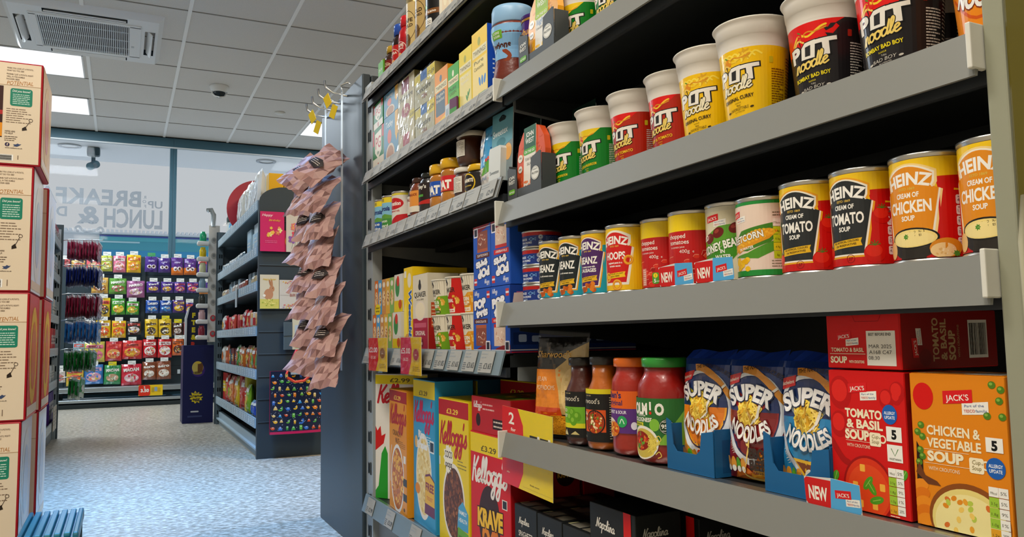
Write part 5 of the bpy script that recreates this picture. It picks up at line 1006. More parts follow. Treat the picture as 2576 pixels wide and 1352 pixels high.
# ---- third shelf: tins, spreads, sugar
def tinB(lab, y, R, H, A, name='pudding_tin', group=None, rz=0): t = tin(name, lab, 'tin', A, group, R=R, H=H); put(t, XF+.008+R, y, Z2, rz); return t
def amb(low, t2):
    A = Art(); C = PI*37; A.rect(-C, 4, C, 104, '#7fb8d0', 0); A.rect(-C, 86, C, 104, '#e6cc2a', 1); A.text('£1.95', -8, 90, 9, '#4a4a2a', 2, w=30); A.text('Ambrosia', 0, 62, 14, '#1d2f6e', 2, w=58, bold=.04, shear=.1); A.poly([(-C, 50), (-20, 44), (10, 52), (40, 46), (C, 50), (C, 30), (-C, 30)], '#5f9a3a', 1); A.rect(-C, 4, C, 38, low, 1.5); A.text(t2[0], 0, 27, 9, '#eef0e0', 3, w=40); A.text(t2[1], 0, 13, 9, '#eef0e0', 3, w=46); return A
tinB('blue rice pudding tin at the far end of its shelf', 2.371, .037, .108, amb('#2458a0', ('Rice', 'Pudding')), group='pudding tins', rz=.1)
tinB('blue and green custard tin beside the rice pudding tin', 2.2945, .037, .108, amb('#3f8a3a', ('Devon', 'Custard')), group='pudding tins', rz=.1)
A = Art(); C = PI*38; A.rect(-C, 4, C, 104, '#d9d2c6', 0); A.rect(-C, 92, C, 104, '#d6c43a', 1); A.ell(8, 68, 34, 17, '#c01a20', 1.5, 26); A.text('Carnation', 4, 63, 12, '#f2ebe0', 2, w=58, shear=.2, bold=.03); A.text('condensed milk', 8, 44, 6, '#c01a20', 2, w=44); A.poly([(-C, 4), (C, 4), (C, 44), (20, 34), (-24, 10), (-C, 8)], '#c01a20', 1)
tinB('white and red condensed milk tin next to the jars', 2.196, .038, .104, A, 'condensed_milk_tin', rz=.05)
PJ = [(.027, 0), (.032, .004), (.033, .012), (.033, .08), (.030, .093), (.024, .099), (.024, .108)]
def sj(lab, y, cont, lidc, A, grp=None, name='spread_jar', lid_r=.0265, H=.115, rl=.0333, z=Z2, x=.728, s=1): return put(jar(name, lab, A, cont, lidc, PJ, H, lid_r, .014, grp, rl), x, y, z, .1)
def sq(c, words, wc, lo=24, hi=76, extra=None):
    A = Art(); C = PI*33; A.rect(-C, lo, C, hi, c, 0)
    for k, (s, h, w_) in enumerate(words): A.text(s, 0, hi-14-k*14, h, wc, 2, w=w_, bold=.03)
    if extra: extra(A)
    return A
sj('dark coffee syrup jar behind the marmalade jar', 2.105, '#1f130c', '#3a2a20', sq('#d8d0c0', [('MALT', 8, 34)], '#8a2a1c'), x=.745)
sj('marmalade jar with orange label', 2.035, '#7a3208', '#4a2f24', sq('#e0903a', [('MARMALADE', 7, 46)], '#8a2a10', 20, 78, lambda A: A.rect(-60, 20, 60, 36, '#e2dac8', 1)))
sj('dark gravy jar with black lid and red label', 1.962, '#140d0a', '#20241f', sq('#241512', [('Bailey\'s', 10, 46)], '#e6e2d6', 30, 86, lambda A: (A.poly([(-40, 30), (40, 44), (40, 30)], '#b8241c', 1.5), A.rect(-14, 50, 14, 56, '#4f9a3a', 2))))
PK = [(.029, 0), (.0345, .004), (.036, .015), (.036, .03), (.034, .036), (.034, .078), (.036, .083), (.034, .090), (.030, .094)]
def peanut(lab, y, c):
    A = Art(); C = PI*35; A.rect(-C, 38, C, 76, c, 0); A.text('SUN', -30, 58, 9, '#f0ead8', 2, w=24, bold=.05); A.text('PAT', 4, 45, 20, '#f2eee2', 2, w=44, bold=.06); A.text('EST. 1975', 4, 40, 3.5, '#f0dc9a', 2, w=24)
    t = jar('peanut_butter_jar', lab, A, '#b9761c', '#dba81c', PK, .120, .0355, .024, 'peanut butter jars', .0345); return put(t, .732, y, Z2, .15)
peanut('peanut butter jar with blue label and yellow lid', 1.884, '#1d4fae'); peanut('peanut butter jar with red label and yellow lid', 1.806, '#c81c20')
PN = [(.030, 0), (.037, .004), (.040, .015), (.040, .06), (.036, .066), (.036, .072)]
def nut(lab, y, z, s): 
    A = Art(); C = PI*40; A.rect(-C if s else -10, 22, C if s else 38, 60, '#ded8cc', 0); A.lines(-8, 24, 34, 58, 10, '#8a8478', 1, 3); A.text('nutella' if not s else 'a', -26, 38, 10, '#c8241c', 1, w=34 if not s else 8)
    t = jar('chocolate_spread_jar', lab, A, '#47210f', '#ddd8ce', PN, .082, .040, .012, 'chocolate spread jars', .0405); return put(t, .742, y, z, -.3)
nut('chocolate spread jar with white lid, lower of the stacked pair', 1.7295, Z2, 0); nut('chocolate spread jar with white lid, upper of the stacked pair', 1.710, Z2+.0825, 0)
A = Art(); C = PI*35; A.rect(-46, 6, 60, 52, '#1a1411', 0); A.ell(2, 30, 24, 22, '#dcb51c', 1); A.ell(2, 30, 21, 19, '#1f1611', 2); A.text('MARMITE', 2, 32, 8, '#f0e6d0', 3, w=36, bold=.04); A.text('yeast extract', 2, 22, 4, '#e0c24a', 3, w=26)
t = jar('yeast_spread_jar', 'squat black yeast spread jar with yellow lid', A, '#140d09', '#d9aa1c', [(.028, 0), (.036, .004), (.039, .02), (.038, .042), (.031, .056), (.031, .062)], .074, .033, .015, None, .0394); put(t, .736, 1.6485, Z2, .1)
def poly_pouch(name, lab, W, H, D, A, y, z, x, rz=0, lean=.05, mat='foil', back='#c9ced0', cat='bag', grp=None, seed=1, nz=.0008):
    o = pouch(W, H, D, A, mat, lean, nz, seed, back).build(name); put(o, x, y, z, rz); return tag(o, lab, cat, grp)
A = Art(); A.rect(-49, 0, 49, 150, '#dcd9d4', 0); A.poly([(-49, 48), (49, 56), (49, 150), (-49, 150)], '#3f97cc', .5); A.poly([(-10, 34), (49, 44), (49, 70), (10, 62)], '#5fa838', 1); A.ell(-16, 108, 22, 34, '#e6e4de', 1.5, 24); A.ring(-16, 108, 22, 1.2, '#3a6a9a', 2, 24, 34); A.stroke([(-16, 80), (-20, 40)], 8, '#e6e4de', 1.5); A.text('Silver', -16, 112, 10, '#3a5a86', 3, w=32, shear=.15); A.text('Spoon', -16, 97, 11, '#3a5a86', 3, w=34, shear=.15); A.text('granulated', -14, 24, 9, '#4a6a9a', 2, w=52, bold=0); A.text('sugar', 26, 24, 5, '#d0503a', 2, w=16, bold=0); A.poly([(24, 118), (40, 128), (38, 112)], '#1d4f8e', 2); A.poly([(24, 92), (40, 98), (38, 84)], '#1d4f8e', 2)
for k in range(5): A.ell(16+k*7, 66+k%2*4, 4, 4, '#d0564a', 2, 10)
poly_pouch('sugar_bag', 'white and blue granulated sugar bag with silver spoon', .076, .150, .020, A, 1.571, Z2, .722, cat='bag')
def sweet(lab, x, y, rz, dark):
    A = Art(); c1 = '#a9c0c8' if not dark else '#23413c'; A.rect(-46, 0, 46, 158, c1, 0); A.poly([(-46, 70), (46, 90), (46, 158), (-46, 158)], '#5f9aa8' if not dark else '#1c3a33', 1); A.text('Sweetex', -8, 108, 15, '#dfe9ea' if not dark else '#7fa896', 3, w=64, bold=.02, rot=.05); A.rrect(-14, 138, 14, 146, 3, '#17262a', 4); A.stroke([(-14, 143), (0, 149), (14, 143)], 4, '#17262a', 4); A.ell(-4, 92, 20, 10, '#3a7a86', 2.5); A.ell(28, 66, 16, 18, '#e0a860', 2)
    m = MB(); f = lambda u, v, h: Vector((u, -h+v*.05, v)); m.prism([(-.046, 0), (.046, 0), (.046, .150), (.038, .158), (-.038, .158), (-.046, .150)], lambda u, v, h: f(u, v, h-.002), .002, '#b9c6c8', 'card'); m.art(A, f, 'card')
    o = thing('sweetener_pack', lab, 'pack', (0, 0, 0), RS); m.build('backing_card', o)
    B = Art(); B.rrect(-30, 6, 22, 78, 8, '#c9d0d0', 1); m2 = MB(); m2.prism([(-.030, .004), (.020, .004), (.022, .014), (.022, .074), (.018, .080), (-.028, .080), (-.031, .072)], lambda u, v, h: f(u, v, h), .014, '#cfd3d0', 'plastic'); D_ = Art(); D_.text('Sweetex', -4, 22, 8, '#4a565a', 1, w=40, bold=0); m2.art(D_, lambda u, v, h: f(u, v, h+.0143), 'plastic'); m2.build('dispenser', o); o.scale = (1, 1, 1) if y > 1.436 else (1, 1, 1.3)
    return put(o, x, y, Z2 if y > 1.436 else .2672, rz)
sweet('pale blue hanging card sweetener pack with white dispenser', .708, 1.490, .05, 0)
sweet('dark green sweetener card standing behind the pale blue one', .775, 1.495, .05, 1); sweet('dark green sweetener card behind the tuna pasta salad', .835, 1.37, 0, 1)
# ---- fourth shelf: oats and snack boxes
def variety(A, w, h):
    cs = ['#d8722a', '#4a9ac8', '#c88a4a', '#d9a83a', '#7fae5a']
    A.rect(-w/2, 0, w/2, h, '#d8a878', 1)
    for k in range(5):
        x = -w/2+w*k/5; A.rect(x, 0, x+w/5-1, h, cs[k], 2); A.ell(x+w/10, h*.45, w*.07, h*.22, '#e6c898', 3); A.flecks(x+w/10, h*.45, w*.06, h*.18, 12, 2.4, ['#b86a2a', '#e0a85a', '#8a4a1c'], 4, k); A.ell(x+w/10, h*.84, w*.06, h*.08, '#e6dcc8', 3)
    A.ell(-w*.33, h*.14, w*.15, h*.17, '#e2cc14', 5); A.text('Kellogg', -w*.33, h*.17, 6, '#3a2a10', 6, w=w*.2, shear=.2); A.text('variety', -w*.33, h*.08, 6, '#3a2a10', 6, w=w*.2, shear=.2)
def varB(A, w, h): A.rect(-w/2, 0, w/2, h*.3, '#e0c41c', 1.5); A.rect(-w*.1, h*.3, w*.5, h, '#d9d4c6', 1.5); A.ell(-w*.12, h*.66, w*.26, h*.26, '#3f8a4a', 2); A.ell(-w*.05, h*.82, w*.16, h*.14, '#d03a2a', 3); A.ell(w*.2, h*.2, w*.2, h*.12, '#c8501c', 3); A.text('8', w*.2, h*.05, 7, '#3a2a10', 3)
for k in range(2):
    carton('cereal_variety_pack', ('snack cereal variety pack, bottom one at the far end', 'snack cereal variety pack, top one at the far end')[k], 'cereal box', .196, .105, .09, '#d8a878', variety, 2.308, Z3+.1055*k, 'cereal variety packs', x=.698+.006*k)
    carton('cereal_variety_pack', ('white and yellow cereal multipack, bottom of its stack of two', 'white and yellow cereal multipack, top of its stack of two')[k], 'cereal box', .075, .107, .09, '#d9d4c6', varB, 2.166, Z3+.1075*k, 'white cereal multipacks', x=.698+.005*k)
def weet(A, w, h):
    A.rect(-w/2, 0, w/2, h, '#eec81c', 1); A.text('Weetabix', w*.08, h*.40, 24, '#2a5aa8', 3, w=h*.62, rot=-PI/2, bold=.05, shear=.15, out='#f0ece0', ow=.05); A.ell(-w*.1, h*.12, w*.3, h*.08, '#d89a4a', 2); A.ell(w*.15, h*.84, w*.22, h*.09, '#e6dcc0', 2); A.rect(-w*.45, h*.88, -w*.2, h*.96, '#e6e2d0', 2); A.poly([(-w/2, h*.5), (-w*.2, h*.6), (-w*.1, h*.2), (-w/2, h*.1)], '#f6dc5a', 1.5)
carton('wheat_biscuit_box', 'tall yellow wheat biscuit box standing with its narrow end forward', 'cereal box', .072, .226, .16, '#eec81c', weet, 2.072, Z3)
def weets(A, w, h): A.rect(-w/2, 0, w/2, h, '#d9a81c', 1); A.ell(-w*.12, h*.35, w*.16, h*.34, '#e6dcc0', 2); A.text('W', -w*.14, h*.2, h*.3, '#2a5aa8', 3, bold=.05); A.text('e', -w*.02, h*.16, h*.2, '#2a5aa8', 3, bold=.05)
for k in range(3): carton('wheat_biscuit_box', ('yellow wheat biscuit box behind the oat box', 'yellow wheat biscuit box second in the back row', 'yellow wheat biscuit box third in the back row')[k], 'cereal box', .135, .245, .06, '#d9a81c', lambda A, w, h: (weets(A, w, h), A.rect(-w*.5, h*.0, w*.5, h*.02, '#b88a10', 2), A.text('We', 0, h*.86, 18, '#2a5aa8', 3, w=34, bold=.05)), 1.965-.145*k, Z3, 'yellow wheat biscuit boxes at the back', x=.938)
def oatbox(A, w, h):
    A.rect(-w/2, h*.42, w/2, h, '#dcd2bb', 1); A.rect(-w/2, 0, w/2, h*.42, '#a82440', 1); A.ell(-w*.02, h*.84, w*.10, h*.05, '#3a3a3a', 2); A.ell(-w*.02, h*.89, w*.06, h*.04, '#2a2a2a', 2); A.text('QUAKER', 0, h*.70, h*.07, '#2e2c28', 3, w=w*.78, bold=.02); A.text('OATS SO SIMPLE', 0, h*.655, 4.5, '#5a564c', 3, w=w*.5, bold=0); A.ell(0, h*.52, w*.36, h*.13, '#e6d8c8', 2); A.ell(0, h*.52, w*.31, h*.11, '#efe0c0', 3); A.text('ORIGINAL', 0, h*.20, h*.06, '#f0e2d8', 3, w=w*.66, bold=.02); A.rect(-w*.4, h*.30, w*.4, h*.36, '#c85a70', 3); A.rrect(-w*.2, h*.05, w*.2, h*.15, 2, '#7a1c30', 3); A.text('2 MINS', 0, h*.08, 6, '#f0e2d8', 4, w=w*.3)
for k, (y, x, lab) in enumerate(((1.975, .70, 'cream and crimson oat box at the front of its shelf'), (1.955, .79, 'cream and crimson oat box behind the oat pots'))):
    carton('oat_box', lab, 'cereal box', .115, .200, .085, '#dcd2bb', oatbox, y, Z3, 'cream oat boxes', x=x, sdraw=lambda S, d, h: (S.rect(.5, 0, d-.5, h-.5, '#d6ccb4', 0), S.rect(.5, .5, d-.5, h*.42, '#a8201c', 1), S.text('QUAKER', d*.5, h*.80, 9, '#3a362e', 2, w=d*.7), S.rect(d*.1, h*.3, d*.42, h*.62, '#c8502c', 2), S.lines(d*.12, h*.31, d*.4, h*.6, 6, '#e6c0a0', 3, 2)))
carton('oat_box', 'cream oat box lying across at the back beside the toaster pastries', 'cereal box', .13, .19, .08, '#c8bda0', lambda A, w, h: (A.text('QUAKER', 0, h*.86, 12, '#3a362e', 2, w=w*.6), A.rect(-w*.5, 0, w*.5, h*.4, '#8a201c', 1)), 1.80, Z3, x=.84)
carton('cereal_box', 'dim brown and red cereal box behind the blue pastry boxes', 'cereal box', .13, .252, .07, '#8a7a60', lambda A, w, h: (A.rect(-w*.5, 0, w*.5, h*.78, '#7a1c1c', 1), A.ell(w*.2, h*.88, 8, 10, '#5a5038', 2)), 1.642, Z3, x=.86)
def oatpot(lab, c1, words, y, z, stack):
    t = thing('oat_pot', lab, 'pot', (.738, y, z), RS+.1, 'oat pots'); f = lambda v: .034+.0105*v/.085
    MB().lathe([(.033, 0), (.034, .001), (.0445, .085), (.0462, .0855), (.0466, .0875), (.0455, .0885), (.043, .087)], '#e0d8c4', 'card', 40, cap=False).build('cup', t)
    MB().lathe([(.0432, .0868), (0, .0872)], '#d8d0c0', 'foil', 32, cap=False).build('lid', t)
    A = Art(); C = PI*34; A.rect(-C, 1.5, C, 84, '#ded5bf', 0); A.poly([(-C, 1.5), (C, 1.5), (C, 52), (10, 46), (0, 38), (-C, 40)] if c1 != '#c8201c' else [(-C, 1.5), (C, 1.5), (C, 84), (14, 84), (10, 60), (-8, 42), (-C, 40)], c1, 1); A.text('QUAKER', -5, 52, 11, '#2a2824', 3, w=50, bold=.02); A.ell(-8, 73, 7, 5, '#2c2c2c', 2); A.ell(-8, 78, 4.5, 4, '#3a3a38', 2.2); A.ell(-8, 72, 3, 3, '#c8b8a0', 2.4)
    A.text('SIMPLE' if c1 == '#6fa01c' else '', -8, 46, 4.5, '#3a362e', 3, w=24, bold=0)
    for k, s in enumerate(words): A.text(s, -6, 28-k*10, 8, '#f4f0e2', 3, w=38, bold=.04)
    A.rrect(-24, 4, 16, 12, 2, '#f0ece0' if c1 != '#6fa01c' else '#3a4a10', 3); A.text('READY IN 2 MINS', -4, 6, 4, c1 if c1 != '#6fa01c' else '#e6f0d0', 4, w=34); A.flecks(18, 30, 12, 20, 14, 3, ['#e0a83a', '#f0c86a', '#c8822a'], 2.2, 5)
    MB().art(A, cyl(f), 'card', su=5).build('sleeve', t); return t
PC = [('#6fa01c', ['APPLE &', 'BLUEBERRY'], 1.861, 'green'), ('#c8201c', ['ORIGINAL'], 1.766, 'red'), ('#e0941c', ['GOLDEN', 'SYRUP'], 1.6715, 'orange')]
for c1, wd, y, nm in PC:
    oatpot(f'cream and {nm} oat pot at the bottom of its pair', c1, wd, y, Z3, 0); oatpot(f'cream and {nm} oat pot on top of its pair', c1, wd, y+.002, Z3+.0888, 1)
def pop(A, w, h, c='#7a2a2a', t2='FROSTED', inv=False):
    A.rect(-w/2, 0, w/2, h, '#2456b8', 1); A.script('Kellogg', -w*.42, h*.9, 4.5, 1, '#e6e6f0', 2); A.text('POP', -w*.08, h*.70, h*.13, '#f0eef2', 4, w=w*.62, bold=.08, rot=.12, out='#16204a', ow=.06); A.text('tarts', w*.02, h*.57, h*.12, '#f0eef2', 4, w=w*.62, bold=.08, rot=.12, out='#16204a', ow=.06)
    A.rect(-w*.44, h*.45, w*.34, h*.525, c, 3); A.text(t2, -w*.05, h*.465, 5, '#f2e6e0', 4, w=w*.6); A.rect(-w*.34, h*.10, w*.26, h*.43, '#8a4a3a' if c == '#5a2a2a' else '#d8bca8', 2); A.rect(-w*.34, h*.38, w*.26, h*.43, '#b05a3a' if c == '#5a2a2a' else '#c8302a', 2.5); A.flecks(-w*.04, h*.25, w*.24, h*.12, 24, 1.4, ['#e8d0c0', '#c87a5a', '#f0e0d0'], 3, 2); A.poly([(-w*.5, 0), (-w*.2, h*.07), (w*.1, h*.11), (w*.5, h*.12), (w*.5, 0)], '#8a1c24', 3.2); A.rrect(w*.22, h*.03, w*.46, h*.18, 2, '#e6e2ea', 3.5); A.rect(w*.26, h*.05, w*.42, h*.16, '#2a2a3a', 3.7)
    A.rect(w*.3, h*.84, w*.46, h*.95, '#c83a3a', 2); A.rect(w*.3, h*.88, w*.46, h*.91, '#e6e2ea', 2.5)
    for k in range(2): A.rect(-w*.5, 2+k*3, w*.5, 3.4+k*3, '#e2dfe8' if k else '#c8202a', 3.3) if k else None
def pops(S, d, h): S.rect(.5, .5, d-.5, h-.5, '#1d3f92', 0); S.text('GET', d*.58, h*.44, 9, '#c9d4ec', 2, w=24); S.text('POPIFIED', d*.6, h*.36, 9, '#c9d4ec', 2, w=54); S.rect(d*.1, h*.4, d*.36, h*.9, '#b05a86', 1); S.poly([(d*.02, h*.62), (d*.36, h*.66), (d*.36, h*.9), (d*.06, h*.88)], '#d8c0b8', 2); S.rect(d*.04, h*.12, d*.96, h*.30, '#16306e', 1); S.rrect(d*.12, h*.16, d*.24, h*.27, 3, '#a8bce0', 2); S.rrect(d*.32, h*.16, d*.46, h*.25, 3, '#a8bce0', 2); S.rect(0.5, .5, d-.5, 3, '#c8202a', 2); S.rect(.5, 5, d-.5, 7.5, '#d8d4dc', 2)
def inv(o, h): o.rotation_euler = (PI, 0, RS+PI); return o
PW, PH, PD = .092, .138, .15
for y, c, t2, nm in ((1.578, '#5a2a2a', 'CHOCOLATE', 'chocolate'), (1.484, '#c8242a', 'STRAWBERRY', 'strawberry')):
    o = carton('pastry_box', f'blue {nm} toaster pastry box standing upright on the oats shelf', 'pastry box', PW, PH, PD, '#2456b8', lambda A, w, h: pop(A, w, h, c, t2), y, Z3, 'blue toaster pastry boxes', sdraw=pops)
    q = dup(o, f'blue {nm} toaster pastry box stacked upside down on the upright one', (0, 0, 0), 0); q.rotation_euler = (0, PI, RS); q.location = (.702, y, Z3+PH*2+.0012)
    if nm == 'strawberry':
        for k in range(2): d_ = dup(o, ('blue toaster pastry box behind the front strawberry one, seen below the soup tin rail', 'blue toaster pastry box furthest back behind the strawberry one')[k], (.702+.153*(k+1), y+.004, Z3), RS)if k < 1 else None
# hanging offer cards on that shelf
def hang(lab, y, c1, price, price2, W=.16, rz=0, pink=False):
    t = thing('offer_card', lab, 'sign', (.660, y, -.094), RS+rz, 'hanging offer cards'); A = Art(); w = W*1000; H = 170
    A.rect(-w/2, 0, w/2, H, '#dfb91c', 0); A.poly([(-w/2, 0), (-w*.1, 0), (w*.04, 60), (w*.06, 110), (w*.0, H), (-w/2, H)], c1, 1); A.text(price, -w*.24, 96, 26, '#f0e6e2', 2, w=w*.44, bold=.02); A.text(price2, -w*.24, 62, 15, '#f0d8d0', 2, w=w*.26, bold=.01)
    A.rrect(w*.1, 60, w*.42, 120, 8, '#c8a23a', 2); A.ell(w*.26, 92, 22, 26, '#8a5a2a' if not pink else '#a83a4a', 3); A.text('250g', w*.26, 88, 6, '#f0e0c0', 4); A.lines(w*.1, 16, w*.44, 40, 3, '#8a6a10', 2, 3)
    m = MB(); m.box(-W/2, -.001, 0, W/2, 0, .095, '#d8d0b8', 'card'); m.art(A, plane((0, -.0012, 0), (1, 0, 0), (0, 0, .555)), 'gloss', lift=.0001); m.build('card', t)
    R = random.Random(int(y*100)); m = MB(); n = 10; vs = []; fs = []
    for j in range(n+1):
        for i in range(n+1): vs.append((-W/2-.004+(W+.008)*i/n, -.004-R.uniform(0, .004), -.003+.101*j/n))
    for j in range(n):
        for i in range(n): p = j*(n+1)+i; fs.append((p, p+1, p+n+2, p+n+1))
    m.add(vs, fs, '#ffffff', 'clear_film'); m.build('plastic_sleeve', t); return t
hang('red and yellow hanging offer card reading 2.00', 2.225, '#cf1c20', '£2.00', '£1.50', .165, .03)
hang('pink and yellow hanging offer card reading 5.00', 1.935, '#cf2a4c', '£5.00', '£6.25', .17, -.02, True)
# ---- bottom shelf: big cereal boxes
def flash(A, w, h, p, c='#e6cc12', tc='#5a4a10', hh=26): A.rect(-w/2, h-hh, w/2, h-3, c, 4); A.text(p, -w*.02, h-hh+6, 12, tc, 5, w=w*.38, bold=.02)
def bowl(A, cx, cy, rx, ry, cols, n, seed, base='#d8902a', size=5.5):
    A.ell(cx, cy, rx*1.12, ry*1.12, '#e9e4dc', 2, 36); A.ell(cx, cy, rx, ry, base, 2.6, 34); A.flecks(cx, cy, rx, ry, n, size, cols, 3, seed)
FL = ['#e8a02c', '#d8821a', '#f0bc4a', '#c86a14', '#eeb040']
def corn_(A, w, h):
    A.rect(-w/2, 0, w/2, h, '#e2ddd2', 1); flash(A, w, h, '£2.99', hh=30); A.script("Kellogg's", -w*.47, h-86, 27, 7.5, '#c01c28', 5, sx=1.0, slope=.03); A.text('CORN', -w*.02, h-128, 20, '#3a3634', 5, w=w*.34, bold=-.005); A.text('FLAKES', -w*.02, h-156, 20, '#3a3634', 5, w=w*.38, bold=-.005); bowl(A, w*.22, h*.30, w*.28, h*.24, FL, 120, 2, size=6)
    A.poly([(-w*.5, 0), (-w*.26, 0), (-w*.26, h*.36), (-w*.31, h*.42), (-w*.38, h*.36), (-w*.44, h*.1), (-w*.5, h*.06)], '#2a9a2e', 3); A.poly([(-w*.5, h*.38), (-w*.34, h*.44), (-w*.3, h*.52), (-w*.38, h*.5), (-w*.4, h*.58), (-w*.46, h*.54), (-w*.5, h*.58)], '#c8201c', 3)
def crun(A, w, h):
    A.rect(-w/2, 0, w/2, h, '#e2921c', 1); flash(A, w, h, '£3.29', '#a81a1c', '#f0d048', 34); A.script("Kellogg's", -w*.47, h-96, 27, 7.5, '#b41c24', 5, sx=1.0, slope=.03); A.text('CRUNCHY', -w*.04, h-128, 15, '#6a3a10', 5, w=w*.5, bold=.01); A.text('NUT', -w*.02, h-148, 15, '#6a3a10', 5, w=w*.22, bold=.01); A.lines(w*.08, h-158, w*.42, h-138, 4, '#8a5a1c', 3, 2); bowl(A, -w*.02, h*.27, w*.33, h*.25, FL+['#b8590e'], 170, 4, '#b8661a', 5.5); A.stroke([(-w*.44, h*.22), (-w*.42, h*.42), (-w*.36, h*.52)], 5, '#e6dccb', 4); A.rect(w*.3, h*.24, w*.5, h*.30, '#2a211a', 3); A.rect(w*.3, h*.12, w*.5, h*.18, '#2a211a', 3); A.rect(w*.32, h*.42, w*.44, h*.48, '#e6e2da', 3); A.ell(w*.36, h*.05, 8, 5, '#4a2a10', 3)
def rice(A, w, h):
    A.rect(-w/2, 0, w/2, h, '#2f97c8', 1); flash(A, w, h, '£3.29', hh=46); A.script("Kellogg's", -w*.47, h-110, 27, 7.5, '#c01c54', 5, sx=1.0, slope=.03); A.text('Rice', -w*.12, h-150, 19, '#eef0f0', 5, w=w*.26, bold=.05, shear=.05); A.text('Krispies', -w*.08, h-176, 19, '#eef0f0', 5, w=w*.46, bold=.05, shear=.05); A.lines(w*.12, h-164, w*.42, h-140, 4, '#cfe6f0', 3, 2); bowl(A, -w*.02, h*.34, w*.32, h*.26, ['#f0dc9a', '#e6c878', '#f4e6b4', '#d8b45a'], 190, 5, '#e6cf8a', 4.6)
    A.rect(w*.26, h*.52, w*.45, h*.60, '#e6e8ea', 3); A.rect(w*.28, h*.53, w*.43, h*.59, '#22324a', 3.5)
    A.ell(-w*.36, h*.56, 14, 16, '#d8b070', 4.5); A.ell(-w*.30, h*.24, 22, 14, '#e08a2a', 4.4)
    A.poly([(w*.02, h*.10), (w*.46, h*.10), (w*.46, h*.34), (w*.26, h*.38), (w*.06, h*.36)], '#6a1c4a', 5); A.poly([(w*.04, h*.17), (w*.46, h*.17), (w*.46, h*.33), (w*.26, h*.365), (w*.06, h*.345)], '#e6b41c', 5.3); A.text('FREE', w*.25, h*.26, 20, '#8a1c2c', 6, w=w*.34, bold=.04); A.text('TICKET', w*.25, h*.20, 9, '#c85a1c', 6, w=w*.26)
def coco(A, w, h):
    A.rect(-w/2, 0, w/2, h, '#e6cd14', 1); flash(A, w, h, '£3.29', '#b81c22', '#f2d848', 40); A.script("Kellogg's", -w*.47, h-108, 27, 7.5, '#b81c24', 5, sx=1.0, slope=.03); A.splat(-w*.16, h-140, 34, '#efebdd', 4, 12, .2, 3, 36); A.text('COCO', -w*.16, h-138, 16, '#3a2416', 5, w=w*.24, bold=.02); A.text('pops', -w*.15, h-160, 16, '#3a2416', 5, w=w*.22, bold=.02); A.lines(w*.14, h-156, w*.42, h-134, 3, '#8a7a20', 3, 2); bowl(A, w*.0, h*.29, w*.33, h*.24, ['#6a3a1c', '#8a4a22', '#53290f', '#a0602e', '#7a4420'], 220, 6, '#5a2f16', 4.4); A.rect(-w*.49, h*.52, -w*.45, h*.58, '#e6e2da', 3)
    A.poly([(w*.12, h*.14), (w*.46, h*.14), (w*.47, h*.26), (w*.3, h*.33), (w*.16, h*.28)], '#4aa0d0', 5); A.text('FAMILY', w*.3, h*.24, 9, '#eef4f6', 6, w=w*.24); A.text('HEALTH', w*.3, h*.19, 9, '#eef4f6', 6, w=w*.26); A.poly([(w*.12, h*.04), (w*.46, h*.04), (w*.47, h*.13), (w*.14, h*.15)], '#63a82a', 5.2); A.text('30% LESS', w*.3, h*.075, 8, '#2f5a14', 6, w=w*.28)
def krave(A, w, h):
    A.rect(-w/2, 0, w/2, h, '#d0121a', 1); flash(A, w, h, '£3.29', hh=44); A.script("Kellogg's", -w*.47, h-106, 27, 7.5, '#eae4e0', 5, sx=1.0, slope=.03)
    A.ell(-w*.02, h*.34, w*.27, h*.27, '#3a1a10', 3, 32); A.text('KRAVE', -w*.0, h*.30, 36, '#f0c02a', 7, w=w*.62, bold=.06, out='#2a120a', ow=.05, rot=.05, shear=.08); A.ell(-w*.1, h*.20, w*.10, h*.11, '#e08a1c', 4, 22, .3); A.ell(w*.1, h*.2, w*.10, h*.11, '#d8761a', 4, 22, -.3); A.ell(-w*.1, h*.18, w*.05, h*.07, '#5a2a12', 5, 18, .3); A.ell(w*.1, h*.18, w*.05, h*.07, '#5a2a12', 5, 18, -.3); A.ell(w*.37, h*.14, w*.13, h*.12, '#4f9a2c', 4, 26); A.text('COCOA', w*.37, h*.14, 9, '#e6d83a', 5, w=w*.2); A.text('SUSTAINABLE', w*.37, h*.18, 5, '#e6e8d0', 5, w=w*.2); A.rect(w*.3, h*.48, w*.42, h*.55, '#e6e2da', 3); A.rect(w*.315, h*.487, w*.405, h*.543, '#2a2a33', 3.5)
def kside(S, d, h): S.rect(.5, .5, d-.5, h-.5, '#a31218', 0); S.ell(d*.55, h*.70, d*.3, d*.3, '#2a120c', 1, 24); S.text('KRAVE', d*.55, h*.685, 11, '#d89a2a', 2, w=d*.5, bold=.05); S.poly([(0.5, h*.72), (d*.2, h*.82), (d*.4, h*.94), (d*.3, h*.98), (0.5, h*.86)], '#d0c4c0', 1.5)
carton('cereal_box', 'white corn flakes box with yellow price band, furthest along the bottom shelf', 'cereal box', .195, .372, .055, '#e2ddd2', corn_, 2.312, Z4, x=.757, rz=.6, topc='#cfc9bc')
carton('cereal_box', 'orange crunchy nut cereal box with red price band', 'cereal box', .190, .335, .075, '#e2921c', crun, 2.168, Z4, x=.70, rz=-.06)
carton('cereal_box', 'tall blue puffed rice cereal box with yellow price band', 'cereal box', .195, .372, .10, '#2f97c8', rice, 1.958, Z4, x=.702, rz=-.06, topc='#3a8fc0')
carton('cereal_box', 'yellow chocolate rice cereal box with red price band', 'cereal box', .195, .335, .085, '#e6cd14', coco, 1.752, Z4, x=.70, rz=-.02)
carton('cereal_box', 'red chocolate pillow cereal box with yellow price band at the front', 'cereal box', .200, .275, .075, '#d0121a', krave, 1.548, Z4, 'red chocolate cereal boxes', x=.70, sdraw=kside)
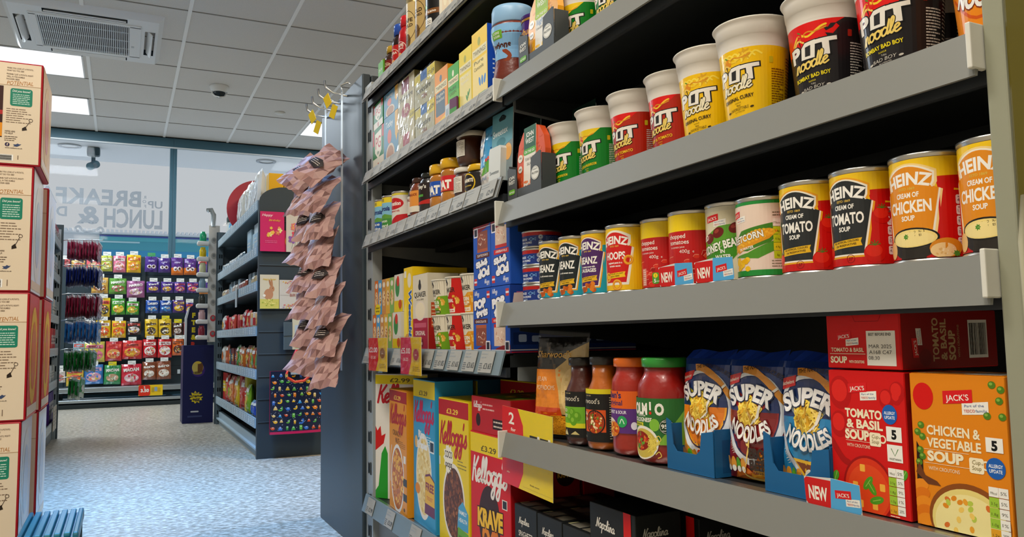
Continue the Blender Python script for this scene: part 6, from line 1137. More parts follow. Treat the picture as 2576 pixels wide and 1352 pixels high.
def krl(A, w, h): A.rect(-w/2, 0, w/2, h, '#b81a1e', 1); A.script("Kellogg's", -w*.45, h-24, 7, 1.6, '#eae4e0', 3); A.ell(-w*.32, h*.34, 12, 14, '#2a1410', 2); A.lines(-w*.2, h*.6, w*.1, h*.85, 2, '#d8a8a0', 2, 3); A.rect(w*.06, h*.16, w*.42, h*.44, '#2a1614', 2); A.lines(w*.08, h*.18, w*.4, h*.42, 2, '#d8c8b8', 3, 3)
carton('cereal_box', 'red cereal box lying flat on top of the front red one', 'cereal box', .198, .076, .26, '#b81a1e', krl, 1.545, Z4+.2755, 'red chocolate cereal boxes', x=.702, topc='#8a5a1a', tdraw=lambda T, w, d: (T.poly([(-w*.2, 10), (w*.4, 20), (w*.3, d*.8), (-w*.3, d*.7)], '#6a8a2a', 1), T.flecks(0, d*.4, w*.3, d*.3, 30, 9, ['#c87a1c', '#8a3a14', '#d8a83a'], 2, 2)))
for k in range(2): carton('cereal_box', ('red cereal box second in line behind the front red one', 'red cereal box third in line behind the front red one')[k], 'cereal box', .196, .275, .075, '#b01018', krave, 1.556, Z4, 'red chocolate cereal boxes', x=.79+.085*k, sdraw=kside)
carton('cereal_box', 'dark blue cereal box behind the blue puffed rice box', 'cereal box', .195, .372, .10, '#23597c', rice, 1.955, Z4, x=.81)
carton('cereal_box', 'yellow cereal box at the back behind the yellow chocolate rice box', 'cereal box', .195, .372, .09, '#b8a018', coco, 1.752, Z4, x=.87)
# ================================================================== CRISP BAG STRIPS ON THE END UNIT
def crispbag(seed):
    R = random.Random(seed); W, H, D = .122, .170, .020; n, k = 7, 8; vs = []; N = (n+1)*(k+1)
    cols = [lin(c) for c in ('#b88f89', '#a47c77', '#caa39b', '#8a6560', '#bb958e', '#c29c94')]
    J = [(R.uniform(-.007, .007), R.uniform(-.007, .007), R.uniform(-.0035, .0035)) for _ in range(N)]
    for s in (-1, 1):
        for j in range(k+1):
            for i in range(n+1):
                u, v = 2*i/n-1, 2*j/k-1; a = max(0, 1-abs(u)**2.2)**.6*max(0, 1-abs(v)**2.6)**.7; q = J[j*(n+1)+i]; ed = i in (0, n) or j in (0, k)
                vs.append((u*W/2*(1-.14*(1-v*v))+q[0]*(.6 if ed else 1), s*D*a+(0 if ed else q[2]*.8)+(.007*math.sin(i*2.2+seed) if ed else 0), v*H/2+q[1]*(.5 if ed else 1)))
    m = MB(); fs = []; cc = []
    for s in (0, 1):
        for j in range(k):
            for i in range(n):
                p = s*N+j*(n+1)+i; q = [p, p+1, p+n+2, p+n+1]; q = q if s == 0 else q[::-1]
                for t in ((q[0], q[1], q[2]), (q[0], q[2], q[3])): fs.append(t); cc.append(R.choice(cols))
    m.add(vs, fs, None, 'crisp_film', False, cc)
    if seed % 2 == 0:
        A = Art(); A.poly([(-30, -22), (8, -30), (30, -8), (12, 10), (-20, 4)], '#2e2524', 1); A.lines(-20, -20, 16, 2, 3, '#cfc3ba', 2, seed)
        m.art(A, lambda u, v, h: Vector((u, -D-.009-h+(u*u+v*v)*6, v)), 'crisp_film', 6, 6, lift=.0006)
    return m
finish('crisp_film', .5, spec=.25)
protos = [crispbag(k) for k in range(4)]
BAG = [b.build('crisp_bag') for b in protos]
R = random.Random(11)
NM = ['topmost', 'second', 'third', 'fourth', 'fifth', 'sixth', 'seventh', 'eighth', 'ninth', 'lowest']
for si, (y, x, zt, zb, n, nm) in enumerate(((2.85, .595, .60, -.05, 8, 'far'), (2.63, .600, .585, -.085, 8, 'near'))):
    t = thing('hanging_strip', f'plastic clip strip holding the {nm} column of brown crisp bags', 'clip strip', (x+.055, y, zb-.02), RS, 'clip strips on the end unit')
    m = MB(); L = .86-zb; m.box(-.012, 0, 0, .012, .0012, L, '#aeb9bd', 'plastic'); m.build('strip', t)
    T = MB(); T.tube([(0, .0, L), (0, -.005, L+.02), (0, .02, L+.035), (0, .030, L+.03)], .003, '#d0d4d4', 'metal', 6); T.build('hook', t)
    for k in range(n):
        z = zt-(zt-zb)*k/(n-1); o = BAG[(k+si*2) % 4]
        if o.get('category') is not None: o = o.copy(); COL.objects.link(o)
        o.location = (x-.012+R.uniform(-.006, .006), y+.04-.12*k/n+R.uniform(-.02, .02), z)
        o.rotation_euler = (-.62+R.uniform(-.02, .02), R.uniform(-.25, .25) if k else .6, RS+.75+R.uniform(-.08, .08))
        tag(o, f'{NM[k] if k < n-1 else "lowest"} brown crisp bag of the {nm} hanging strip', 'crisp bag', 'brown crisp bags hanging on clip strips')
    for k in range(2):
        A = Art(); A.rect(-14, 0, 14, 40, '#d8b81c', 1)
        m = MB(); m.box(-.016, -.001, 0, .016, 0, .045, '#e0c020', 'card'); o = m.build('strip_tag'); o.location = (x+.02, y+.03*k, .745+.05*k); o.rotation_euler = (0, .5-k, RS+.4)
        tag(o, f'small yellow price tag at the top of the {nm} crisp strip, {("lower", "upper")[k]} one', 'price tag', 'yellow tags above the crisps')
# ================================================================== CARD GONDOLA
GX_, GY0, GY1 = .695, 4.72, 6.88
t = thing('card_gondola', 'dark slatwall gondola with greeting cards on its end and grocery shelves along the aisle', 'shelving', (GX_, GY0, FLOOR), 0)
f = plane((0, -.0, 0), (1, 0, 0), (0, 0, 1)); W = 1.02; Ht = .891-FLOOR
m = MB(); out = [(0, 0), (W, 0), (W, Ht-.09)] + [(W-.15+.15*math.cos(a*PI/12), Ht-.09+.09*math.sin(a*PI/12)) for a in range(1, 7)] + [(.15-.15*math.sin(a*PI/12), Ht-.09+.09*math.cos(a*PI/12)) for a in range(0, 7)]
m.prism(out, lambda u, v, h: Vector((u, .03-h, v)), .03, '#2f3a40', 'paint')
A = Art(); 
zz = .20
while zz < Ht-.12: A.rect(6, zz*1000-4, W*1000-6, zz*1000+4, '#11181b', 1); A.rect(6, zz*1000+4, W*1000-6, zz*1000+7, '#4d5b61', 1); zz += .128
m.art(A, front(0, -.0005, 0), 'paint', lift=.0004); m.build('slatwall_end', t)
D_ = GY1-GY0
m = MB(); m.box(.49, .03, 0, .53, D_, .8-FLOOR, '#2a343a', 'paint'); m.build('spine_panel', t)
m = MB(); m.box(.02, .03, 0, .05, D_, .10, '#9fb0b8', 'paint'); m.box(.0, .03, .045, .02, D_, .055, '#9fb0b8', 'paint'); m.build('plinth', t)
m = MB(); m.box(0, D_-.03, 0, .035, D_+.01, .885-FLOOR, '#54646c', 'paint'); A = Art()
for k in range(16): A.rect(4, 80+k*90, 14, 112+k*90, '#0f171a', 1); A.rect(20, 80+k*90, 30, 112+k*90, '#0f171a', 1)
m.art(A, front(0, D_-.0305, 0), 'rough', lift=.0004); m.build('upright', t)
m = MB(); m.box(-.012, D_+.012, 0, .53, D_+.035, .89-FLOOR, '#46555c', 'paint', .003); m.build('end_panel', t)
GS = [(.79, 'top'), (.52, 'second'), (.318, 'third'), (.058, 'fourth'), (-.19, 'fifth'), (-.465, 'bottom')]
for z, nm in GS:
    m = MB(); m.box(.012, .03, z-FLOOR-.025, .48, D_-.03, z-FLOOR, '#5b6a72', 'paint'); s = m.build('shelf', t)
    m = MB(); m.box(-.006, .03, z-FLOOR-.035, .002, D_-.03, z-FLOOR+.022, '#9fb6c2', 'plastic'); A = Art()
    k = 0; q = random.Random(int(z*100))
    while 20+k*95 < (D_-.06)*1000-80: A.rect(20+k*95, 10, 20+k*95+q.choice((55, 70)), 48, '#cfdde4', 1); A.lines(24+k*95, 14, 70+k*95, 44, 3, '#8a9aa2', 2, k); k += 1
    m.art(A, plane((-.0065, D_-.03, z-FLOOR-.033), (0, -1, 0), (0, 0, 1)), 'plastic', lift=.0004); m.build('price_rail', s)
m = MB(); m.box(-.028, 0, 0, -.024, .07, .13, '#b9c2c6', 'paper'); o = m.build('shelf_label'); o.location = (GX_+.012, 5.55, .22); tag(o, 'pale label hanging below the third shelf of the card gondola', 'label')
def goods(name, cat, lab, grp, z, y0, y1, specs, seed, x=.738, mat='card'):
    R = random.Random(seed); y = y0; i = 0
    while True:
        w, h, d, cs, shp = R.choice(specs)
        if y-w < y1-.001: break
        h *= R.uniform(.92, 1.06); c = R.choice(cs); m = MB()
        if shp == 'box':
            m.box(-w/2, 0, 0, w/2, d, h, c, mat, .002); A = Art(); A.rect(-w*420, h*300, w*420, h*700, R.choice(cs), 1); A.lines(-w*350, h*400, w*350, h*620, 2, '#e6e6e0', 2, i); m.art(A, front(0, -.0006, 0), mat, lift=.0005)
        elif shp == 'roll': m.lathe([(w/2-.003, 0), (w/2, .003), (w/2, h-.003), (w/2-.003, h)], c, 'foil', 18, c=(0, w/2)); m.lathe([(w/2+.0006, h*.3), (w/2+.0006, h*.7)], R.choice(cs), 'gloss', 18, c=(0, w/2), cap=False)
        elif shp == 'bottle': m.lathe([(w/2-.002, 0), (w/2, .004), (w/2, h*.6), (w*.18, h*.78), (w*.17, h*.9)], c, 'gloss', 18, c=(0, w/2)); m.lathe([(w*.19, h*.88), (w*.19, h), (0, h)], R.choice(cs), 'gloss', 14, c=(0, w/2)); m.lathe([(w/2+.0006, h*.2), (w/2+.0006, h*.45)], '#d8d8d0', 'paper', 18, c=(0, w/2), cap=False)
        else:
            A = Art(); A.rect(-w*500, 0, w*500, h*1000, c, 0); A.ell(0, h*450, w*320, h*240, R.choice(cs), 1, 14); A.rect(-w*400, h*720, w*400, h*860, '#e6e4dc', 1); q = pouch(w, h, d*.3, A, 'foil', .05, .002, i+seed, c, su=20, sv=20, lift=.001); m = q
        o = m.build(name); o.location = (x+R.uniform(0, .01), y-w/2, z+.0006); o.rotation_euler.z = RS+R.uniform(-.05, .05)
        tag(o, f'{lab}, {["first", "second", "third", "fourth", "fifth", "sixth", "seventh", "eighth", "ninth", "tenth", "eleventh", "twelfth", "thirteenth", "fourteenth", "fifteenth", "sixteenth", "seventeenth", "eighteenth", "nineteenth", "twentieth", "twenty first", "twenty second", "twenty third", "twenty fourth", "twenty fifth"][min(i, 24)]} from the far end', cat, grp); i += 1; y -= w+.006
PB = ['#9cc0d8', '#7fa8c4', '#b4d0de', '#c9dbe4']; RD = ['#c8323a', '#b01c24', '#d8d0c8', '#c86a5a', '#e0b070']
goods('tall_pack', 'pack', 'pale tall pack atop the card gondola', 'tall packs on top of the card gondola', .79, 5.98, 4.9, [(.15, .25, .1, ['#e2e6e8', '#d6dde2', '#eceeec', '#e0dccf'], 'bag'), (.11, .22, .08, ['#e6ecee', '#d0dce4'], 'box')], 3)
goods('water_bottle', 'bottle', 'small blue bottle atop the card gondola', 'bottles on top of the card gondola', .79, 6.66, 6.12, [(.075, .21, .07, ['#5fb0d8', '#4a98c8', '#a8d0e4'], 'bottle')], 4)
goods('wine_bottle', 'bottle', 'dark bottle with coloured top atop the card gondola', 'dark bottles on the card gondola', .79, 6.82, 6.66, [(.075, .33, .07, ['#16302f'], 'bottle')], 5)
goods('tissue_carton', 'carton', 'pale blue carton on the card gondola', 'pale blue cartons', .52, 5.5, 4.77, [(.16, .20, .1, PB, 'box'), (.12, .15, .1, PB, 'box')], 6)
goods('foil_packet', 'packet', 'silver blue packet on the card gondola', 'silver packets', .52, 6.8, 5.57, [(.12, .09, .08, ['#a8bcc8', '#7f98a8', '#c9d4da'], 'bag')], 7)
goods('toiletry_pack', 'pack', 'small pack, third shelf of the card gondola', 'small packs on the third shelf', .318, 6.8, 4.8, [(.11, .09, .08, ['#a85a4a', '#c8b0a0', '#8a3a3a', '#d8c49a'], 'bag'), (.09, .12, .06, ['#7f98a8', '#9fb6c4', '#48606c'], 'box')], 8)
goods('biscuit_roll', 'biscuits', 'red and gold biscuits, fourth shelf of the card gondola', 'biscuit rolls', .058, 6.8, 4.8, [(.075, .12, .07, RD, 'roll'), (.10, .14, .07, ['#c8202a', '#e0a83a', '#d8d4d0', '#e05a4a'], 'bag')], 9)
goods('grocery_pack', 'pack', 'grocery pack, fifth shelf of the card gondola', 'packs on the fifth shelf', -.19, 6.8, 4.8, [(.12, .15, .07, ['#d8722a', '#4f9a3a', '#c85a2a', '#d8b83a', '#d8d2c4'], 'bag'), (.10, .13, .06, ['#7a3a3a', '#48606c', '#d8902a'], 'box')], 10)
goods('grocery_bag', 'bag', 'bright grocery bag, bottom shelf of the card gondola', 'bags on the bottom shelf', -.465, 6.8, 5.24, [(.14, .20, .08, ['#e0c02a', '#d8a01c', '#c83a2a', '#8ab82a', '#d8742a'], 'bag'), (.12, .22, .08, ['#e0c43a', '#c8302a'], 'box')], 12)
goods('blue_packet', 'packet', 'bright blue packet, bottom shelf of the card gondola', 'blue packets', -.465, 5.2, 4.8, [(.12, .10, .08, ['#2a52b0', '#3a6ac0', '#2a8ac8'], 'bag')], 13)
for k in range(4):
    A = Art(); A.text('TAPE', 22, 24, 14, '#a8641c', 1, w=70, rot=PI/2); A.rect(-34, 4, 34, 14, '#c8841c', 1); A.crop(-41, 1, 41, 188)
    o = MB().box(-.042, 0, 0, .042, .10, .190, '#e2ac1c', 'card', .002).art(A, front(0, -.0006, 0), 'card', lift=.0005).build('yellow_box'); o.location = (.80+.0875*k, 4.775, .792); tag(o, f'yellow box standing above the slatwall, {["first", "second", "third", "fourth", "fifth"][k]} counting from the aisle', 'box', 'yellow boxes above the slatwall')
t = thing('red_topper', 'large round red sign standing on top of the card gondola', 'sign', (.755, 6.02, .7912), 0)
A = Art(); A.text('FACE', 62, 182, 56, '#e6e0de', 2, w=180, bold=.03); m = MB(); C_ = [(.215*math.cos(a*PI/24), .165+.215*math.sin(a*PI/24)) for a in range(48)]; C_ = [p for p in C_ if p[1] > 0]
i0 = max(range(len(C_)), key=lambda i: math.dist(C_[i], C_[i-1])); C_ = C_[i0:]+C_[:i0]; C_ = [(-.14, 0)]*0+C_
m.prism([(x, max(y, 0)) for x, y in C_], lambda u, v, h: Vector((u+.12, -h, v)), .012, '#b01c34', 'plastic'); m.art(A, plane((.02, -.0125, 0), (1, 0, 0), (0, 0, 1)), 'plastic', lift=.0006); m.build('disc', t); MB().box(.04, 0, 0, .2, .06, .012, '#8a1828', 'plastic').build('foot', t)
# greeting cards on the end
def gcard(lab, x0, x1, z0, z1, draw, bgc, y=4.695, th=.004, name='greeting_card', cat='greeting card'):
    W, H = (x1-x0)*1000, (z1-z0)*1000; A = Art(); A.rect(0, 0, W, H, bgc, 0); draw(A, W, H); A.crop(0, 0, W, H)
    m = MB(); m.box(0, 0, 0, x1-x0, th, z1-z0, bgc, 'card'); m.art(A, front(0, -.0005, 0), 'card', lift=.0005); o = m.build(name); o.location = (x0, y, z0); o.rotation_euler.x = -.05; return tag(o, lab, cat, 'greeting cards on the slatwall')
def floral(A, cx, cy, r, cs, seed, n=9):
    q = random.Random(seed)
    for k in range(n):
        x, y, s = cx+q.uniform(-r, r), cy+q.uniform(-r*.6, r*.6), q.uniform(r*.16, r*.32); c = q.choice(cs)
        for p in range(5): A.ell(x+s*.7*math.cos(p*1.257), y+s*.7*math.sin(p*1.257), s*.55, s*.45, c, 3+k*.05, 10, p*1.257)
        A.ell(x, y, s*.3, s*.3, '#e8c84a', 4, 8)
gcard('bright pink birthday card with flowers on the top row', .70, .835, .508, .741, lambda A, w, h: (A.text('Happy', w*.3, h*.88, 15, '#f0c8c8', 3, w=60, shear=.3), A.text('Birthday', w*.6, h*.76, 12, '#e0a040', 3, w=66, shear=.3), floral(A, w*.5, h*.5, 42, ['#e88a5a', '#e8b04a', '#e6d88a', '#d86a5a'], 2), A.lines(w*.2, h*.2, w*.7, h*.28, 2, '#e06a90', 3, 1)), '#c8215c')
gcard('bright pink card half hidden behind the pink birthday card', .80, .868, .508, .634, lambda A, w, h: A.ell(w*.8, h*.5, 14, 30, '#e0902a', 2), '#b81c50', y=4.701)
gcard('white card with scattered flowers and hearts beside the pink one', .846, 1.02, .508, .741, lambda A, w, h: (floral(A, w*.5, h*.5, 70, ['#d84a5a', '#8a5aa0', '#e0902a', '#d87a6a'], 5, 12), [A.stroke([(30+k*16, 20), (40+k*14, 60+k*6)], 2, '#7a8a7a', 2) for k in range(4)]), '#c9c0b2')
gcard('white floral card beside the end unit, partly behind the crisp bags', 1.03, 1.19, .508, .741, lambda A, w, h: floral(A, w*.5, h*.5, 60, ['#d84a5a', '#8a5aa0', '#e0902a'], 7), '#c9c0b2')
def bunny(A, w, h):
    A.rect(0, 0, w, h*.28, '#c8bc5a', 1); A.text('Happy Easter', w*.5, h*.84, 10, '#d8b03a', 3, w=w*.7, shear=.3); A.ell(w*.45, h*.42, w*.24, h*.16, '#b8805a', 2); A.ell(w*.62, h*.58, w*.14, h*.09, '#b8805a', 2.2); A.ell(w*.54, h*.74, w*.05, h*.12, '#a8704a', 2.1, 14, .3); A.ell(w*.62, h*.75, w*.05, h*.12, '#b07a54', 2.3, 14, .1); A.ell(w*.66, h*.6, 2, 2, '#2a1a10', 4); A.ell(w*.22, h*.38, 8, 8, '#e6d8c0', 3); A.flecks(w*.5, h*.18, w*.4, h*.1, 20, 3, ['#e6d87a', '#9aa83a'], 3, 2)
gcard('cream card with a brown rabbit on the second row', .702, .808, .178, .374, bunny, '#cdbfa0')
gcard('cream birthday card with speckled border on the second row', .811, 1.015, .178, .345, lambda A, w, h: (A.text('happy', w*.6, h*.62, 13, '#6a6460', 3, w=46, shear=.3), A.text('BIRTHDAY', w*.56, h*.42, 18, '#a86a62', 3, w=110, bold=.01), A.flecks(w*.5, h*.08, w*.48, h*.09, 40, 3, ['#c8706a', '#d8a83a', '#a88a9a'], 2, 4), A.flecks(w*.5, h*.92, w*.48, h*.06, 30, 3, ['#c8706a', '#d8a83a'], 2, 5), A.rect(w*.02, h*.46, w*.98, h*.47, '#a8a096', 2)), '#c6bdad', y=4.698)
gcard('clear packet of small notelets under the birthday card', .885, 1.03, -.058, .13, lambda A, w, h: (A.rect(w*.1, h*.05, w*.6, h*.45, '#b8c81c', 2), A.rect(w*.5, h*.3, w*.95, h*.6, '#e0842a', 2.5), A.rect(w*.1, h*.5, w*.6, h*.75, '#aebac0', 2), A.poly([(w*.5, h*.7), (w*.9, h*.9), (w*.8, h*.65)], '#c83a4a', 3)), '#c9bfa0', name='notelet_pack', cat='card pack')
for k in range(2): gcard(('empty clear card holder beside the notelet packet, lower one', 'empty clear card holder beside the notelet packet, upper one')[k], .835, .885, -.058+.08*k, .02+.08*k, lambda A, w, h: A.rect(3, 3, w-3, h-3, '#4a565a', 1), '#5a666a', name='card_holder', cat='card holder')
# gift bag
t = thing('gift_bag', 'navy gift bag printed with little coloured monsters, red handles', 'gift bag', (.905, 4.655, -.53), -.02); A = Art(); W, H = 300, 352
A.rect(-150, 0, 150, H, '#1a2033', 0); A.rect(-150, 0, 150, 14, '#b81c4a', 1); R = random.Random(21); CS = ['#e07a1c', '#2f8ac0', '#e0a82a', '#4a9a3a', '#c8481c', '#3a6ab0', '#d8b060', '#63a83a']
for i in range(8):
    for j in range(9):
        x = -132+i*37+R.uniform(-4, 4)+(j % 2)*8; y = 32+j*37+R.uniform(-4, 4); c = R.choice(CS); s = R.uniform(8, 12); k = R.choice((0, 1, 2, 3))
        if abs(x)+s > 148: continue
        if k == 0: A.rrect(x-s*.7, y-s, x+s*.7, y+s, 5, c, 2); [A.stroke([(x+q*s*.4, y-s), (x+q*s*.4, y-s-6)], 2.5, c, 2) for q in (-1, 1)]
        elif k == 1: A.ell(x, y, s*1.1, s*.9, c, 2, 14); A.stroke([(x-s, y), (x-s*1.4, y+6)], 2.5, c, 2)
        elif k == 2: A.stroke([(x-s, y-s*.6), (x, y-s*.7), (x+s*.6, y), (x+s*.5, y+s)], s*.8, c, 2)
        else: A.poly([(x-s, y-s*.8), (x+s, y-s*.8), (x+s*.6, y+s*.4), (x, y+s*1.2), (x-s*.6, y+s*.4)], c, 2)
        A.ell(x-2, y+s*.4, 2.4, 2.4, '#f0ece0', 3, 8); A.ell(x+3, y+s*.4, 2.4, 2.4, '#f0ece0', 3, 8); A.ell(x-2, y+s*.4, 1.1, 1.1, '#151515', 4, 6); A.ell(x+3, y+s*.4, 1.1, 1.1, '#151515', 4, 6)
for k in range(120): A.ell(R.uniform(-146, 146), R.uniform(16, 346), 1.4, 1.4, '#d8dce6', 1, 6)
A.crop(-149, 0, 149, 352); m = MB(); f = lambda u, v, h: Vector((u, -.012-h-.016*(1-(u/.15)**2)*(1-v/.36), v)); m.art(A, f, 'gloss', 30, 40, .0004); m.add([(-.15, -.012, 0), (.15, -.012, 0), (.15, .012, 0), (-.15, .012, 0), (-.15, -.012, .352), (.15, -.012, .352), (.15, .012, .352), (-.15, .012, .352)], [(1, 2, 6, 5), (2, 3, 7, 6), (3, 0, 4, 7), (0, 3, 2, 1)], '#b81c4a', 'gloss'); m.build('bag_body', t)
for y in (-.014, .014): T = MB(); T.tube([(-.062, y, .335), (-.03, y, .41), (-.006, y*.3, .468), (.006, y*.3, .468), (.03, y, .41), (.066, y, .335)], .006, '#d8321c' if y < 0 else '#b8284a', 'plastic', 8); T.build('handle', t)
T = MB(); T.tube([(-.06, -.034, .315), (-.02, -.046, .29), (.03, -.046, .295), (.07, -.034, .325)], .008, '#d8401c'); T.build('ribbon', t); MB().box(-.04, -.03, .33, .03, -.02, .352, '#9aa3a3', 'plastic', .004).build('bag_clip', t)
# ================================================================== CHOCOLATE EGG STAND, WHITE DISPENSER
t = thing('egg_display_stand', 'dark blue card display stand for chocolate eggs with a yellow splat sign', 'display stand', (.455, 7.06, FLOOR), 0)
NV = '#131a4e'; w_ = .235; hh = .635
A = Art(); A.rect(0, 0, 235, 635, NV, 0); A.ell(117, 430, 52, 54, '#3a2474', 1, 26); A.ell(112, 452, 44, 52, '#c8b45a', 2, 28); A.poly([(112, 500), (112, 405), (150, 420), (154, 470), (140, 496)], '#6a4420', 3); A.splat(116, 492, 26, '#d8b83a', 3.4, 9, .3, 2, 12); A.ell(112, 408, 36, 14, '#8a7a3a', 2.6); A.text('egg', 112, 404, 14, '#3a2a14', 3, w=40, shear=.2)
A.splat(104, 210, 56, '#e6cf1c', 2, 11, .28, 4, 50); A.text('Cadbury', 104, 238, 12, '#4a3a6a', 3, w=50, shear=.3); A.text('creme', 104, 210, 25, '#201a3a', 3, w=84, bold=.03); A.text('egg', 104, 184, 25, '#201a3a', 3, w=54, bold=.03); A.rrect(62, 88, 124, 100, 5, '#c8ccd0', 2); A.rect(40, 48, 150, 62, '#3a4470', 2)
MB().box(0, 0, 0, w_, .26, hh, NV, 'card', .004).art(A, front(0, -.001, 0), 'card', lift=.0006).build('base', t)
m = MB(); m.prism([(.03, hh), (.205, hh), (.205, hh+.30), (.17, hh+.345), (.09, hh+.345), (.05, hh+.31), (.03, hh+.22)], lambda u, v, h: Vector((u, .24-h, v)), .012, '#161c3c', 'card'); A = Art()
for k, (s, c) in enumerate((('F', '#e6cf1c'), ('T', '#e6cf1c'), ('E', '#e6cf1c'), ('&', '#e6cf1c'), ('R', '#d83a2a'))): A.text(s, 92, (hh+.235-.062*k)*1000, 40, c, 2, bold=.06)
m.art(A, front(0, .2275, 0), 'card', lift=.0006); m.prism([(.02, hh), (.036, hh), (.036, hh+.22), (.055, hh+.31), (.045, hh+.315), (.02, hh+.23)], lambda u, v, h: Vector((u, .225-h, v)), .05, '#d8dcde', 'card'); m.build('header', t)
t = thing('clip_display', 'tall white plastic column display with jutting white shelves of tiny jars', 'display stand', (.66, 6.93, -.01), 0)
A = Art()
for k in range(7): A.ell(6, 66+k*128, 22, 26, '#a8a49a' if k > 1 else '#c8303a', 1, 18); A.ell(6, 70+k*128, 12, 14, '#7f807c', 2, 14)
MB().box(-.035, .0, 0, .05, .012, .96, '#d3cfc6', 'plastic', .004).art(A, front(0, -.001, 0), 'plastic', lift=.0008).build('column', t)
for k in range(7): MB().box(-.125, -.05, .02+k*.128, -.03, .03, .055+k*.128, '#dedcd6', 'plastic', .012).build('shelf', t)
m = MB(); m.tube([(0, .006, .95), (.0, .006, 1.05), (-.02, .0, 1.09), (-.05, -.01, 1.08)], .02, '#9aa3a6'); m.build('top_hook', t)
for k, c in enumerate(('#8a2a3a', '#c8a0a0', '#3a3a34', '#7f98a8', '#c8c49a', '#d8b81c', '#1f9a6a')):
    o = MB().lathe([(.024, 0), (.026, .004), (.026, .055), (.02, .062), (.02, .078), (0, .078)], c, 'gloss', 18).build('small_jar'); o.location = (.58, 6.92, -.01+.0555+.128*k); tag(o, f'small {["dark red", "pink", "black", "grey blue", "cream", "yellow", "green"][k]} jar on the white column display', 'jar', 'small jars on the white column')
# ================================================================== SWEETS WALL under the window
YS = 9.45
t = thing('sweets_gondola', 'low dark pegboard gondola under the window with silver base shelves', 'shelving', (0, YS+.15, FLOOR), 0)
m = MB(); m.box(-1.3, 0, .12, .95, .04, 1.60, '#25343b', 'paint'); A = Art()
for k in range(14): A.rect(-1300, 200+k*100, 950, 206+k*100, '#16222a', 1)
m.art(A, front(0, -.0006, 0), 'paint', lift=.0004); m.build('back_panel', t)
for x in (-.56, .20, .95): m = MB(); m.box(x-.02, -.025, 0, x+.02, .02, 1.60, '#2d3c43', 'paint', .003); m.build('upright', t)
for z, d, h in ((.158, .30, .052), (.06, .36, .03)): MB().box(-1.3, -d, z, .95, 0, z+h, '#b4bcbf', 'metal', .006).build('base_shelf', t)
MB().box(-1.3, -.28, 0, .95, 0, .04, '#4a585e', 'paint').build('plinth', t)
def bagXY(l, tt, r, b): 
    k = 1/2.704
    return l*k+90, tt*k+580, r*k+90, b*k+580
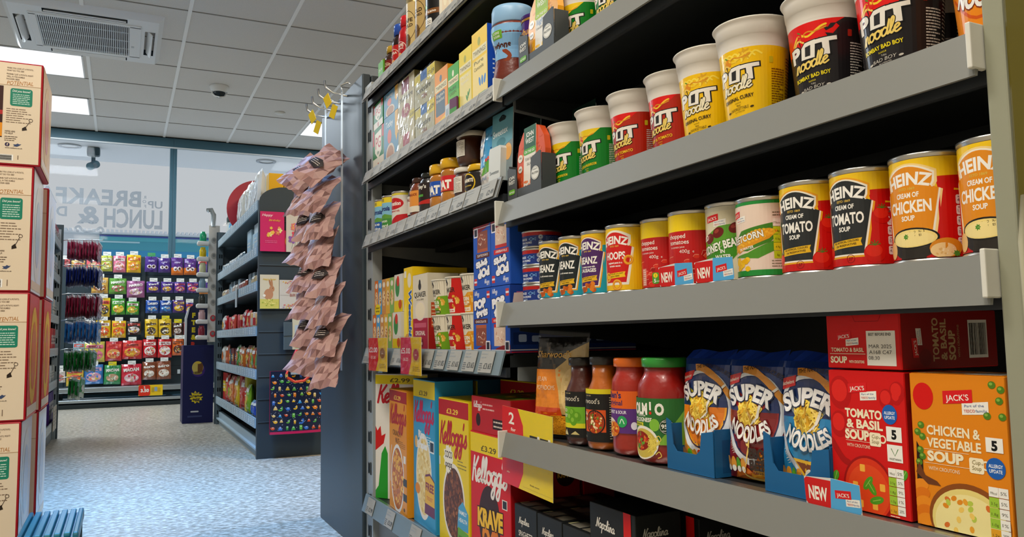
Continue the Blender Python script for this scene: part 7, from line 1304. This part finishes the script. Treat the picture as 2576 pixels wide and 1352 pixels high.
ROWS = [  # left, right, top, bottom (m), colour, second colour, description, word
 (-.555, -.50, .87, .79, '#c8242c', '#e0a0a0', 'small red', ''), (-.49, -.36, .86, .78, '#d8b060', '#c84a3a', 'gold and red', ''),
 (-.354, -.219, .915, .735, '#d8606a', '#e6c8a0', 'pale red', ''), (-.214, -.105, .92, .752, '#b8c24a', '#d8d8a0', 'yellow green', ''), (-.10, .023, .922, .742, '#d8708a', '#e6c0c8', 'pink', ''), (.027, .168, .935, .743, '#e6b81c', '#d8862a', 'golden yellow', ''),
 (.204, .333, .923, .754, '#4a2a86', '#e0d8ec', 'purple chocolate', ''), (.338, .462, .91, .75, '#4a2a86', '#e0d8ec', 'purple chocolate', ''), (.468, .592, .918, .725, '#5a2f86', '#d8701c', 'purple and orange', ''), (.595, .728, .91, .73, '#5a2f86', '#d8701c', 'purple and orange', ''), (.735, .84, .905, .745, '#4a2a86', '#7a4ab0', 'plain purple', ''),
 (-.30, -.14, .685, .517, '#d0a24a', '#8a4a1c', 'gold', 'HARIBO'), (-.135, .034, .68, .512, '#5f9a3a', '#a8504a', 'green and brown', 'HARIBO'), (.036, .212, .655, .475, '#a05a8a', '#d8b8c8', 'pink and purple', 'HARIBO'), (.228, .36, .65, .53, '#4a2a86', '#d8a83a', 'purple with yellow lettering', 'Twirl'), (.366, .495, .65, .53, '#4a2a86', '#d8a83a', 'purple with yellow lettering', 'Twirl'), (.50, .622, .65, .53, '#4a2a86', '#c84a7a', 'purple with pink centre', ''), (.628, .752, .65, .53, '#4a2a86', '#c84a7a', 'purple with pink centre', ''), (.758, .85, .65, .52, '#4a2a86', '#d8822a', 'purple and orange', ''),
 (-.385, -.245, .465, .30, '#c87a9a', '#e0c0c8', 'pale pink', ''), (-.24, -.12, .472, .27, '#dcb81c', '#3a3a34', 'yellow and black', ''), (-.106, .028, .465, .292, '#3f9a2c', '#e0c03a', 'green and yellow', ''), (.032, .158, .435, .292, '#3f9a2c', '#e0c03a', 'green and yellow', ''), (.22, .354, .447, .307, '#1f4a9a', '#3a8ac8', 'blue', 'OREO'), (.36, .486, .447, .307, '#1f4a9a', '#3a8ac8', 'blue', 'OREO'), (.49, .617, .452, .312, '#4a2a7a', '#dcae1c', 'purple and gold', ''), (.62, .70, .425, .295, '#4a2a7a', '#dcae1c', 'purple and gold', ''),
 (-.378, -.25, .232, .06, '#d8d0cc', '#c87a8a', 'white and pink', ''), (-.245, -.105, .235, .048, '#e0b41c', '#d8501c', 'bright yellow', ''), (-.10, .038, .228, .048, '#e0b41c', '#d8501c', 'bright yellow', ''), (.042, .184, .22, .078, '#2c2a2a', '#d8ccd0', 'black and white', ''), (.222, .352, .246, .048, '#dcb41c', '#3a2a1c', 'yellow nut', 'm&m'), (.356, .486, .243, .048, '#dcb41c', '#3a2a1c', 'yellow nut', 'm&m'), (.492, .598, .205, .065, '#4a2c22', '#d8ccc8', 'dark brown', 'm&m'), (.602, .70, .212, .065, '#6a2c2a', '#c8463a', 'red brown', ''),
 (-.452, -.345, .018, -.168, '#9fc0d0', '#c8dce4', 'pale blue', ''), (-.345, -.155, .01, -.205, '#d6c85a', '#d8708a', 'pale yellow and pink', ''), (-.153, .004, .012, -.195, '#c8242c', '#e6a05a', 'red', ''), (.006, .198, .018, -.18, '#c81f24', '#e09a2a', 'red and orange', ''), (.205, .345, .028, -.17, '#c81420', '#e6dcd8', 'bright red', ''), (.35, .492, .03, -.172, '#c81420', '#e6dcd8', 'bright red', ''), (.494, .61, .03, -.152, '#d8641c', '#4a2412', 'orange and brown', ''), (.612, .65, .03, -.138, '#d8701c', '#4a2412', 'narrow orange', ''),
 (-.625, -.51, -.265, -.405, '#d8ccc4', '#c87a7a', 'white', ''), (-.505, -.345, -.25, -.442, '#dcb83a', '#d85a3a', 'yellow', ''), (-.342, -.165, -.228, -.43, '#3a7ac0', '#d8a0b8', 'blue and pink', ''), (-.163, .0, -.238, -.44, '#2c8a4a', '#c8a080', 'dark green', 'MAOAM'), (.003, .20, -.233, -.455, '#c81c34', '#e0b0b8', 'crimson', 'MAOAM'), (.202, .342, -.213, -.405, '#8a4a2a', '#e6dcd0', 'brown', 'aero'), (.344, .49, -.207, -.405, '#8a4a2a', '#e6dcd0', 'brown', 'aero')]
rown = 0; col_ = 0; last = -9; RN = ['top', 'second', 'third', 'fourth', 'fifth', 'bottom']; CN = ['first', 'second', 'third', 'fourth', 'fifth', 'sixth', 'seventh', 'eighth', 'ninth', 'tenth', 'eleventh']
for i, (l, r, tp, b, c, c2, dsc, word) in enumerate(ROWS):
    if l < last: rown += 1; col_ = 0
    last = l
    W, H = r-l-.003, tp-b; w, h = W*1000, H*1000; R = random.Random(i); A = Art(); A.rect(-w/2, 0, w/2, h, c, 0)
    if 'chocolate' in dsc or ('orange' in dsc and 'purple' in dsc):
        if 'orange' in dsc: A.rect(-w/2, 0, w/2, h*.42, c2, 1)
        for s in (-1, 1): A.ell(s*w*.17, h*.34, w*.17, h*.13, '#e0d6d8', 2, 18); A.ell(s*w*.17, h*.34, w*.09, h*.075, '#4a2418', 3, 14)
        A.text('mini', 0, h*.66, h*.10, '#d8cce8', 3, w=w*.5, shear=.3)
    elif word:
        A.text(word, 0, h*.66, h*.15, '#e8e2d8' if c != '#dcb41c' else '#3a2414', 3, w=w*.74, bold=.05, rot=.08); A.ell(0, h*.34, w*.36, h*.2, c2, 1.5, 20); A.flecks(0, h*.34, w*.32, h*.17, 22, w*.05, [c2, '#e0d8c8', c, '#c8a080'], 2, i)
    else:
        A.rect(-w*.42, h*.66, w*.42, h*.84, random.Random(i).choice(['#e6e0d8', c2, '#d84a3a']), 1); A.text('SWEETS' if i % 3 else 'MIX', 0, h*.70, h*.10, c if i % 2 else '#7a2a2a', 3, w=w*.6, bold=.05); A.ell(0, h*.36, w*.40, h*.24, c2, 1.5, 20); A.flecks(0, h*.36, w*.36, h*.2, 26, w*.055, [c2, '#e6d8c0', '#d8705a', '#d8b83a', c], 2, i)
    o = pouch(W, H, .028, A, 'foil', 0, .003, i, c, su=18, sv=22, lift=.0012, dback=.018).build('sweet_bag'); o.location = ((l+r)/2, YS-.02-.004*(i % 3), b); o.rotation_euler = (-.04, R.uniform(-.03, .03), R.uniform(-.08, .08))
    tag(o, f'{dsc} sweet bag, {CN[col_]} in the {RN[rown]} row of the sweets wall', 'sweet bag', 'bags on the sweets wall')
    # peg and price ticket
    k = MB(); k.tube([(0, YS+.149, tp-.008), (0, YS-.05, tp-.008), (0, YS-.06, tp+.004)], .003, '#8a979c', 'metal', 6); 
    p = thing('peg_hook', f'wire peg and ticket above the {dsc} bag, {CN[col_]} in the {RN[rown]} row', 'peg', ((l+r)/2, 0, 0), 0, 'pegs on the sweets wall'); k.build('wire', p)
    g = MB(); tk = '#3f9a5a' if i == 6 else ('#d8c81c' if i in (32, 33, 34, 46) else '#dfe0da'); g.box(-.038, YS-.064, tp-.004, .038, YS-.062, tp+.036, tk, 'paper'); B = Art(); B.lines(-30, 18, 4, 32, 2, '#9aa0a4', 1, i); B.lines(8, 6, 32, 18, 1, '#6a7074', 1, i); g.art(B, front(0, YS-.0645, tp-.004), 'paper', lift=.0006); g.build('price_ticket', p)
    col_ += 1
o = MB().box(-.045, 0, 0, .045, .012, .085, '#1a2226', 'card').art(Art().rect(-14, 14, 14, 60, '#aab2b4'), front(0, -.001, 0), 'card', lift=.0006).build('empty_card'); o.location = (.565, YS-.02, -.365); tag(o, 'black empty peg card beside the brown bags on the sweets wall', 'card')
A = Art(); A.rect(0, 0, 232, 112, '#e6bc1c', 0); A.rrect(0, 0, 112, 112, 20, '#d8321c', 1); A.text('2', 56, 78, 22, '#f2e8dc', 2, bold=.03); A.text('3.50', 60, 40, 32, '#f2e8dc', 2, w=76, bold=.05); A.rect(124, 36, 150, 84, '#b89a2a', 2); A.rect(152, 44, 180, 88, '#8aa0b0', 2); A.rect(184, 40, 210, 80, '#c8a01c', 2)
o = MB().box(0, 0, 0, .232, .004, .112, '#e0b81c', 'card').art(A, front(0, -.001, 0), 'card', lift=.0006).build('offer_card'); o.location = (.17, YS-.17, -.566); tag(o, 'red and yellow 3.50 offer card on the silver base shelf of the sweets wall', 'sign')
# ================================================================== LEFT GONDOLA WITH HANGING PACKETS
XL = -.405; LY0, LY1 = 3.3, 6.5
t = thing('left_gondola', 'dark shelving along the left of the aisle beyond the cardboard boxes', 'shelving', (XL, LY1, FLOOR), 0)
L = LY1-LY0
MB().box(-.5, -L, 0, -.46, 0, 1.55, '#2c3a40', 'paint').build('back_panel', t)
m = MB(); m.box(-.50, 0, 0, .012, .03, 1.52, '#3a4a52', 'paint', .003); A = Art()
for k in range(9): A.rect(-498, 200+k*128, 8, 207+k*128, '#18242a', 1)
m.art(A, front(0, -.0006, 0), 'paint', lift=.0005); m.build('end_panel', t)
MB().box(-.45, -L, 0, -.02, -.01, .10, '#5a686e', 'paint').build('plinth', t)
m = MB(); m.box(-.035, -.035, 0, 0, -.005, 1.48, '#9aa8ae', 'paint'); A = Art()
for k in range(14): A.rect(-30, 80+k*98, -20, 118+k*98, '#141c20', 1); A.rect(-12, 80+k*98, -4, 118+k*98, '#141c20', 1)
m.art(A, front(0, -.0355, 0), 'rough', lift=.0004); m.build('upright', t)
for z in (1.36, 1.12, .84, .62, .40, .13):
    s = MB().box(-.45, -L, z-.025, -.004, -.04, z, '#55646c', 'paint').build('shelf', t)
    m = MB(); m.box(-.004, -L, z-.035, .004, -.04, z+.018, '#aebfc8', 'plastic'); A = Art()
    for k in range(30): A.rect(40+k*100, 8, 100+k*100, 46, '#d8dee0', 1); A.lines(46+k*100, 12, 92+k*100, 42, 3, '#8a979c', 2, k)
    m.art(A, plane((.0045, -L, z-.033), (0, 1, 0), (0, 0, 1)), 'plastic', lift=.0004); m.build('price_rail', s)
k = 0
for z, cs in ((1.36, ['#b01c34', '#8a2a3a']), (1.12, ['#c9d4da', '#6a98b0']), (.84, ['#9fb6c4', '#d8d4cc']), (.62, ['#c83a3a', '#a8323a']), (.40, ['#c9d0d2', '#8a979c']), (.13, ['#4a2a86', '#3a2a7a'])):
    for j in range(3):
        h = (.12, .15, .13, .15, .12, .21)[(1.36, 1.12, .84, .62, .40, .13).index(z)]
        m = MB(); m.box(-.06, -.05, 0, .06, .05, h, cs[j % 2], 'card', .003); A = Art(); A.rect(-40, h*300, 40, h*700, '#d8d8d2', 1); A.lines(-34, h*350, 34, h*650, 2, '#5a6a70', 2, j); m.art(A, plane((.0605, 0, 0), (0, 1, 0), (0, 0, 1)), 'card', lift=.0005)
        o = m.build('shelf_pack'); o.location = (XL-.075, LY1-.11-.12*j, FLOOR+z+.0006); tag(o, f'{["red", "silver blue", "pale", "crimson", "grey", "violet"][k]} pack {["next to the end upright", "second from the end upright", "third from the end upright"][j]} of the left gondola', 'pack', 'packs on the left gondola')
    k += 1
t = thing('price_board', 'pair of tilted cream price boards on the lowest rail of the left gondola', 'sign', (XL+.01, LY1-.30, FLOOR+.09), 0)
for k in range(2): MB().box(0, -.12+k*.14, 0, .004, .0+k*.14, .16, '#c3bdb0', 'card').art(Art().lines(-110+k*140, 30, -10+k*140, 140, 5, '#8a857a', 1, k), plane((.0045, 0, 0), (0, 1, 0), (0, 0, 1)), 'card', lift=.0004).build('board', t)
BUN = [(.600, 11, '#a83a5c', '#7a2a44', 'pink red', .19, .14), (.410, 12, '#1a2a72', '#141c4a', 'navy', .20, .145), (.182, 12, '#8a2440', '#5c1a2c', 'dark red', .20, .165), (.004, 10, '#2a78c0', '#1c5490', 'bright blue', .20, .155), (-.202, 9, '#1c7a34', '#145a26', 'green', .17, .15), (-.400, 4, '#1f8a3a', '#9aa89a', 'small green', .07, .145)]
YB_ = LY1+.06
for bi, (z, n, c1, c2, nm, L_, H) in enumerate(BUN):
    z = z; p = thing('clip_prong', f'wire prong carrying the {nm} hanging packets at the end of the left gondola', 'prong', (XL+.0, YB_, z+H+.0), 0, 'prongs on the left gondola'); T = MB(); T.tube([(.0, 0, .0), (.05, 0, .01), (L_+.07, 0, .012), (L_+.08, 0, .026)], .0035, '#b8c2c6', 'metal', 6); T.build('wire', p); MB().box(-.012, -.028, -.03, .004, .04, .02, '#3a4a52', 'paint').build('bracket', p)
    pr = None
    for k in range(n):
        if k < 2:
            A = Art(); w, h = 120, H*1000; R = random.Random(bi*20+k); A.rect(-60, 0, 60, h, c1, 0); A.rect(-60, 0, 60, h*.22, c2, 1); A.ell(0, h*.45, 36, h*.18, '#d8c8c0' if k else c2, 1, 14); A.rect(-60, h*.88, 60, h, '#c9ced2', 1)
            o = pouch(.12, H, .006, A, 'foil', 0, .0015, bi*7+k, c1, su=24, sv=24, lift=.0008).build('hanging_packet'); protos_ = (protos_ if k else []) + [o]
        else: o = protos_[k % 2].copy(); COL.objects.link(o)
        R = random.Random(bi*31+k); o.location = (XL+.0+(.08 if bi == 5 else .05)+L_*k/max(n-1, 1), YB_+R.uniform(-.012, .012), z+R.uniform(-.012, .008)); o.rotation_euler = (R.uniform(-.03, .03), .06+.22*(k/n)**2+R.uniform(-.015, .015), PI/2-.22+R.uniform(-.03, .03))
        tag(o, f'thin {nm} packet in the bunch hanging at the end of the left gondola', 'packet', f'{nm} hanging packets')
# ================================================================== STACKED CARDBOARD CASES AND BLUE STEP STOOL
def case(W, D, H, side_c):
    m = MB(); m.box(-W, 0, 0, 0, D, H, '#a81626', 'card', .004); w, h = W*1000, H*1000; A = Art(); BG = '#dfcfb6'
    A.rect(-w+6, 5, -5, h-5, BG, 1); A.rect(-w+6, h*.765, -5, h*.77, '#b89a78', 2); A.rect(-w+6, h*.77, -5, h-5, '#e6d4ba', 1.2)
    A.rect(-102, h*.26, -92, h*.755, '#3a1812', 2); A.rect(-102, h*.27, -92, h*.40, '#e0901c', 2.2); A.rect(-102, h*.48, -92, h*.52, '#b02a2a', 2.2)
    for k, (tx, ww) in enumerate((('WHEN YOU LOOK AT A POTATO,', 62), ('WHAT DO YOU SEE?', 40), ('PROBABLY JUST A POTATO, RIGHT?', 62), ('WELL, IN THIS HUMBLE', 42), ('PACKER SEES', 30))): A.text(tx, -86, h-21-k*7-(3 if k > 1 else 0), 4.2, '#6f5c4a', 2, w=ww, al='l')
    A.text('POTENTIAL', -54, h*.775, 11, '#b0742a', 2, w=62, shear=.25, bold=.0, rot=.05)
    A.rrect(-76, h*.57, -24, h*.74, 6, '#1f8168', 2); A.text('Did you know?', -50, h*.705, 6, '#dfece6', 3, w=42, shear=.2); A.lines(-70, h*.585, -30, h*.69, 6, '#bfe0d4', 3, 4, .42)
    A.lines(-84, h*.40, -26, h*.55, 7, '#7a6654', 2, 9, .3); A.stroke([(-28, h*.43), (-40, h*.355)], 1.6, '#4a3a2e', 2); A.ring(-26, h*.44, 5, 1.4, '#4a3a2e', 2, 14); A.poly([(-46, h*.36), (-38, h*.38), (-34, h*.345), (-46, h*.335)], '#2a2018', 2)
    A.text("WE'RE HERE", -86, h*.315, 4.2, '#5f4c3c', 2, w=24, al='l'); A.text('TO HELP!', -86, h*.295, 4.2, '#5f4c3c', 2, w=19, al='l'); A.lines(-86, h*.225, -56, h*.28, 3, '#5f4c3c', 2, 5, .35)
    A.ell(-79, h*.195, 5.6, 5.6, '#352a4e', 2, 18); A.text('f', -78.6, h*.183, 7, BG, 3, bold=.04); A.poly([(-66, h*.20), (-62, h*.188), (-66, h*.182), (-56, h*.178), (-50, h*.192), (-46, h*.205), (-51, h*.203), (-55, h*.21), (-59, h*.20)], '#3a4a6e', 2); A.text('www.walkers.co.uk', -84, h*.158, 3.4, '#4a3a2e', 2, w=40, al='l')
    A.ell(-126, h-36, 22, 20, '#e0b41c', 2, 28); A.poly([(-150, h-44), (-104, h-38), (-104, h-24), (-150, h-30)], '#c81c24', 3); A.text('WALKERS', -127, h-38, 9, '#f2e8d8', 4, w=40, bold=.03, rot=.12); A.text('CRISPS', -128, h*.42, 11, '#b8742a', 2, w=34, shear=.25, rot=.05); A.lines(-w+20, h*.5, -112, h*.72, 8, '#7a6654', 2, 11); A.text('LIVES', -122, h*.58, 6, '#5f4c3c', 2, w=18)
    A.barcode(-108, 12, -64, h*.10, 2, True, 3); A.rect(-54, 16, -52, h*.095, '#7a6654', 2); A.lines(-w+20, 14, -112, h*.09, 3, '#6f5c4a', 2, 6)
    A.crop(-w, 0, 0, h); m.art(A, front(0, -.0005, 0), 'card', lift=.0004)
    S = Art(); d = D*1000; S.rect(3, 3, d-3, h-3, side_c, 1); S.ell(d*.5, h*.5, d*.36, h*.40, '#d8a02a' if side_c != '#d5d8dc' else '#d8d4cc', 2, 26); S.ell(d*.5, h*.5, d*.22, h*.28, '#c8642a' if side_c != '#d5d8dc' else '#b9c0c8', 3, 24); S.rect(8, h*.03, d-8, h*.10, '#d8c0a0', 2)  # palest sides have a blue-white reflection put into their print colours
    m.art(S, plane((.0006, 0, 0), (0, 1, 0), (0, 0, 1)), 'gloss', lift=.0004)
    return m
ZS = FLOOR+.12
t = thing('dolly', 'low black dolly under the cardboard cases', 'dolly', (-.42, 2.66, FLOOR), 0)
MB().box(-.2, -.16, .07, .19, .55, .118, '#1c1f22', 'plastic', .006).build('deck', t)
for sx in (-.15, .14):
    for sy in (-.1, .48): w2 = MB(); w2.tube([(sx-.012, sy, .033), (sx+.012, sy, .033)], .033, '#2a2a2a', n=18); w2.build('castor', t)
c1 = case(.39, .28, .344, '#d5d8dc').build('crisp_case'); c2 = case(.39, .28, .344, '#c8382a').build('crisp_case'); c3 = case(.39, .28, .288, '#d9a860').build('crisp_case')
X_ = [(-.235, c1, 'bottom cream and red crisp case of the front stack'), (-.226, c2, 'second cream and red crisp case from the bottom of the front stack'), (-.226, None, 'third crisp case from the bottom of the front stack'), (-.212, c3, 'top crisp case of the front stack, leaning slightly out')]
for k, (x, o, lab) in enumerate(X_):
    if o is None: o = c1.copy(); COL.objects.link(o)
    o.location = (x, 2.5, ZS+.3445*k); o.rotation_euler = (0, 0, 0); tag(o, lab, 'box', 'cardboard crisp cases')
for k in range(3):
    o = (c1, c2, c1)[k].copy(); COL.objects.link(o); o.location = (-.222+.004*k, 2.83, ZS+.3445*k); tag(o, f'{["bottom", "middle", "top"][k]} crisp case of the stack just behind the front one', 'box', 'cardboard crisp cases')
t = thing('step_stool', 'teal blue plastic step stool with slatted top beside the cardboard cases', 'stool', (-.1345, 2.45, FLOOR), .0)
TL = '#1a6c84'; zt = .205
m = MB(); m.box(-.15, -.17, zt-.03, .085, .16, zt-.012, '#1d6a82', 'plastic', .004); m.box(.065, -.17, zt-.035, .088, .16, zt, TL, 'plastic', .006); m.box(-.15, -.17, zt-.035, -.13, .16, zt, TL, 'plastic', .006); m.build('top_frame', t)
for k in range(5): MB().box(-.122+k*.038, -.165, zt-.012, -.096+k*.038, .155, zt, '#1b7690', 'plastic', .004).build('slat', t)
for y in (-.15, .12):
    m = MB(); m.box(.064, y, zt-.028, .0895, y+.035, zt-.006, '#10181c', 'plastic', .003); m.build('corner_clip', t)
for sx in (-.14, .07):
    for sy in (-.155, .135): MB().box(sx, sy, 0, sx+.014, sy+.014, zt-.03, '#22454f', 'plastic', .002).build('leg', t)
for s in (.068, -.138): MB().box(s, -.15, .05, s+.01, .14, .075, '#1d6a82', 'plastic').build('rail', t)

t.scale = (.56, 1, 1)
